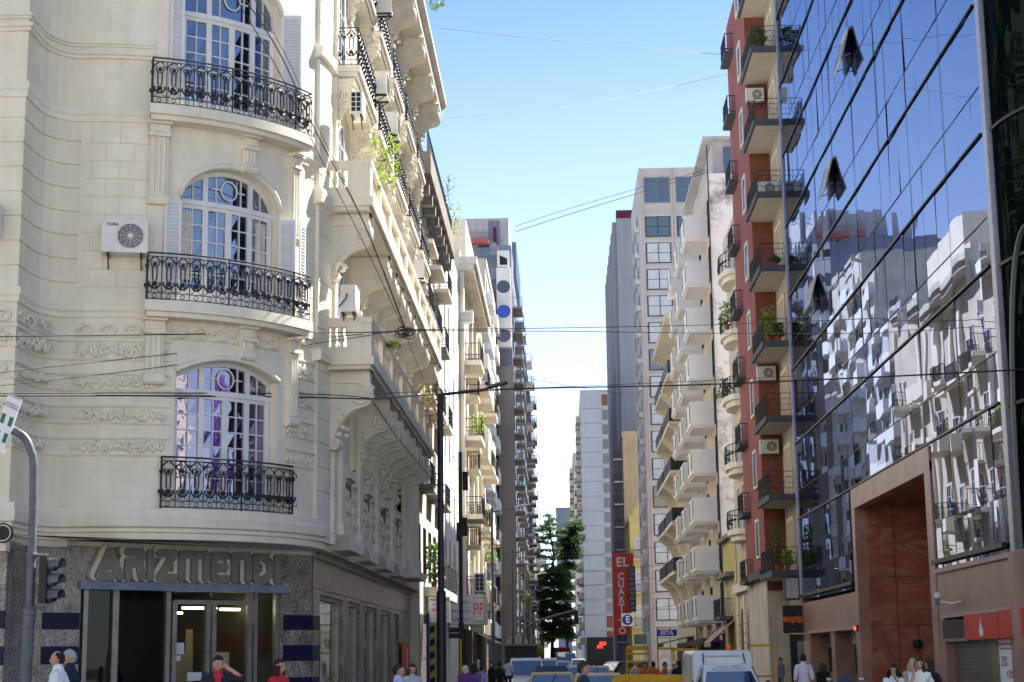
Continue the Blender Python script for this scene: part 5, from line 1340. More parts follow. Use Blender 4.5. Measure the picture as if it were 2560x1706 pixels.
part(g, 'frame_rib', 'pink_frame', PT)
acg = G(); acg.box(-.5, .5, -.5, 0, 0, .5); acg.cur = 1; acg.box(-.45, .45, -.51, -.5, .06, .44); acm = acg.mesh('air_conditioner', ['ac', 'acgrille'])
for k in range(15):
    o = bpy.data.objects.new('air_conditioner', acm); link(o); o.location = (8.4, 167.5, 6 + k * 2.72); o.rotation_euler = (0, 0, RR); tag(o, 'window air conditioner in the vertical row up the left side of the pink tower', 'air conditioner', 'row of air conditioners on the pink tower')
for k in range(16):
    for y in (170, 175, 180): put(W_plain, 'window', PT, (8.4, y, 4 + k * 2.72), RR)
# ---- yellow ornate, tan and grey stepped towers
OB = bldg('ornate_yellow_house', 'narrow ornate yellow house with an arched top left of the pink tower', 8.1, 20, 203, 215, 17.6, 'yellow_house')
g = G(); g.prism([(-.9, 0), (.9, 0), (.9, .8), (.5, 1.2), (.35, 2.0), (0, 2.3), (-.35, 2.0), (-.5, 1.2), (-.9, .8)], (9.4, 202.8, 17.9), (1, 0, 0), (0, 0, 1), (0, .5, 0)); part(g, 'gable', 'yellow_house', OB)
for z in (5, 9, 13): put(W_tall, 'window', OB, (9.3, 203, z), 0); put(bal_mesh(2.2, .7, 1.0, 'bars', 'yellow_house', 'iron'), 'balcony', OB, (9.3, 203, z), 0)
M['tan'] = mat('tan_party_wall', (.60, .47, .32), .85, .08, .3, streak=.15)
TB = bldg('tan_building', 'tall plain tan party wall with balconies on its left side', 8.0, 22, 216, 223, 29.5, 'tan'); 
bmT = bal_mesh(3.2, 1.2, 1.0, 'bars', 'pale_concrete', 'iron')
for k in range(9): put(bmT, 'balcony', TB, (8.0, 218, 3.4 + k * 2.9), RR)
ST = thing('grey_tower', 'very tall dark grey tower with a serrated left edge', 'building', (15, 262, 0))
M['tower_grey'] = mat('dark_grey_tower', (.38, .38, .41), .85, .06, .15, streak=.12)
g = G(); g.box(8.2, 24, 224, 268, 0, 60.5); part(g, 'wall', 'tower_grey', ST)
M['tower_grey2'] = mat('grey_tower_rib', (.33, .33, .36), .85, .06, .3)
bz = G(); bz.box(-1.6, 1.6, -.55, 0, 0, 60.2); bzm = bz.mesh('balcony_stack', 'tower_grey2')
for i in range(7): put(bzm, 'balcony_stack', ST, (8.2, 226.5 + i * 6.4, 0), RR)
g = G(); g.box(9.6, 9.8, 223.9, 224, 0, 60); g.mark(); g.box(11.4, 11.55, 223.9, 224, 0, 60); part(g, 'pipe_strip', 'pale_concrete', ST)
g = G(); g.box(8.2, 12, 224.2, 226, 60.5, 61.7); part(g, 'roof_edge', 'maroon', ST)
# ---- white slab tower at the end of the street
WT = thing('white_slab_tower', 'white slab tower with an end column of windows and orange panels at the street end', 'building', (9, 340, 0))
M['tower_white'] = mat('white_grey_tower_panel', (.60, .59, .61), .8, .04, .2, streak=.06); M['orange_panel'] = mat('orange_brown_panel', (.36, .12, .07), .8)
g = G(); g.box(3.9, 20, 318, 380, 0, 51.5); part(g, 'wall', 'tower_white', WT)
W_end = flat_window(2.2, 1.9, 2, 2, .06, .1, 'steel', 'glass_far')
for k in range(17):
    z = 4 + k * 2.78
    if k in (0, 1, 16): g = G(); g.box(8.0, 10.3, 317.9, 318, z, z + 2.1); part(g, 'orange_panel', 'orange_panel', WT)
    else: put(W_end, 'window', WT, (9.1, 318, z), 0)
g = G()
for k in range(17): g.mark(); g.box(3.92, 8.0, 317.94, 318, 3.4 + k * 2.78, 3.46 + k * 2.78)
part(g, 'panel_joint', 'tower_lilac', WT)
bmW = bal_mesh(5, .9, 1.0, 'solid', 'beige', 'iron')
for k in range(16):
    for y in (322, 332): put(bmW, 'balcony', WT, (3.9, y, 4 + k * 2.78), RR)
FT = bldg('far_tower', 'distant beige apartment tower with stacked balconies left of the white slab tower', 2.9, 16, 390, 430, 47.5, 'beige')
for k in range(15):
    for x in (3.6, 5.2): put(W_small, 'window', FT, (x, 390, 3 + k * 2.9), 0)
    for y in (393, 404, 415): put(bmW, 'balcony', FT, (2.9, y, 3 + k * 2.9), RR)
FT2 = bldg('far_tower', 'small distant dark grey tower behind the tall tree', -1.9, 2.7, 560, 580, 49.5, 'tower_lilac')
g = G()
for z in (20, 28, 36, 45): g.mark(); g.box(-1.9, 2.7, 559.8, 560, z, z + 4.5)
part(g, 'window_band', 'tower_grey', FT2)
# ================================================================== street poles, lamps, signals
# left traffic signal
Y = 32
pts = [onY(30, 1074, Y), onY(61, 1094, Y), onY(77, 1126, Y), onY(84, 1165, Y), onY(82, 1300, Y), onY(74, 1533, Y)]
base = Vector((pts[-1].x - .06, Y, .14))
t = thing('traffic_signal', 'three-lamp traffic signal on a curved grey pole at the left, carrying a tilted green and white sign', 'traffic light', base)
t['label'] = 'traffic signal on a curved grey pole at the left in front of the granite shop'
g = G(); g.tube(curve_pts(pts), .082, 14); part(g, 'upper_pole', 'greypole', t, smooth=True)
g = G(); g.tube([pts[-1], base], .108, 16); g.lathe([(.11, 0), (.125, .02), (.125, .1), (.11, .12)], (base.x + (pts[-1].x - base.x), Y, pts[-1].z - .05), 14); part(g, 'lower_pole', 'greypole', t, smooth=True)
h = onY(113, 1450, Y)
hg = G(); hg.box(h.x - .07, h.x + .07, Y - .17, Y + .17, h.z - .44, h.z + .44)
hd = part(hg, 'signal_head', 'black', t)
for k, dz in enumerate((.29, 0, -.29)):
    v = G(); o = Vector((h.x + .07, Y, h.z + dz)); d = Vector((.88, -.36, -.06)).normalized(); T = Matrix.Translation(o) @ d.to_track_quat('Z', 'Y').to_matrix().to_4x4(); v.T = T
    n = 20
    for i in range(n):
        a, b = R(-30 + 240 * i / n), R(-30 + 240 * (i + 1) / n); r = .125
        L_ = .31 if 0 < i < n - 1 else .2
        v.quad((r * cos(a), r * sin(a), 0), (r * cos(b), r * sin(b), 0), (r * cos(b), r * sin(b), L_), (r * cos(a), r * sin(a), L_))
    v.lathe([(.12, .0), (.115, .03), (.0, .035)], (0, 0, 0), 16)
    for i in range(n):
        a, b = R(360 * i / n), R(360 * (i + 1) / n); v.quad((.128 * cos(a), .128 * sin(a), 0), (.128 * cos(b), .128 * sin(b), 0), (.128 * cos(b), .128 * sin(b), .13), (.128 * cos(a), .128 * sin(a), .13))
    part(v, 'visor', 'greypole', t, fixn=False)
g = G()
for dz in (.48, -.52): g.tube([(h.x - .28, Y, h.z + dz), (h.x + .02, Y, h.z + dz - .02)], .03, 6); g.lathe([(.105, -.04), (.115, 0), (.105, .04)], (h.x - .28 - dz * .0, Y, h.z + dz), 12)
part(g, 'clamp', 'greypole', t)
c4 = [onY(a, b, Y - .12) for a, b in ((21, 983), (55, 999), (9, 1134), (-25, 1118))]
SGN = thing('garage_sign', 'tilted white and green garage access sign on the curved pole at the left edge', 'sign', c4[3])
U = (c4[1] - c4[0]); Vv = (c4[0] - c4[3]); w_, h_ = U.length, Vv.length; U.normalize(); Vv.normalize(); Nn = U.cross(Vv).normalized()
if Nn.y > 0: Nn = -Nn
g = G(); g.prism([(0, 0), (w_, 0), (w_, h_), (0, h_)], c4[3], U, Vv, -Nn * .03); part(g, 'panel', 'white', SGN)
M['sgreen'] = mat('road_sign_green', (.0, .17, .11), .5, .05)
for a, b in ((.06, .47), (.62, .47), (.06, .17), (.62, .17)):
    g = G(); g.prism([(a * w_, b * h_), ((a + .27) * w_, b * h_), ((a + .27) * w_, (b + .17) * h_), (a * w_, (b + .17) * h_)], c4[3] + Nn * .001, U, Vv, Nn * .003); part(g, 'green_block', 'sgreen', SGN)
text('ACCESO A\nCOCHERAS', w_ * .19, SGN, c4[3] + U * (w_ * .5) + Vv * (h_ * .82) + Nn * .004, U, Vv, 'black', .001)
g = G(); g.prism([(.0, h_ - .03), (w_, h_ - .03), (w_, h_ - .018), (0, h_ - .018)], c4[3] + Nn * .001, U, Vv, Nn * .003); part(g, 'border', 'black', SGN)

# thick dark pole with luminaire
t = thing('street_light', 'thick dark blue pole with an arm and a street lamp head over the road', 'street light', (-3.8, 52, 0))
b0 = onY(1104, 1690, 52); top = onY(1104.5, 985, 52); X = b0.x
g = G(); g.tube([(X, 52, 0), (X, 52, 3.6)], .145, 16); g.lathe([(.145, 0), (.15, .05), (.105, .12)], (X, 52, 3.6), 16); g.tube([(X, 52, 3.7), (X, 52, top.z)], .095, 14); part(g, 'pole', 'pole', t, smooth=True)
e = onY(1212, 975, 52); f = onY(1270, 957, 52)
g = G(); g.tube([(X - .03, 52, top.z - .03), (e.x, 52, e.z)], .05, 8); part(g, 'arm', 'pole', t, smooth=True)
g = G(); g.tube([(e.x, 52, e.z + .02), (e.x + .2, 52, e.z + .1), (f.x - .1, 52, f.z), (f.x, 52, f.z)], [.06, .12, .13, .05], 10, flat=.6); part(g, 'lamp_head', 'greypole', t, smooth=True)
g = G(); g.lathe([(.02, .1), (.05, .06), (.05, 0), (.02, -.02)], (e.x + .06, 52, e.z + .16), 8); part(g, 'photocell', 'black', t)
# second pole with signals
t = thing('signal_pole', 'slimmer dark pole with small black traffic signals turned away', 'traffic light', (-4.0, 65, 0)); p = onY(1154, 1690, 65); q = onY(1152, 1131, 65)
g = G(); g.tube([(p.x, 65, 0), (p.x, 65, 3)], .1, 12); g.tube([(p.x, 65, 3), (p.x, 65, q.z)], .075, 12); part(g, 'pole', 'pole', t, smooth=True)
for yy, dx in ((1203, .13), (1318, .1), (1330, -.1)):
    s_ = onY(1154, yy, 65); g = G(); g.box(s_.x + dx - .09, s_.x + dx + .11, 64.85, 65.2, s_.z - .35, s_.z + .35); part(g, 'signal', 'black', t)
# yellow post with black street-name plates
t = thing('street_name_post', 'thin yellow post with two small black street name plates', 'sign', (-3.9, 60, 0)); p = onY(1152, 1640, 60); q = onY(1135, 1598, 60)
g = G(); g.tube([(p.x, 60, 0), (p.x, 60, q.z)], .035, 8); M['yellow'] = mat('yellow_paint', (.75, .48, .02), .5, .08, 3); part(g, 'post', 'yellow', t)
for z in (q.z + .02, q.z + .22): g = G(); g.box(p.x - .42, p.x - .02, 59.96, 59.99, z, z + .18); o = part(g, 'name_plate', 'black', t)
# rows of grey lamp posts down the left pavement
def lamp_post(y, first=None):
    if first: return dup(first, (-3.2, y, 0), None, None)
    t = thing('lamp_post', 'slender grey lamp post in the row down the left pavement', 'street light', (0, 0, 0), 'grey lamp posts along the left pavement')
    g = G(); g.tube([(0, 0, 0), (0, 0, 3.2)], .09, 10); g.tube([(0, 0, 3.2), (0, 0, 8.4)], .055, 10); part(g, 'pole', 'greypole', t, smooth=True)
    g = G(); g.tube([(0, 0, 8.2), (1.15, 0, 8.36)], .028, 6); part(g, 'arm', 'greypole', t)
    g = G(); g.tube([(1.05, 0, 8.34), (1.3, 0, 8.46), (1.7, 0, 8.5), (1.8, 0, 8.48)], [.05, .1, .1, .03], 8, flat=.5); part(g, 'lamp_head', 'ac', t, smooth=True)
    t.location = (-3.2, y, 0); return t
L0 = lamp_post(77)
for y, lb in ((108, 'second'), (141, 'third'), (172, 'fourth'), (204, 'fifth')): o = lamp_post(y, L0); o['label'] = f'{lb} grey lamp post counted down the left pavement'
L0['label'] = 'nearest grey lamp post, right of the perfumery sign'
for (px_, yy, ht, lb) in ((1258, 92, 8.1, 'plain wire pole between the first two lamp posts'), (1300, 122, 8, 'plain wire pole behind the second lamp post'), (1327, 160, 8, 'plain thin pole beside the light green bush')):
    p = onY(px_, 1640, yy); g = G(); g.tube([(p.x, yy, 0), (p.x, yy, ht)], [.1, .06], 8); g.box(p.x - .3, p.x + .3, yy - .04, yy + .04, ht - .5, ht - .4); solo(g, 'wire_pole', 'taupe', lb, 'pole', group='wire poles')
t = thing('cantilever_signal', 'grey pole with a long curved arm reaching over the far roadway', 'traffic light', (-2.7, 112, 0))
p = [onY(1308, 1640, 112), onY(1308, 1600, 112), onY(1313, 1575, 112), onY(1330, 1560, 112), onY(1380, 1542, 112), onY(1440, 1526, 112)]; p[0].z = 0
g = G(); g.tube(curve_pts(p, 5), .075, 8); part(g, 'pole', 'greypole', t, smooth=True); g = G(); g.box(p[-1].x - .15, p[-1].x + .15, 111.9, 112.2, p[-1].z - .9, p[-1].z - .02); part(g, 'signal', 'black', t)

# ================================================================== overhead cables
def cable(pts, r, label):
    P = [onY(a, b, y) for a, b, y in pts]; g = G(); g.tube(curve_pts(P, 6), r, 5)
    return solo(g, 'overhead_cable', 'black', label, 'cable', base=P[0], group='overhead cables across the street')
RT = [(-30, 984, 34), (350, 983, 38), (700, 984, 41), (850, 989, 42.2), (926, 996, 42.7)]
cable(RT, .012, 'upper of the two thick cables across the lowest arched window')
cable([(-30, 990, 34), (350, 990, 38), (700, 993, 41), (926, 998, 42.6)], .019, 'lower of the two thick cables across the lowest arched window')
cable([(926, 998, 42.6), (1104, 986, 51.8), (1290, 973, 50), (1697, 964, 46), (1996, 952, 43), (2300, 938, 40), (2600, 922, 38)], .021, 'thickest cable from the corner bracket past the lamp head to the right edge')
cable([(926, 985, 42.6), (1150, 976, 48), (1420, 967, 48), (1697, 955, 46), (2000, 940, 43)], .008, 'thin cable just above the thickest one')
cable([(-30, 842, 34), (400, 837, 38), (700, 833, 41), (940, 831, 43), (1010, 826, 44)], .014, 'nearly level cable under the middle balcony')
cable([(-30, 935, 34), (350, 894, 38), (700, 856, 41), (1010, 826, 44)], .010, 'upper rising cable over the relief bands')
cable([(-30, 968, 34), (350, 925, 38), (700, 873, 41), (930, 838, 43), (1010, 827, 44)], .010, 'lower rising cable over the relief bands')
cable([(1010, 825, 44), (1420, 820, 60), (1830, 811, 66), (2560, 780, 45)], .014, 'upper of the twin cables crossing the open sky')
cable([(1010, 827, 44), (1420, 829, 60), (1830, 834, 66), (2560, 833, 45)], .014, 'lower of the twin cables crossing the open sky')
cable([(580, -20, 30), (700, 185, 34), (790, 372, 38), (905, 600, 42), (1010, 825, 44)], .010, 'left one of three cables slanting down across the balconies')
cable([(600, -20, 30), (700, 135, 34), (790, 330, 38), (910, 560, 42), (1012, 823, 44)], .014, 'middle and thickest of three cables slanting down across the balconies')
cable([(625, -20, 30), (720, 150, 34), (810, 350, 38), (920, 580, 42), (1014, 823, 44)], .007, 'right one of three cables slanting down across the balconies')
cable([(928, 998, 42.6), (998, 1101, 47), (1058, 1172, 53), (1094, 1217, 57), (1150, 1259, 64.7)], .014, 'cable running from the corner bracket down to the slim pole')
cable([(1012, 826, 44), (1040, 905, 48), (1075, 985, 55), (1100, 1060, 60), (1152, 1190, 64.7)], .008, 'thin cable falling from the tangle to the slim pole')
cable([(1288, 566, 166), (1420, 523, 160), (1600, 470, 150), (1765, 425, 104)], .022, 'upper of two cables from the round window tower across the sky')
cable([(1288, 580, 166), (1420, 537, 160), (1600, 482, 150), (1765, 432, 104)], .03, 'lower of two cables from the round window tower across the sky')
cable([(1104, 71, 58), (1460, 108, 75), (1842, 140, 88)], .012, 'faint cable high across the sky from the roof cornice')
cable([(1110, 295, 60), (1460, 262, 75), (1842, 180, 88)], .007, 'faintest cable across the upper sky')
cable([(1265, 930, 168), (1322, 946, 170), (1440, 968, 200), (1560, 985, 224)], .03, 'slack cable dropping from the round window tower to the grey tower')
cable([(1153, 1290, 65), (1235, 1360, 77), (1258, 1385, 92), (1300, 1400, 122)], .014, 'cable from the slim pole to the far lamp posts')
for i, (a, b, c, y) in enumerate(((1290, 1395, 1362, 120), (1290, 1432, 1410, 124), (1300, 1468, 1440, 130), (1300, 1500, 1478, 150), (1305, 1540, 1515, 165))):
    cable([(a, b, y), ((a + 1700) / 2, (b + c) / 2 + 8, y - 6), (1725, c - 6, y - 12)], .014, ('highest', 'second', 'third', 'fourth', 'lowest')[i] + ' of five cables crossing the far street')
g = G(); 
for k in range(7):
    c = onY(1010 + random.uniform(-8, 12), 828 + random.uniform(-6, 12), 44); g.tube([c + Vector((.16 * cos(2 * PI * i / 10) * random.uniform(.7, 1.2), .02 * i, .1 * sin(2 * PI * i / 10))) for i in range(10)], .012, 4, closed=True)
solo(g, 'cable_tangle', 'black', 'knot of cables looped together before the stone balcony consoles', 'cable')

# ================================================================== signs along the street
def sign_panel(name, label, px0, px1, py0, py1, Y, m, depth=.12, cat='sign'):
    a, b = onY(px0, py1, Y), onY(px1, py0, Y); t = thing(name, label, cat, (a.x, Y, a.z)); g = G(); g.box(a.x, b.x, Y - depth / 2, Y + depth / 2, a.z, b.z); part(g, 'panel', m, t); return t, a, b
M['sign_white'] = mat('white_sign_panel', (.74, .74, .74), .5, .05, 1); M['blue_ink'] = mat('blue_letters', (.03, .05, .32), .5); M['red_ink'] = mat('red_letters', (.62, .02, .02), .5); M['grey_ink'] = mat('dark_letters', (.06, .06, .09), .5)
FXU, FXV = (1, 0, 0), (0, 0, 1)
t, a, b = sign_panel('perfumery_sign', 'grey-white perfumery board behind the thick dark pole with a telephone line', 1072, 1125, 1492, 1558, 76, 'sign_white'); w_ = b.x - a.x; h_ = b.z - a.z
for s_, fz, sz, c_ in (('PERFUMERIA', .88, .155, 'blue_ink'), ('LIMPIEZA', .71, .155, 'blue_ink'), ('PIPACH', .49, .2, 'red_ink'), ('TEL.', .27, .15, 'grey_ink'), ('4811', .11, .15, 'grey_ink')): text(s_, sz, t, (a.x + w_ * .5, 75.935, a.z + h_ * fz), FXU, FXV, c_, .004)
t = thing('perfumery_sign', 'bright white rounded perfumery sign box with fragrance lettering and a red shop name', 'sign', (-5, 92, 3)); a, b = onY(1126, 1562, 92), onY(1213, 1492, 92)
g = G(); rr = .3; n = 8
prof = [(a.x, 93.2)] + [(a.x + .0, 92)] + [(b.x - rr + rr * sin(R(90 * i / n)), 92 + rr - rr * cos(R(90 * i / n))) for i in range(n + 1)] + [(b.x, 95)]
g.prism(prof + [(a.x, 95)], (0, 0, a.z), (1, 0, 0), (0, 1, 0), (0, 0, b.z - a.z)); part(g, 'box', 'sign_white', t, smooth=True)
w_ = b.x - a.x; h_ = b.z - a.z
for s_, fz in (('PERFUMERIA', .8), ('FRAGANCIAS', .48), ('COSMETICA', .18)): text(s_, .235, t, (a.x + w_ * .29, 91.995, a.z + h_ * fz), FXU, FXV, 'blue_ink', .004, sx=.72)
g = G(); g.box(a.x + w_ * .655, a.x + w_ * .97, 91.985, 91.99, a.z + h_ * .1, a.z + h_ * .96); part(g, 'name_frame', 'grey_ink', t); g = G(); g.box(a.x + w_ * .665, a.x + w_ * .96, 91.98, 91.985, a.z + h_ * .12, a.z + h_ * .94); part(g, 'name_panel', 'sign_white', t)
text('PIP', .95, t, (a.x + w_ * .81, 91.976, a.z + h_ * .53), FXU, FXV, 'red_ink', .002, sx=.42)
t, a, b = sign_panel('vertical_sign', 'tall red vertical sign spelling EL CUARTITO in white letters', 1535, 1571, 1384, 1588, 178, 'red', .5); w_ = b.x - a.x
g = G(); g.box(a.x, b.x + .5, 177.7, 178.3, b.z - 1.9, b.z + .0); part(g, 'head_panel', 'red', t)
text('EL', 1.35, t, ((a.x + b.x) / 2 + .2, 177.69, b.z - .95), FXU, FXV, 'sign_white', .01, bold=.03)
for i, c_ in enumerate('CUARTITO'): text(c_, .95, t, ((a.x + b.x) / 2, 177.74, b.z - 2.42 - i * .80), FXU, FXV, 'sign_white', .01, bold=.03)
t, a, b = sign_panel('parking_sign', 'square white parking sign with a white E in a blue disc', 1554, 1584, 1534, 1566, 150, 'sign_white', .2); c = (a + b) / 2
g = G(); g.lathe([(.46, 0), (.46, -.01)], (c.x, 149.89, c.z), 28, 'y'); M['sblue'] = mat('parking_sign_blue', (.01, .04, .36), .45); part(g, 'disc', 'sblue', t); text('E', .78, t, (c.x, 149.87, c.z), FXU, FXV, 'sign_white', .004, bold=.02)
t, a, b = sign_panel('parking_banner', 'blue banner with white letters ESTA against the pale wall', 1642, 1692, 1574, 1591, 126.0 - 1.2, 'sblue', .1); text('ESTA', .42, t, ((a.x + b.x) / 2, 124.74, (a.z + b.z) / 2), FXU, FXV, 'sign_white', .004, bold=.015)
t, a, b = sign_panel('purple_sign', 'purple hanging shop sign under the white cube balconies', 1783, 1812, 1577, 1606, 104.6, None or 'navy', .1); M['purple'] = mat('purple_sign_panel', (.07, .015, .20), .5); t.children[0].data.materials[0] = M['purple']
g = G(); g.box(a.x + .12, a.x + .3, 104.53, 104.545, a.z + .12, b.z - .25); g.mark(); g.box(a.x + .4, a.x + .55, 104.53, 104.545, a.z + .12, b.z - .25); g.mark(); g.box(a.x + .06, b.x - .06, 104.53, 104.545, b.z - .16, b.z - .06); part(g, 'print', 'sign_white', t)
t, a, b = sign_panel('vertical_plate', 'dark vertical plate of faint letters right of the red vertical sign', 1573, 1588, 1415, 1530, 176, 'grey_ink', .2)
for i in range(9): g = G(); g.box(a.x + .15, b.x - .15, 175.88, 175.9, b.z - .5 - i * .5, b.z - .2 - i * .5); part(g, 'character', 'taupe', t)
t, a, b = sign_panel('shop_sign_board', 'dull green shop board beneath the ornate yellow house', 1585, 1617, 1586, 1612, 150, 'taupe', .2); M['dgreen'] = mat('dull_green_board', (.06, .10, .09), .7); t.children[0].data.materials[0] = M['dgreen']
# awnings and shop fronts on the right pavement
def awning(label, y0, y1, x0, x1, z0, z1, m):
    g = G(); g.hexa([(x0, y0, z0), (x1, y0, z1), (x1, y1, z1), (x0, y1, z0), (x0, y0, z0 + .05), (x1, y0, z1 + .05), (x1, y1, z1 + .05), (x0, y1, z0 + .05)]); g.box(x0 - .01, x0 + .01, y0, y1, z0 - .25, z0 + .04); solo(g, 'shop_awning', m, label, 'awning', group='shop awnings')
M['rose_canvas'] = mat('faded_rose_canvas', (.42, .30, .27), .85, .1, 2)
awning('faded rose awning below the yellow house', 98.5, 103, 8.4, 9.85, 2.35, 3.6, 'rose_canvas')
awning('dark canopy with a thin edge below the curved balconies', 128, 136, 7.4, 9.7, 2.5, 3.0, 'awning_dark'); awning('dark low canopy under the white cube balconies', 106, 122, 8.6, 9.8, 2.5, 2.75, 'awning_dark'); awning('pale awning on the left pavement beyond the perfumery', 118, 126, -6.2, -4.6, 3.4, 2.6, 'ac')
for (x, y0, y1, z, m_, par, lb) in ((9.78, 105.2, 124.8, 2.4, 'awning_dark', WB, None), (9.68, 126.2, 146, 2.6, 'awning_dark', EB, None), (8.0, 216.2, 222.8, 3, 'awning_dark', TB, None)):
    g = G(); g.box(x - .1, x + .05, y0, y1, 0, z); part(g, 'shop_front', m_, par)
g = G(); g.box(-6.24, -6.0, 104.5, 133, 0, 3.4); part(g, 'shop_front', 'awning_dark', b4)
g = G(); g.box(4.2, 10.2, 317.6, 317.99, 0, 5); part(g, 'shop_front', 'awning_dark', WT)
M['neon'] = mat('red_lit_sign', (.7, .03, .02), .4, emit=((1, .05, .03), .35)); 
for px_, py_, w2, lb in ((1500, 1617, .35, 'small red lit sign in the dark shops below the white tower'), (1507, 1609, .4, 'dim red sign above the small lit one')):
    p = onY(px_, py_, 200); g = G(); g.box(p.x - w2, p.x + w2, 199.9, 200, p.z - .2, p.z + .2); solo(g, 'lit_shop_sign', 'neon', lb, 'sign')
# striped hoarding and pier at the left pavement before the perfumery
M['stripe_y'] = mat('yellow_hoarding', (.55, .42, .12), .7, .12, 2)
t = thing('striped_hoarding', 'narrow blue post and panel of diagonal dark and yellow stripes by the perfumery', 'hoarding', (-6, 74, 0)); g = G(); a = onY(1066, 1600, 74); c = onY(1100, 1600, 74)
g.box(a.x, a.x + .14, 73.9, 74, .1, 3.6); part(g, 'post', 'blue', t); g = G(); g.box(a.x + .14, c.x, 73.95, 74, .1, 3.2); part(g, 'panel', 'stripe_y', t)
for k in range(5): g = G(); g.hexa([(a.x + .16, 73.94, .5 + k * .55), (a.x + .36, 73.94, .62 + k * .55), (a.x + .36, 73.95, .62 + k * .55), (a.x + .16, 73.95, .5 + k * .55), (a.x + .16, 73.94, .78 + k * .55), (a.x + .36, 73.94, .9 + k * .55), (a.x + .36, 73.95, .9 + k * .55), (a.x + .16, 73.95, .78 + k * .55)]); part(g, 'stripe', 'navy', t)
t = thing('window_banner', 'red and white advertising strip in the last shop window of the corner building', 'banner', (-6.3, 68, .5)); g = G(); g.box(-6.42, -6.38, 67.3, 70.2, .4, 2.3); part(g, 'strip', 'red', t); g = G(); g.box(-6.379, -6.375, 68.1, 68.5, .5, 2.1); g.mark(); g.box(-6.379, -6.375, 69.1, 69.5, .5, 2.1); part(g, 'white_stripe', 'white', t)
t = thing('news_kiosk', 'pale kiosk with a rounded back panel on the left pavement', 'kiosk', (-3, 105, 0)); p = onY(1293, 1640, 118)
g = G(); g.prism([(-.8, 0), (.8, 0), (.8, 2.4)] + [(.8 * cos(q * PI / 10), 2.4 + .7 * sin(q * PI / 10)) for q in range(1, 10)] + [(-.8, 2.4)], (p.x, 118, .1), (1, 0, 0), (0, 0, 1), (0, .15, 0)); part(g, 'panel', 'pale_concrete', t); p = onY(1300, 1640, 100); g = G(); g.box(p.x - .9, p.x + 1.0, 100, 102, .14, 2.3); part(g, 'cabin', 'pole', t); g = G(); g.box(p.x - 1.0, p.x + 1.2, 99.7, 102.2, 2.3, 2.42); part(g, 'roof', 'taupe', t)

# ================================================================== trees
def tree(name, label, base, trunk, clumps, m_leaf, leaf, dens=60):
    t = thing(name, label, 'tree', base); g = G()
    P = [Vector(p) for p in trunk]; g.tube(curve_pts(P, 4), [.32 - .26 * i / (4 * (len(P) - 1)) for i in range(4 * (len(P) - 1) + 1)], 8)
    for (c, r, hz) in clumps:
        s_ = min(P, key=lambda q: (q - Vector(c)).length + max(0, q.z - c[2]) * 1.5); g.tube([s_, (s_ + Vector(c)) / 2 + Vector((0, 0, -.2)), Vector(c)], [.1, .06, .02], 5)
    part(g, 'trunk', 'bark', t, smooth=True); f = G()
    for (c, r, hz) in clumps:
        for i in range(int(dens * r * r * max(.5, hz))):
            d = Vector((random.gauss(0, 1), random.gauss(0, 1), random.gauss(0, 1))).normalized() * random.random() ** .4
            k = random.random()
            p = Vector((c[0] + d.x * r, c[1] + d.y * r, c[2] + d.z * r * hz)); leafq(f, p, leaf * random.uniform(.6, 1.3))
    part(f, 'crown', m_leaf, t, fixn=False); return t
YT = 262
def tp(px_, py_, dy=0): p = onY(px_, py_, YT); return (p.x, YT + dy, p.z)
cl = []
for (py_, half, n) in ((1292, 4, 2), (1300, 12, 3), (1314, 22, 5), (1326, 34, 7), (1342, 36, 7), (1358, 26, 5), (1375, 30, 5), (1395, 26, 5), (1415, 20, 3)):
    for i in range(n): cl.append((tp(1372 + half * (2 * (i + .5) / n - 1) + random.uniform(-3, 3), py_ + random.uniform(-4, 4), random.uniform(-2, 2)), random.uniform(.55, .95), .38))
tree('tall_tree', 'tall sparse dark tree with tiered branches at the end of the street', (tp(1356, 1640)[0], YT, 0), [(tp(1356, 1640)[0], YT, 0), tp(1358, 1515), tp(1364, 1462), tp(1384, 1400), tp(1376, 1340), tp(1373, 1290)], cl, 'leaf_dark', .19, 260)
cl = []
for (x0, x1, py_, n) in ((1425, 1448, 1305, 4), (1402, 1456, 1325, 8), (1400, 1456, 1345, 8), (1398, 1452, 1365, 8), (1398, 1446, 1385, 7), (1402, 1440, 1410, 5), (1405, 1425, 1435, 4), (1400, 1432, 1462, 4)):
    for i in range(n): cl.append((tp(x0 + (x1 - x0) * (i + .5) / n, py_ + random.uniform(-7, 7), random.uniform(2, 5)), random.uniform(.7, 1.15), .6))
tree('dense_tree', 'dense dark leafy tree right of the tall sparse one', (tp(1420, 1640)[0], YT + 4, 0), [(tp(1420, 1640)[0], YT + 4, 0), tp(1416, 1540, 4), tp(1412, 1450, 4), tp(1420, 1370, 4)], cl, 'leaf_dark', .24, 300)
M['leaf_mid'] = leafmat('tree_leaf_mid_green', (.18, .31, .09), .5, .35, .5)
cl = []
for (x0, x1, py_, n) in ((1358, 1405, 1440, 6), (1345, 1418, 1465, 9), (1336, 1424, 1492, 10), (1345, 1420, 1515, 8), (1350, 1425, 1540, 8), (1352, 1430, 1565, 8), (1358, 1432, 1590, 8)):
    for i in range(n): cl.append((tp(x0 + (x1 - x0) * (i + .5) / n, py_ + random.uniform(-8, 8), random.uniform(-6, -2)), random.uniform(.8, 1.25), .75))
tree('broad_tree', 'broad green tree with sunlit leaves under the tall sparse tree', (tp(1380, 1640)[0], YT - 4, 0), [(tp(1380, 1640)[0], YT - 4, 0), tp(1382, 1580, -4), tp(1386, 1520, -4), tp(1384, 1470, -4)], cl, 'leaf_mid', .27, 260)
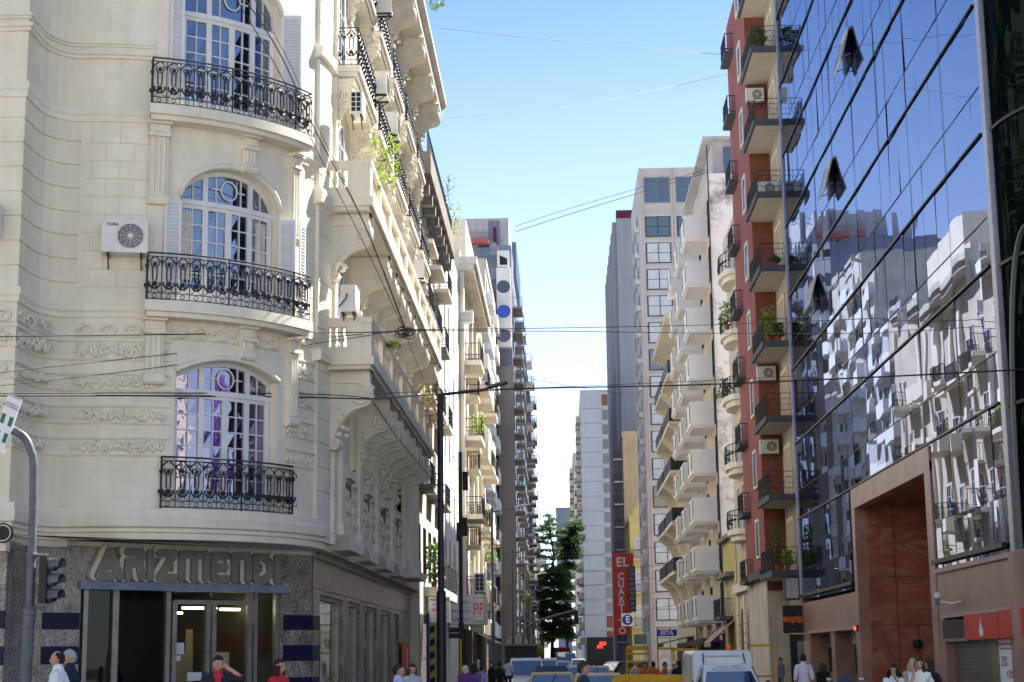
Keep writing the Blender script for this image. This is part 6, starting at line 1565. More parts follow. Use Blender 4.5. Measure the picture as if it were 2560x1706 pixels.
def bush(px_, py_, Yd, r, m_, label, cat='shrub', trunk=True):
    p = onY(px_, py_, Yd); t = thing('street_shrub', label, cat, (p.x, Yd, 0)); f = G()
    for i in range(420):
        d = Vector((random.gauss(0, 1), random.gauss(0, 1), random.gauss(0, 1))).normalized() * random.random() ** .45; leafq(f, Vector((p.x + d.x * r, Yd + d.y * r, p.z + d.z * r * .75)), .11 * random.uniform(.7, 1.4))
    part(f, 'crown', m_, t, fixn=False); g = G()
    for k in range(5): g.tube([(p.x, Yd, 0), (p.x + random.uniform(-.5, .5) * r, Yd + random.uniform(-.3, .3), p.z)], [.05, .02], 5)
    part(g, 'trunk', 'bark', t)
bush(1341, 1628, 128, .62, 'leaf_light', 'bright light green shrub behind the white wagon')
bush(1314, 1500, 150, .8, 'leaf_light', 'yellow-green young street tree among the far lamp posts', 'tree'); bush(1318, 1560, 170, 1.1, 'leaf', 'leafy small street tree lower among the far lamp posts', 'tree'); bush(1313, 1440, 190, .9, 'leaf', 'leafy top of a slim street tree beside the taupe wall', 'tree')

# ================================================================== vehicles
M['tyre'] = mat('tyre_rubber', (.02, .02, .02), .85); M['rim'] = mat('wheel_rim', (.4, .4, .42), .35, metal=.8)
M['carglass'] = glassmat('car_glass', (.75, .8, .86), (.02, .022, .025), .26)
M['headlamp'] = mat('lamp_glass', (.6, .6, .62), .1, spec=.7); M['taillamp'] = mat('tail_lamp_red', (.35, .01, .01), .2, spec=.6)
GR = -.22
def carpaint(n, c): return mat(n, c, .28, .04, 1, coat=.6, spec=.5)
M['p_white'] = carpaint('white_car_paint', (.74, .75, .77)); M['p_black'] = carpaint('black_car_paint', (.02, .02, .025)); M['p_yellow'] = carpaint('taxi_yellow_paint', (.72, .48, .06)); M['p_red'] = carpaint('red_car_paint', (.30, .015, .03)); M['p_navy'] = carpaint('dark_blue_car_paint', (.018, .022, .05)); M['p_grey'] = carpaint('silver_car_paint', (.45, .46, .48)); M['p_violet'] = carpaint('violet_tinted_roof_paint', (.36, .27, .42))
def bevelled(g, off, seg=2):
    me = g.mesh('tmp', 'p_white'); bm = bmesh.new(); bm.from_mesh(me); bmesh.ops.remove_doubles(bm, verts=bm.verts, dist=1e-5)
    bmesh.ops.bevel(bm, geom=[e for e in bm.edges if len(e.link_faces) == 2 and e.calc_face_angle() > .3], offset=off, segments=seg, profile=.6, affect='EDGES', clamp_overlap=True)
    h = G(); bm.verts.index_update(); h.v = [tuple(v.co) for v in bm.verts]; h.f = [tuple(v.index for v in f.verts) for f in bm.faces]; h.mi = [0] * len(h.f); bm.free(); bpy.data.meshes.remove(me); return h
def car(name, label, x, y, yaw, paint, roof=None, L_=4.25, W_=1.7, H_=1.44, style='sedan', taxi=False, group=None, cat='car'):
    """front towards -Y"""
    t = thing(name, label, cat, (0, 0, 0), group); hw = W_ / 2; a, b = -L_ / 2, L_ / 2; belt = .88 if style != 'van' else 1.02
    if style == 'van': prof = [(a, .3), (a - .02, .6), (a + .12, .86), (a + .95, belt + .08), (b - .02, belt + .06), (b, .5), (b - .03, .3)]
    else: prof = [(a + .05, .26), (a - .02, .5), (a + .1, .68), (a + 1.15, belt), (b - .75, belt + .05), (b - .03, belt + .02 if style == 'sedan' else belt), (b, .5), (b - .08, .28)]
    g = G(); g.prism([(p, q) for p, q in prof], (-hw, 0, 0), (0, 1, 0), (0, 0, 1), (W_, 0, 0)); g = bevelled(g, .07)
    part(g, 'body', paint, t, smooth=True)
    if style == 'sedan': y0, y1, y2, y3 = a + 1.05, a + 1.75, b - 1.15, b - .5
    elif style == 'van': y0, y1, y2, y3 = a + .85, a + 1.5, b - .15, b - .05
    else: y0, y1, y2, y3 = a + .95, a + 1.65, b - .5, b - .12
    bw, tw = hw - .05, hw - .2; zb, zt = belt - .03, H_
    c8 = [(-bw, y0, zb), (bw, y0, zb), (bw, y3, zb), (-bw, y3, zb), (-tw, y1, zt), (tw, y1, zt), (tw, y2, zt), (-tw, y2, zt)]
    g = G(); g.hexa(c8); g = bevelled(g, .07); part(g, 'roof', roof or paint, t, smooth=True)
    gl = []
    def pane(i, j, k, l, name, m0=.09, m1=.91, b0=.1, b1=.86):
        A_, B_, C_, D_ = [Vector(c8[q]) for q in (i, j, k, l)]; n = (B_ - A_).cross(D_ - A_).normalized()
        cen = sum((Vector(c) for c in c8), Vector()) / 8
        if n.dot((A_ + C_) / 2 - cen) < 0: n = -n
        def pt(u, v): return A_ * (1 - u) * (1 - v) + B_ * u * (1 - v) + C_ * u * v + D_ * (1 - u) * v + n * .006
        g = G(); g.quad(pt(m0, b0), pt(m1, b0), pt(m1, b1), pt(m0, b1)); part(g, name, 'carglass', t, fixn=False)
    pane(0, 1, 5, 4, 'windscreen', .06, .94); pane(3, 2, 6, 7, 'rear_window', .08, .92)
    for q in ((1, 2, 6, 5), (0, 3, 7, 4)): pane(*q, 'side_window', .1, .52); pane(*q, 'side_window', .56, .9)
    for sx in (-1, 1):
        g = G(); g.box(sx * hw * .55 - .18, sx * hw * .55 + .18, a - .03, a + .06, .58, .7); part(g, 'headlight', 'headlamp', t)
        g = G(); g.box(sx * hw * .82 - .1, sx * hw * .82 + .1, b - .05, b + .02, .66, .86 if style == 'sedan' else 1.1); part(g, 'taillight', 'taillamp', t)
        g = G(); g.ico((sx * (hw + .08), y0 + .25, belt + .06), .1, 1, (1, .6, .7)); part(g, 'wing_mirror', paint, t, smooth=True)
        for yy in (a + .8, b - .8):
            g = G(); g.lathe([(.18, -.1), (.3, -.1), (.31, -.06), (.31, .06), (.3, .1), (.18, .1)], (sx * (hw - .08), yy, .31), 18, 'x'); w_ = part(g, 'wheel', 'tyre', t, smooth=True)
            g = G(); g.lathe([(.19, -.105), (.05, -.115), (.0, -.115)], (sx * (hw - .08), yy, .31), 12, 'x'); g.lathe([(.19, .105), (.05, .115), (.0, .115)], (sx * (hw - .08), yy, .31), 12, 'x'); part(g, 'rim', 'rim', w_)
    g = G(); g.tube([(0, y2 - .15, H_), (0, y2 + .05, H_ + .22)], .008, 4); g.lathe([(.03, 0), (.02, .03)], (0, y2 - .15, H_), 6); part(g, 'antenna', 'black', t)
    g = G(); g.box(-.26, .26, b, b + .012, .55, .66); part(g, 'number_plate', 'white', t)
    if taxi:
        g = G(); g.hexa([(-.55, y1 + .35, H_ + .01), (.55, y1 + .35, H_ + .01), (.55, y1 + .55, H_ + .01), (-.55, y1 + .55, H_ + .01), (-.48, y1 + .4, H_ + .2), (.48, y1 + .4, H_ + .2), (.48, y1 + .5, H_ + .2), (-.48, y1 + .5, H_ + .2)]); part(g, 'taxi_sign', 'p_navy', t)
        g = G(); g.box(-.4, .4, y1 + .56, y1 + .565, H_ + .05, H_ + .15); part(g, 'sign_panel', 'pale_concrete', t)
    t.location = (x, y, GR); t.rotation_euler = (0, 0, yaw); ORG[t] = Vector((x, y, GR)); return t
car('station_wagon', 'white high-roofed wagon ahead of the taxi on the left', -1.72, 77, 0.02, 'p_white', None, 4.1, 1.78, 1.84, 'van')
car('taxi', 'black and yellow taxi with a dark roof sign on the left of the queue', -.42, 56, 0, 'p_black', 'p_yellow', 4.3, 1.72, 1.40, 'sedan', True, cat='taxi')
car('parked_car', 'red car with a violet-tinted roof in the middle of the queue', .5, 63.5, 0, 'p_red', 'p_violet', 4.2, 1.72, 1.54, 'hatch')
car('taxi', 'yellow-roofed taxi behind the walking man in the navy collar', .98, 51, 0, 'p_black', 'p_yellow', 4.3, 1.72, 1.40, 'sedan', False, cat='taxi')
car('taxi', 'second yellow-roofed taxi half hidden behind the red car', 1.15, 71, 0, 'p_black', 'p_yellow', 4.3, 1.72, 1.5, 'sedan', cat='taxi')
car('dark_sedan', 'dark blue sedan turned sideways before the yellow barriers', 2.75, 84, R(-62), 'p_navy', None, 4.4, 1.75, 1.62, 'sedan')
for (px_, Yd, st, pa, lb, H2) in ((1426, 235, 'van', 'p_white', 'distant white van under the trees', 2.3), (1378, 210, 'hatch', 'p_white', 'distant small white car under the trees', 1.7), (1392, 165, 'sedan', 'p_navy', 'distant dark car in mid street', 1.6), (1400, 125, 'hatch', 'p_grey', 'silver car far down the street', 1.55), (1365, 110, 'van', 'p_grey', 'silver van just beyond the white wagon', 1.75), (1445, 180, 'hatch', 'p_grey', 'distant silver car on the right of the street', 1.6)):
    p = onY(px_, 1640, Yd); car('distant_car', lb, p.x, Yd, 0, pa, None, 4.3, 1.75, H2, st)
t = thing('distant_bus', 'distant dark bus with a red top sign under the trees', 'bus', (0, 245, GR)); p = onY(1405, 1640, 245); g = G(); g.box(p.x - 1.2, p.x + 1.2, 245, 255, .1, 2.9); g = bevelled(g, .12); part(g, 'body', 'p_navy', t, smooth=True); g = G(); g.box(p.x - .95, p.x + .95, 244.95, 245, 2.35, 2.8); part(g, 'route_sign', 'red_ink', t); g = G(); g.box(p.x - 1, p.x + 1, 244.96, 245, 1.0, 2.2); part(g, 'windscreen', 'carglass', t)
for sx in (-.95, .95):
    for yy in (247, 253): g = G(); g.lathe([(.2, -.14), (.45, -.14), (.45, .14), (.2, .14)], (p.x + sx, yy, .25), 12, 'x'); part(g, 'wheel', 'tyre', t)
# the white delivery van facing us
t = thing('delivery_van', 'white high-bodied delivery van with green lettering above its windscreen', 'van', (0, 0, 0)); hw = .86
g = G(); g.prism([(-2.1, .3), (-2.12, .6), (-2.0, .86), (-1.25, 1.02), (2.1, 1.05), (2.12, .5), (2.08, .3)], (-hw, 0, 0), (0, 1, 0), (0, 0, 1), (2 * hw, 0, 0)); g = bevelled(g, .08); part(g, 'body', 'p_white', t, smooth=True)
cab = [(-.80, -1.35, 1.0), (.80, -1.35, 1.0), (.80, .1, 1.0), (-.80, .1, 1.0), (-.62, -.62, 1.64), (.62, -.62, 1.64), (.62, .1, 1.68), (-.62, .1, 1.68)]
g = G(); g.hexa(cab); g = bevelled(g, .07); part(g, 'cab', 'p_white', t, smooth=True)
g = G(); g.hexa([(-.86, -.15, 1.0), (.86, -.15, 1.0), (.86, 2.1, 1.0), (-.86, 2.1, 1.0), (-.80, .05, 2.0), (.80, .05, 2.0), (.80, 2.05, 2.02), (-.80, 2.05, 2.02)]); g = bevelled(g, .12, 3); part(g, 'cargo_box', 'p_white', t, smooth=True)
def vp(u, v, e=.008):
    A_, B_, C_, D_ = [Vector(cab[q]) for q in (0, 1, 5, 4)]; n = (B_ - A_).cross(D_ - A_).normalized(); n = n if n.y < 0 else -n
    return A_ * (1 - u) * (1 - v) + B_ * u * (1 - v) + C_ * u * v + D_ * (1 - u) * v + n * e
g = G(); g.quad(vp(.05, .06), vp(.95, .06), vp(.93, .72), vp(.07, .72)); part(g, 'windscreen', 'carglass', t, fixn=False)
M['van_ink'] = mat('grey_van_lettering', (.30, .32, .38), .5); M['van_green'] = mat('green_van_lettering', (.08, .26, .18), .5)
wv = (vp(.5, .9) - vp(.5, .75)).normalized()
text('Logística integral\npara estudios clínicos', .105, t, vp(.5, .87, .012), (1, 0, 0), wv, 'van_ink', .001, sx=.95)
text('Transportes Ambientales S.A.', .082, t, (0, .0 - .005, 1.86), (1, 0, 0), (0, .18, 1), 'van_green', .002, sx=.95)
for sx in (-1, 1):
    g = G(); g.tube([(sx * .55, -.14, 1.68), (sx * .53, .0, 1.93)], .018, 5); part(g, 'trim_strip', 'black', t)
    g = G(); g.box(sx * .62 - .16, sx * .62 + .16, -2.13, -2.0, .62, .82); part(g, 'headlight', 'headlamp', t); g = G(); g.ico((sx * .98, -1.0, 1.12), .13, 1, (.8, .5, 1)); part(g, 'wing_mirror', 'black', t, smooth=True)
    g = G(); A_ = Vector((sx * .81, -1.1, 1.06)); g.quad(A_, (sx * .81, -.2, 1.06), (sx * .66, -.2, 1.58), (sx * .66, -.62, 1.58)); part(g, 'side_window', 'carglass', t, fixn=False)
    for yy in (-1.3, 1.3): g = G(); g.lathe([(.18, -.1), (.31, -.1), (.32, 0), (.31, .1), (.18, .1)], (sx * .78, yy, .32), 18, 'x'); part(g, 'wheel', 'tyre', t, smooth=True)
g = G(); g.lathe([(.07, 0), (.09, .03), (.08, .12), (.04, .15)], (.25, .6, 2.02), 10); part(g, 'beacon', 'orange', t)
p = onY(1812, 1640, 45); t.location = (p.x, 45.5, GR); t.rotation_euler = (0, 0, R(4)); ORG[t] = Vector(t.location)
# scooter
t = thing('scooter', 'parked scooter with a clear windscreen before the portal', 'scooter', (0, 0, 0)); g = G(); g.tube([(0, -.6, .25), (0, -.5, .8), (0, -.42, 1.0)], .09, 8); g.box(-.2, .2, -.45, -.38, .35, .95); g.tube([(0, -.35, .3), (0, .1, .25), (0, .6, .6)], .14, 8); part(g, 'frame', 'p_grey', t, smooth=True)
g = G(); g.prism([(-.2, 0), (.2, 0), (.17, .36), (.08, .46), (-.08, .46), (-.17, .36)], (0, -.52, .95), (1, 0, 0), (0, .3, 1), (0, .01, 0)); part(g, 'windscreen', 'clear', t)
g = G(); g.box(-.15, .15, 0, .7, .7, .82); part(g, 'seat', 'black', t); g = G(); g.tube([(-.35, -.4, 1.02), (.35, -.4, 1.02)], .02, 6); part(g, 'handlebar', 'black', t)
for sx in (-1, 1): g = G(); g.tube([(sx * .3, -.4, 1.02), (sx * .36, -.42, 1.25)], .01, 4); g.ico((sx * .38, -.43, 1.29), .07, 1, (1, .4, .8)); part(g, 'mirror', 'rim', t)
for yy in (-.62, .55): g = G(); g.lathe([(.12, -.05), (.23, -.05), (.24, 0), (.23, .05), (.12, .05)], (0, yy, .24), 14, 'x'); part(g, 'wheel', 'tyre', t)
p = onY(2120, 1690, 41); t.location = (p.x, 41, -.22); t.rotation_euler = (0, 0, R(-20))
# yellow barriers
t0 = thing('road_barrier', 'yellow plastic road barrier in the row in front of the works', 'barrier', (0, 0, 0), 'yellow road barriers')
g = G(); g.prism([(-.75, 0), (-.6, 0), (-.55, .12), (.55, .12), (.6, 0), (.75, 0), (.72, .85), (.6, 1.0), (-.6, 1.0), (-.72, .85)], (0, -.12, 0), (1, 0, 0), (0, 0, 1), (0, .24, 0)); M['barrier'] = mat('yellow_barrier_plastic', (.78, .42, .01), .45, .08, 3); part(g, 'body', 'barrier', t0)
for k in range(4): g = G(); g.box(-.5 + k * .3, -.4 + k * .3, -.135, -.12, .3, .8); part(g, 'slot', 'stripe_y', t0)
bp = [(1592, 50), (1640, 49), (1690, 48)]
for i, (px_, Yd) in enumerate(bp):
    p = onY(px_, 1690, Yd); o = t0 if i == 0 else dup(t0, (0, 0, 0)); o.location = (p.x, Yd, .14); o.rotation_euler = (0, 0, R(-14 + 3 * i)); o['label'] = ('leftmost', 'middle', 'rightmost')[i] + ' of three yellow plastic barriers before the works'
f0 = None
for i, (px_, Yd, hh, lb) in enumerate(((1595, 66, 1.95, 'orange-yellow frame panel left of the orange workers'), (1667, 62, 1.95, 'tall thin yellow frame among the orange workers'), (1712, 60, 1.9, 'yellow frame behind the man in the blue waistcoat'), (1905, 58, 2.0, 'yellow frame right of the delivery van'))):
    p = onY(px_, 1690, Yd); g = G(); w2 = .42 if i != 1 else .3
    for x in (-w2, w2): g.box(p.x + x - .03, p.x + x + .03, Yd, Yd + .05, -.1, hh)
    g.box(p.x - w2, p.x + w2, Yd, Yd + .05, hh - .08, hh + (.1 if i == 0 else 0)); g.box(p.x - w2, p.x + w2, Yd, Yd + .05, .9, .97)
    if i == 0:
        for q in range(6): g.box(p.x - w2, p.x + w2, Yd + .01, Yd + .04, .2 + q * .3, .28 + q * .3)
    solo(g, 'works_frame', 'barrier', lb, 'barrier')
# ================================================================== people
def seg_dist(p, a, b):
    ab = b - a; t = max(0, min(1, (p - a).dot(ab) / max(1e-9, ab.length_squared))); return (p - a - ab * t).length
ARM = {'down': ((.225, .03, 1.13), (.235, -.05, .88)), 'swing': ((.22, .10, 1.15), (.21, .02, .92)), 'fwd': ((.22, -.02, 1.14), (.15, -.26, 1.12)), 'ear': ((.36, -.10, 1.42), (.135, -.05, 1.585)),
       'mouth': ((.20, -.16, 1.16), (.05, -.19, 1.46)), 'phone': ((.21, -.17, 1.20), (.10, -.12, 1.53)), 'hip': ((.32, .06, 1.16), (.17, -.03, 1.0))}
SKINS = {}
def smat(kind, c, rough=.8):
    k = (kind, tuple(round(v, 3) for v in c))
    if k not in SKINS: SKINS[k] = mat(kind, c, rough, .08, 6, .1, 60)
    return SKINS[k]
def head_geo(c, s, yaw, tilt=0):
    vs = []; fs = []; nu, nv = 22, 18; Rm = Matrix.Rotation(yaw, 3, 'Z') @ Matrix.Rotation(tilt, 3, 'X')
    def shape(u, v):
        x, y, z = sin(v) * sin(u), -sin(v) * cos(u), cos(v)      # front = -y
        X, Yy, Z = x * .077, y * .097, z * .118
        if z < 0: k = 1 - .34 * (-z) ** 1.3; X *= k; Yy *= (1 - .10 * (-z))
        if y < 0 and z < -.2: Yy -= .012 * (-y) * min(1, (-z))
        f = max(0, -y) ** 6
        Yy -= .026 * math.exp(-((x / .17) ** 2)) * math.exp(-(((z + .14) / .16) ** 2)) * (y < 0)
        Yy += .010 * f * math.exp(-(((abs(x) - .38) / .16) ** 2)) * math.exp(-(((z - .06) / .10) ** 2))
        Yy -= .006 * f * math.exp(-(((z - .2) / .1) ** 2)); Yy -= .006 * (y < 0) * math.exp(-((x / .25) ** 2)) * math.exp(-(((z + .45) / .08) ** 2))
        if y > 0: Yy *= 1.06
        return Vector((X, Yy, Z))
    for j in range(nv + 1):
        for i in range(nu): vs.append(c + (Rm @ shape(2 * PI * i / nu, PI * j / nv)) * s)
    for j in range(nv):
        for i in range(nu): fs.append((j * nu + i, j * nu + (i + 1) % nu, (j + 1) * nu + (i + 1) % nu, (j + 1) * nu + i))
    return vs, fs, Rm, shape
def person(label, px_, py_, Yd, yaw, top, bottom=(.03, .035, .06), skin=(.50, .29, .20), hair=((.02, .015, .012), 'short'), L_='down', Rr='swing', long_=False, fem=False, stride=.16, head=0, tilt=0, h=None, group='pedestrians', extra=None, ground=None):
    """py_ = pixel of the crown of the head; the ground decides the height unless given"""
    pc = onY(px_, py_, Yd)
    gz = ground if ground is not None else (.14 if px_ < 1230 else -.2)
    h = h or max(1.5, min(1.9, pc.z - gz)); gz = pc.z - h
    s = h / 1.75; t = thing('person', label, 'person', (0, 0, 0), group)
    V = Vector; sw = .155 if fem else .178; J = {}
    J['pel'] = V((0, 0, .95)); J['wai'] = V((0, -.005, 1.10)); J['che'] = V((0, -.01, 1.27)); J['upc'] = V((0, .005, 1.40)); J['nec'] = V((0, .012, 1.49)); J['nkt'] = V((0, 0, 1.575))
    rad = {'pel': .125 if not fem else .13, 'wai': .115 if not fem else .10, 'che': .125, 'upc': .095, 'nec': .055 if not fem else .046, 'nkt': .05 if not fem else .043}
    E_ = [('pel', 'wai'), ('wai', 'che'), ('che', 'upc'), ('upc', 'nec'), ('nec', 'nkt')]; reg = {}
    for e in E_: reg[e] = 'torso' if 'nec' not in e else 'neck'
    reg[('upc', 'nec')] = 'collar'
    for sd_, pose in (('L', L_), ('R', Rr)):
        k = 1 if sd_ == 'L' else -1
        el, wr = ARM[pose]; el = V((el[0] * k * (sw / .178), el[1], el[2])); wr = V((wr[0] * k, wr[1], wr[2]))
        J['sh' + sd_] = V((sw * k, .01, 1.415)); J['el' + sd_] = el; J['wr' + sd_] = wr; rad['sh' + sd_] = .062; rad['el' + sd_] = .042; rad['wr' + sd_] = .029
        d = (wr - el).normalized(); side = V((k, 0, 0)) - d * d.x * k
        if side.length < .2: side = V((0, -1, 0)) - d * (-d.y)
        side.normalize(); nn = d.cross(side)
        J['pa' + sd_] = wr + d * .075; rad['pa' + sd_] = .030
        for e, r_ in ((('upc', 'sh' + sd_), 'torso'), (('sh' + sd_, 'el' + sd_), 'uarm'), (('el' + sd_, 'wr' + sd_), 'farm'), (('wr' + sd_, 'pa' + sd_), 'hand')): E_.append(e); reg[e] = r_
        for fi in range(4):
            o = (fi - 1.5) * .019; ln_ = (.068, .078, .072, .056)[fi]; a = 'f%d%s' % (fi, sd_)
            J[a + 'a'] = J['pa' + sd_] + side * o + d * .022; J[a + 'b'] = J[a + 'a'] + d * ln_ * .55 + nn * .008 * k; J[a + 'c'] = J[a + 'b'] + d * ln_ * .45 + nn * .022 * k
            for q, rr in (('a', .0095), ('b', .0088), ('c', .0075)): rad[a + q] = rr
            for e in (('pa' + sd_, a + 'a'), (a + 'a', a + 'b'), (a + 'b', a + 'c')): E_.append(e); reg[e] = 'hand'
        a = 'th' + sd_; J[a + 'a'] = wr + d * .035 + side * .034 * -1; J[a + 'b'] = J[a + 'a'] + d * .04 - side * .022
        rad[a + 'a'] = .012; rad[a + 'b'] = .0095
        for e in (('wr' + sd_, a + 'a'), (a + 'a', a + 'b')): E_.append(e); reg[e] = 'hand'
        st = stride * k
        J['hi' + sd_] = V((.088 * k, .005, .90)); J['kn' + sd_] = V((.10 * k, -.02 - st * .5, .50)); J['an' + sd_] = V((.10 * k, .04 - st, .085)); J['to' + sd_] = V((.115 * k, -.12 - st, .035))
        rad['hi' + sd_] = .092; rad['kn' + sd_] = .058; rad['an' + sd_] = .038; rad['to' + sd_] = .032
        for e, r_ in ((('pel', 'hi' + sd_), 'hip'), (('hi' + sd_, 'kn' + sd_), 'leg'), (('kn' + sd_, 'an' + sd_), 'shin'), (('an' + sd_, 'to' + sd_), 'foot')): E_.append(e); reg[e] = r_
    names = list(J); ix = {n: i for i, n in enumerate(names)}
    me = bpy.data.meshes.new('tmp'); me.from_pydata([J[n] * s for n in names], [(ix[a], ix[b]) for a, b in E_], [])
    ob = bpy.data.objects.new('tmp', me); COL.objects.link(ob)
    md = ob.modifiers.new('s', 'SKIN'); md.use_smooth_shade = True; ss = ob.modifiers.new('u', 'SUBSURF'); ss.levels = ss.render_levels = 2
    sk = me.skin_vertices[0].data if me.skin_vertices else None
    if sk is None:
        bpy.context.view_layer.objects.active = ob; me.update(); sk = me.skin_vertices.new(name='skin').data if hasattr(me.skin_vertices, 'new') else None
    for n in names: sk[ix[n]].radius = (rad[n] * s,) * 2; sk[ix[n]].use_root = (n == 'pel')
    dg = bpy.context.evaluated_depsgraph_get(); dg.update(); em = bpy.data.meshes.new_from_object(ob.evaluated_get(dg))
    bpy.data.objects.remove(ob)
    hv = [v.co.copy() for v in em.vertices]; hn = [v.normal.copy() for v in em.vertices]; hf = [tuple(p.vertices) for p in em.polygons]; bpy.data.meshes.remove(em); bpy.data.meshes.remove(me)
    # flatten the torso front to back
    lab = []
    segs = [(J[a] * s, J[b] * s, reg[(a, b)], max(rad[a], rad[b]) * s) for a, b in E_]
    for i, p in enumerate(hv):
        lab.append(min(segs, key=lambda q: seg_dist(p, q[0], q[1]) - q[3])[2])
        if lab[i] in ('torso', 'hip') and abs(p.x) < .2 * s: hv[i] = V((p.x * 1.12, p.y * .86, p.z))
    body = G(); body.add(hv, hf); hc = V((0, -.012, 1.635)) * s
    vs, fs, Rm, shp = head_geo(hc, s, head, tilt); body.add(vs, fs)
    for k in (-1, 1): body.ico(hc + Rm @ (V((k * .078, .012, -.005)) * s), .03 * s, 1, (.35, .6, 1))
    sm_ = smat('skin', skin, .6); part(body, 'body', sm_, t, smooth='all', fixn=False)
    fe = G()
    for k in (-1, 1): fe.mark(); fe.ico(hc + Rm @ (V((k * .031, -.083, .008)) * s), .0115 * s, 1, (1.3, .5, .7))
    part(fe, 'eye', 'black', t)
    fe = G()
    for k in (-1, 1): fe.mark(); fe.tube([hc + Rm @ (V((k * .016, -.093, .026)) * s), hc + Rm @ (V((k * .048, -.080, .028)) * s)], .005 * s, 4)
    part(fe, 'eyebrow', smat('hair', hair[0]), t)
    fe = G(); fe.tube([hc + Rm @ (V((x, -.096 + abs(x) * .25, -.054)) * s) for x in (-.024, -.01, .01, .024)], [.003 * s, .006 * s, .006 * s, .003 * s], 5); part(fe, 'mouth', smat('lips', (.30, .09, .08)), t)
    def shell(regs, off, name, m_, zmin=None, zmax=None):
        keep = []
        for f in hf:
            n_in = sum(1 for i in f if lab[i] in regs); cz = sum(hv[i].z for i in f) / len(f)
            if n_in * 2 >= len(f) and (zmin is None or cz > zmin * s) and (zmax is None or cz < zmax * s): keep.append(f)
        used = sorted({i for f in keep for i in f}); mp_ = {i: k for k, i in enumerate(used)}
        g = G(); g.add([hv[i] + hn[i] * off * s for i in used], [tuple(mp_[i] for i in f) for f in keep]); part(g, name, m_, t, smooth='all', fixn=False)
    rg_ = ['torso', 'uarm', 'hip', 'collar'] + (['farm'] if long_ else [])
    shell(rg_, .020 if long_ else .016, 'jacket' if long_ else 'shirt', smat('cloth', top), .93)
    shell(['hip', 'leg', 'shin', 'torso'], .011, 'trousers', smat('cloth', bottom), None, 1.0); shell(['foot'], .012, 'shoe', smat('shoe', (.03, .025, .02)), None, .14)
    # hair: a cap lifted from the head shape, plus length
    hcol, hst = hair; hm = smat('hair', hcol, .55)
    if hst != 'bald':
        g = G(); nu, nv = 22, 18; low = {'short': .02, 'balding': .0, 'long': -.75, 'bun': -.3, 'curly': -.5}[hst]
        grow = {'short': 1.10, 'balding': 1.05, 'long': 1.16, 'bun': 1.1, 'curly': 1.3}[hst]; ok = {}
        for j in range(nv + 1):
            for i in range(nu):
                u = 2 * PI * i / nu; v = PI * j / nv; front = cos(u)
                lim = (.52 if front > .55 else (.30 if front > .1 else (-.05 if hst in ('short', 'balding') else low)))
                if hst in ('short', 'balding') and front < -.35: lim = -.42
                if hst == 'balding' and front > -.35: lim = 9 if front > .25 else lim
                if hst == 'balding' and cos(v) > .84: lim = 9
                ok[(i, j)] = cos(v) >= lim - .10; g.v.append(tuple(hc + (Rm @ (shp(u, v) * grow * (1 + .03 * sin(i * 5 + j * 3)))) * s + V((0, .006 * s, .004 * s))))
        for j in range(nv):
            for i in range(nu):
                q = [(i, j), ((i + 1) % nu, j), ((i + 1) % nu, j + 1), (i, j + 1)]
                if all(ok[k] for k in q): g.f.append(tuple(b * nu + a for a, b in q)); g.mi.append(0)
        if hst in ('long', 'curly'):
            for i in range(34 if hst == 'long' else 60):
                a = R(random.uniform(62, 298)); r_ = random.uniform(.07, .10) * (1.25 if hst == 'curly' else 1); z1 = random.uniform(-.24, -.17) * (1.0 if hst == 'long' else .95)
                p0 = hc + Rm @ (V((sin(a) * .082, -cos(a) * .095, .02)) * s); pts = [p0, hc + Rm @ (V((sin(a) * r_ * 1.1, -cos(a) * r_ * 1.1 + .01, -.08)) * s), hc + Rm @ (V((sin(a) * r_ * 1.05, -cos(a) * r_ * .9 + .02, z1)) * s)]
                if hst == 'curly': pts = [p + V((random.uniform(-.015, .015), random.uniform(-.015, .015), 0)) for p in pts]
                g.tube(curve_pts(pts, 3), [.026 * s] * 5 + [.02 * s, .008 * s], 5)
        if hst == 'bun': g.ico(hc + Rm @ (V((0, .12, .05)) * s), .05 * s, 2)
        part(g, 'hair', hm, t, smooth='all', fixn=False)
    if extra: extra(t, s, hc, Rm, hv, hn, hf, lab, J)
    t.location = (pc.x, Yd, gz); t.rotation_euler = (0, 0, yaw); return t
def cap(col, brim=True, hood=False):
    def f(t, s, hc, Rm, *a):
        g = G(); g.lathe([(.098, .02), (.096, .07), (.07, .115), (.02, .128)], (0, .004, 0), 16)
        if brim: g.prism([(-.07, -.08), (.07, -.08), (.06, -.16), (-.06, -.16)], (0, 0, .03), (1, 0, 0), (0, 1, 0), (0, 0, .012))
        g.v = [tuple(hc + Rm @ (Vector(p) * s)) for p in g.v]; part(g, 'hat', smat('cloth', col), t, smooth=True)
        if hood: 
            g = G(); g.ico(tuple(hc + Vector((0, .035, -.02)) * s), .128 * s, 2, (.95, .9, 1.15)); part(g, 'hood', smat('cloth', col), t, smooth='all')
    return f
def bag(col, side=1):
    def f(t, s, hc, Rm, hv, hn, hf, lab, J):
        g = G(); c = Vector((side * .24, .02, .98)) * s; g.box(c.x - .06, c.x + .06, c.y - .16, c.y + .16, c.z - .14, c.z + .12); part(g, 'bag', smat('cloth', col), t)
        g = G(); g.tube([c + Vector((0, 0, .12)), Vector((side * .13, -.13, 1.25)) * s, Vector((-side * .07, .0, 1.50)) * s, Vector((side * .10, .14, 1.25)) * s, c + Vector((0, .05, .12))], .013, 5); part(g, 'strap', smat('cloth', (.03, .03, .04)), t)
    return f
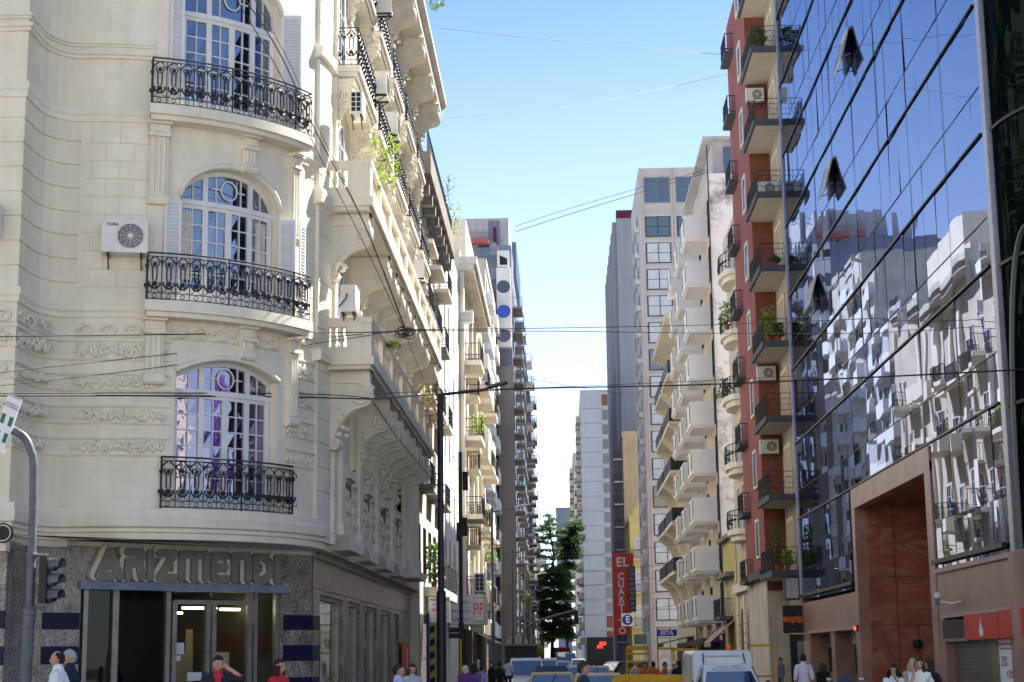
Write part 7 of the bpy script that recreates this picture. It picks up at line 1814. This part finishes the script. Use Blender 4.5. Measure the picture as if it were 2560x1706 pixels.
def vest(col, w=.5):
    def f(t, s, hc, Rm, hv, hn, hf, lab, J):
        keep = [q for q in hf if all(lab[i] in ('torso', 'collar', 'uarm') for i in q) and sum(hv[i].z for i in q) / len(q) > 1.0 * s and abs(sum(hv[i].x for i in q) / len(q)) > .055 * s]
        used = sorted({i for q in keep for i in q}); m_ = {i: k for k, i in enumerate(used)}; g = G(); g.add([hv[i] + hn[i] * .034 * s for i in used], [tuple(m_[i] for i in q) for q in keep]); part(g, 'waistcoat', smat('cloth', col), t, smooth='all', fixn=False)
    return f
def phone(side):
    def f(t, s, hc, Rm, hv, hn, hf, lab, J):
        g = G(); p = J['pa' + side] * s; g.box(p.x - .012, p.x + .012, p.y - .05, p.y - .02, p.z - .05, p.z + .09); part(g, 'phone', 'black', t)
    return f
LEFT, RIGHT, AWAY, TOW = R(-90), R(90), PI, 0
K = (.02, .015, .012); BR = (.06, .03, .018); GY = (.35, .34, .33)
person('balding man in a white shirt walking left beside the traffic signal', 146, 1629, 26, LEFT, (.82, .82, .84), hair=(K, 'balding'), long_=True, skin=(.52, .27, .19), ground=.0)
person('grey-haired man in a navy jacket behind the man in white', 175, 1626, 27, LEFT, (.015, .02, .05), hair=(GY, 'short'), long_=True, ground=.0)
def p3x(t, s, hc, Rm, hv, hn, hf, lab, J):
    vest((.015, .016, .03))(t, s, hc, Rm, hv, hn, hf, lab, J)
    g = G()
    for k in (-1, 1): g.mark(); g.tube([Vector((k * .06, -.145, 1.36)) * s, Vector((k * .075, -.165, 1.2)) * s, Vector((k * .08, -.15, 1.05)) * s], .02, 5)
    part(g, 'trim', smat('cloth', (.75, .68, .05)), t)
person('dark-haired man in a red T-shirt and dark waistcoat holding a hand to his ear', 546, 1641, 27, TOW + R(12), (.50, .03, .06), hair=(K, 'short'), L_='ear', head=R(20), tilt=R(8), extra=p3x, skin=(.55, .31, .22), ground=-.1)
person('woman with long dark hair in a red jacket by the granite pier', 698, 1650, 27.5, R(65), (.55, .025, .03), hair=((.03, .012, .01), 'long'), long_=True, fem=True, skin=(.5, .28, .2), ground=-.05)
person('dark-haired man in a pale blue shirt hurrying right past the shop windows', 996, 1661, 29, R(105), (.45, .55, .75), hair=(K, 'short'), skin=(.48, .27, .19), ground=-.1, extra=bag((.05, .06, .1), -1))
person('woman in a grey sweater looking down with a strap on her shoulder', 1030, 1661, 33, R(30), (.40, .42, .47), hair=(BR, 'long'), fem=True, long_=True, tilt=R(14), extra=bag((.03, .03, .04), 1))
person('person in a beige hood and a spotted purple dress behind the yellow post', 1163, 1664, 46, AWAY + .3, (.12, .04, .22), hair=(K, 'bald'), fem=True, long_=True, extra=cap((.55, .48, .36), False, True))
person('woman with long dark hair seen from behind in a purple top', 1185, 1660, 47, AWAY - .2, (.16, .09, .26), hair=(K, 'long'), fem=True)
person('man in a light purple shirt behind the long-haired woman', 1204, 1664, 50, AWAY - .4, (.33, .24, .52), hair=(K, 'short'))
person('white-haired person in a pale green shirt farther along the left pavement', 1196, 1650, 66, AWAY, (.45, .65, .58), hair=((.7, .68, .64), 'short'), ground=.1)
person('bald man in the crowd on the left pavement', 1186, 1656, 60, R(20), (.35, .3, .28), hair=(K, 'bald'))
person('man in a black jacket facing left on the left pavement', 1228, 1655, 56, R(-60), (.012, .012, .014), hair=(K, 'short'), long_=True, ground=.0)
person('woman in a black sleeveless top with an orange bag', 1248, 1656, 58, AWAY + .4, (.02, .02, .022), hair=(K, 'bun'), fem=True, extra=bag((.55, .30, .08), 1), ground=0)
person('distant person in a white shirt beside the white wagon', 1270, 1648, 74, AWAY, (.75, .78, .78), hair=(BR, 'short'), ground=.1)
def p15x(t, s, hc, Rm, hv, hn, hf, lab, J):
    vest((.02, .025, .06))(t, s, hc, Rm, hv, hn, hf, lab, J); g = G(); g.lathe([(.068, 0), (.064, .075), (.058, .075), (.062, 0)], (0, .01 * s, 1.475 * s), 14); part(g, 'collar', smat('cloth', (.05, .06, .10)), t, smooth=True)
    g = G(); g.ico(hc + Rm @ (Vector((-.086, -.004, -.02)) * s), .011, 1); part(g, 'earphone', 'white', t)
person('man with cropped dark hair and a grey and navy jacket crossing right', 1458, 1655, 28.5, R(98), (.20, .21, .25), hair=((.035, .025, .02), 'short'), long_=True, skin=(.46, .25, .17), extra=p15x, ground=-.2)
person('worker in orange at the left of the three by the barriers', 1612, 1657, 62, TOW + .4, (.70, .16, .03), hair=(K, 'short'), long_=True, bottom=(.5, .14, .03), group='workers in orange')
person('middle and broadest of the three workers in orange', 1633, 1655, 61, AWAY + .3, (.72, .15, .03), hair=(K, 'short'), long_=True, bottom=(.5, .14, .03), group='workers in orange')
person('worker in orange behind the tall yellow frame', 1662, 1656, 66, R(70), (.70, .17, .04), hair=(K, 'short'), long_=True, bottom=(.5, .14, .03), group='workers in orange')
person('person in white standing left of the yellow frame panel', 1589, 1654, 70, R(40), (.75, .74, .72), hair=((.6, .58, .55), 'short'))
person('man in a white cap beside the man in the red cap', 1685, 1654, 60, R(50), (.5, .48, .45), hair=(K, 'short'), extra=cap((.75, .75, .74)))
person('man in a red cap and black shirt by the barriers', 1697, 1651, 58, AWAY, (.015, .014, .015), hair=(K, 'short'), extra=cap((.55, .02, .06)))
person('man in a blue shirt and dark blue waistcoat left of the delivery van', 1717, 1650, 57, R(-40), (.28, .36, .62), hair=(K, 'short'), long_=True, extra=vest((.02, .03, .14)))
person('man in a grey jacket in the doorway below the express sign', 1950, 1645, 66, R(-70), (.16, .16, .17), hair=(BR, 'short'), long_=True, ground=-.1)
person('man in a white T-shirt seen from behind before the grey doors', 2007, 1636, 46, AWAY, (.72, .70, .80), hair=(K, 'short'), skin=(.36, .19, .13), h=1.74)
person('brown-haired woman in black beside the man in the white T-shirt', 2056, 1657, 46.5, AWAY + .5, (.012, .012, .013), hair=(BR, 'long'), fem=True, long_=True, h=1.6)
person('curly-haired woman in a white blouse with a hand at her chin', 2232, 1664, 35, TOW - .15, (.80, .80, .80), hair=((.015, .01, .01), 'curly'), L_='mouth', Rr='fwd', fem=True, h=1.58, tilt=R(6))
person('woman in a white T-shirt talking on a phone', 2297, 1648, 34, TOW - .25, (.80, .80, .79), hair=((.04, .025, .02), 'long'), Rr='phone', L_='hip', fem=True, extra=phone('R'), h=1.66)
person('blonde woman half hidden beside the woman on the phone', 2281, 1648, 36, AWAY - .3, (.48, .38, .28), hair=((.42, .33, .22), 'long'), fem=True, h=1.64)
person('man in black standing behind the woman on the phone', 2322, 1650, 36.5, R(-150), (.012, .012, .013), hair=(K, 'short'), h=1.7, L_='hip')
# ================================================================== ground, sky, light
g = G(); g.quad((-400, -300, -.22), (400, -300, -.22), (400, 1500, -.22), (-400, 1500, -.22)); struct(g, 'road', 'asphalt')
M['avenue'] = mat('pale_bounce_roadway', (.27, .26, .245), .9, .12, .3)  # unseen sheet over the asphalt, made pale to bounce sunlight onto shaded fronts
g = G(); g.quad((-150, -41, -.216), (150, -41, -.216), (150, 28, -.216), (-150, 28, -.216)); struct(g, 'avenue', 'avenue')
g = G(); g.box(-60, -3.1, 33.5, 300, -.22, .14); struct(g, 'left_pavement', 'pave')
g = G(); g.box(7.4, 70, 33, 300, -.22, -.02); struct(g, 'right_pavement', 'pave')
g = G()
for i in range(14): g.quad((-2.6 + i * .7, 28.5, -.216), (-2.25 + i * .7, 28.5, -.216), (-2.25 + i * .7, 32, -.216), (-2.6 + i * .7, 32, -.216))
struct(g, 'crosswalk_stripes', 'roadpaint')

# unseen houses opposite, added pale to bounce sunlight into shade and fill reflections
W_av = flat_window(1.6, 2.2, 2, 2, glass='glass_far')
for x0, x1, h, m_, lb in ((-75, -38, 30, 'cream', 'cream apartment building across the avenue behind the viewer at left'), (-37.5, -8, 36, 'beige', 'tall beige building across the avenue behind the viewer'), (8, 36, 33, 'grey_cream', 'grey cream building across the avenue behind the viewer at right'), (36.5, 80, 28, 'cream', 'low cream building across the avenue behind the viewer at far right')):
    b = bldg('avenue_building', lb, x0, x1, -70, -42, h, m_)
    x = x0 + 3; n_ = 0
    while x < x1 - 2 and n_ < 95:
        for k in range(int(h / 3.6) - 1):
            put(W_av, 'window', b, (x, -42, 4.5 + k * 3.5), PI); n_ += 1
        x += 4.2
for i, (x, y, lb) in enumerate(((44, 20, 'jacaranda tree in violet blossom along the avenue, mirrored in the lowest arched window'), (62, 12, 'farther jacaranda tree in violet blossom mirrored in the lowest arched window'))):
    cl = [((x + random.uniform(-4.5, 4.5), y + random.uniform(-4.5, 4.5), random.uniform(8, 17)), random.uniform(1.2, 2), .7) for _ in range(34)]
    M['blossom'] = leafmat('violet_blossom', (.30, .17, .62), .4, .3, .6)
    tree('jacaranda_tree', lb, (x, y, 0), [(x, y, 0), (x + .3, y, 4), (x - .2, y + .2, 8), (x, y, 13)], cl, 'blossom', .32, 60)
SUN_AZ, SUN_EL = R(42), R(50)       # azimuth from +X (right) towards +Y (down the street)
sd = Vector((cos(SUN_AZ) * cos(SUN_EL), sin(SUN_AZ) * cos(SUN_EL), sin(SUN_EL)))
ld = bpy.data.lights.new('sun', 'SUN'); ld.energy = 5; ld.angle = R(.5); ld.color = (1, .95, .86)
lo = bpy.data.objects.new('sun', ld); COL.objects.link(lo); lo.rotation_euler = sd.to_track_quat('Z', 'Y').to_euler(); lo.location = (20, 20, 90)
W = bpy.data.worlds.new('World'); S.world = W; W.use_nodes = True
nt = W.node_tree; N = nt.nodes; L = nt.links; bg = N['Background']
sky = N.new('ShaderNodeTexSky'); sky.sky_type = 'NISHITA'; sky.sun_disc = False; sky.sun_elevation = SUN_EL; sky.sun_rotation = PI / 2 - SUN_AZ
sky.air_density = .9; sky.dust_density = .3; sky.ozone_density = 2.4; sky.altitude = 20
tc = N.new('ShaderNodeTexCoord'); mp = N.new('ShaderNodeMapping'); mp.inputs['Scale'].default_value = (1.2, 1.2, 9); mp.inputs['Rotation'].default_value = (0, R(12), 0)
L.new(tc.outputs['Generated'], mp.inputs['Vector'])
nz = N.new('ShaderNodeTexNoise'); nz.inputs['Scale'].default_value = 2.6; nz.inputs['Detail'].default_value = 7; nz.inputs['Roughness'].default_value = .6; nz.inputs['Distortion'].default_value = .4
L.new(mp.outputs[0], nz.inputs['Vector'])
rp = N.new('ShaderNodeValToRGB'); rp.color_ramp.elements[0].position = .52; rp.color_ramp.elements[1].position = .85; L.new(nz.outputs['Fac'], rp.inputs['Fac'])
sp = N.new('ShaderNodeSeparateXYZ'); L.new(tc.outputs['Generated'], sp.inputs[0])
hr = N.new('ShaderNodeMapRange'); hr.inputs['From Min'].default_value = .05; hr.inputs['From Max'].default_value = .32; hr.inputs['To Min'].default_value = .45; hr.inputs['To Max'].default_value = .0; L.new(sp.outputs['Z'], hr.inputs['Value'])
m0 = N.new('ShaderNodeMath'); m0.operation = 'MULTIPLY'; L.new(rp.outputs['Color'], m0.inputs[0]); L.new(hr.outputs[0], m0.inputs[1])
hz = N.new('ShaderNodeMapRange'); hz.inputs['From Min'].default_value = .02; hz.inputs['From Max'].default_value = .38; hz.inputs['To Min'].default_value = .5; hz.inputs['To Max'].default_value = 0; L.new(sp.outputs['Z'], hz.inputs['Value'])
mu = N.new('ShaderNodeMath'); mu.operation = 'MAXIMUM'; L.new(m0.outputs[0], mu.inputs[0]); L.new(hz.outputs[0], mu.inputs[1])
mx = N.new('ShaderNodeMix'); mx.data_type = 'RGBA'; L.new(mu.outputs[0], mx.inputs['Factor']); tn = N.new('ShaderNodeMix'); tn.data_type = 'RGBA'; tn.blend_type = 'MULTIPLY'; tn.inputs['Factor'].default_value = 1; L.new(sky.outputs[0], tn.inputs['A']); tn.inputs['B'].default_value = (.86, .95, 1.02, 1); L.new(tn.outputs['Result'], mx.inputs['A']); mx.inputs['B'].default_value = (9, 9.3, 9.6, 1)
L.new(mx.outputs['Result'], bg.inputs['Color']); bg.inputs['Strength'].default_value = .063
S.view_settings.view_transform = 'Standard'; S.view_settings.look = 'None'; S.view_settings.exposure = 1.78; S.view_settings.gamma = 1
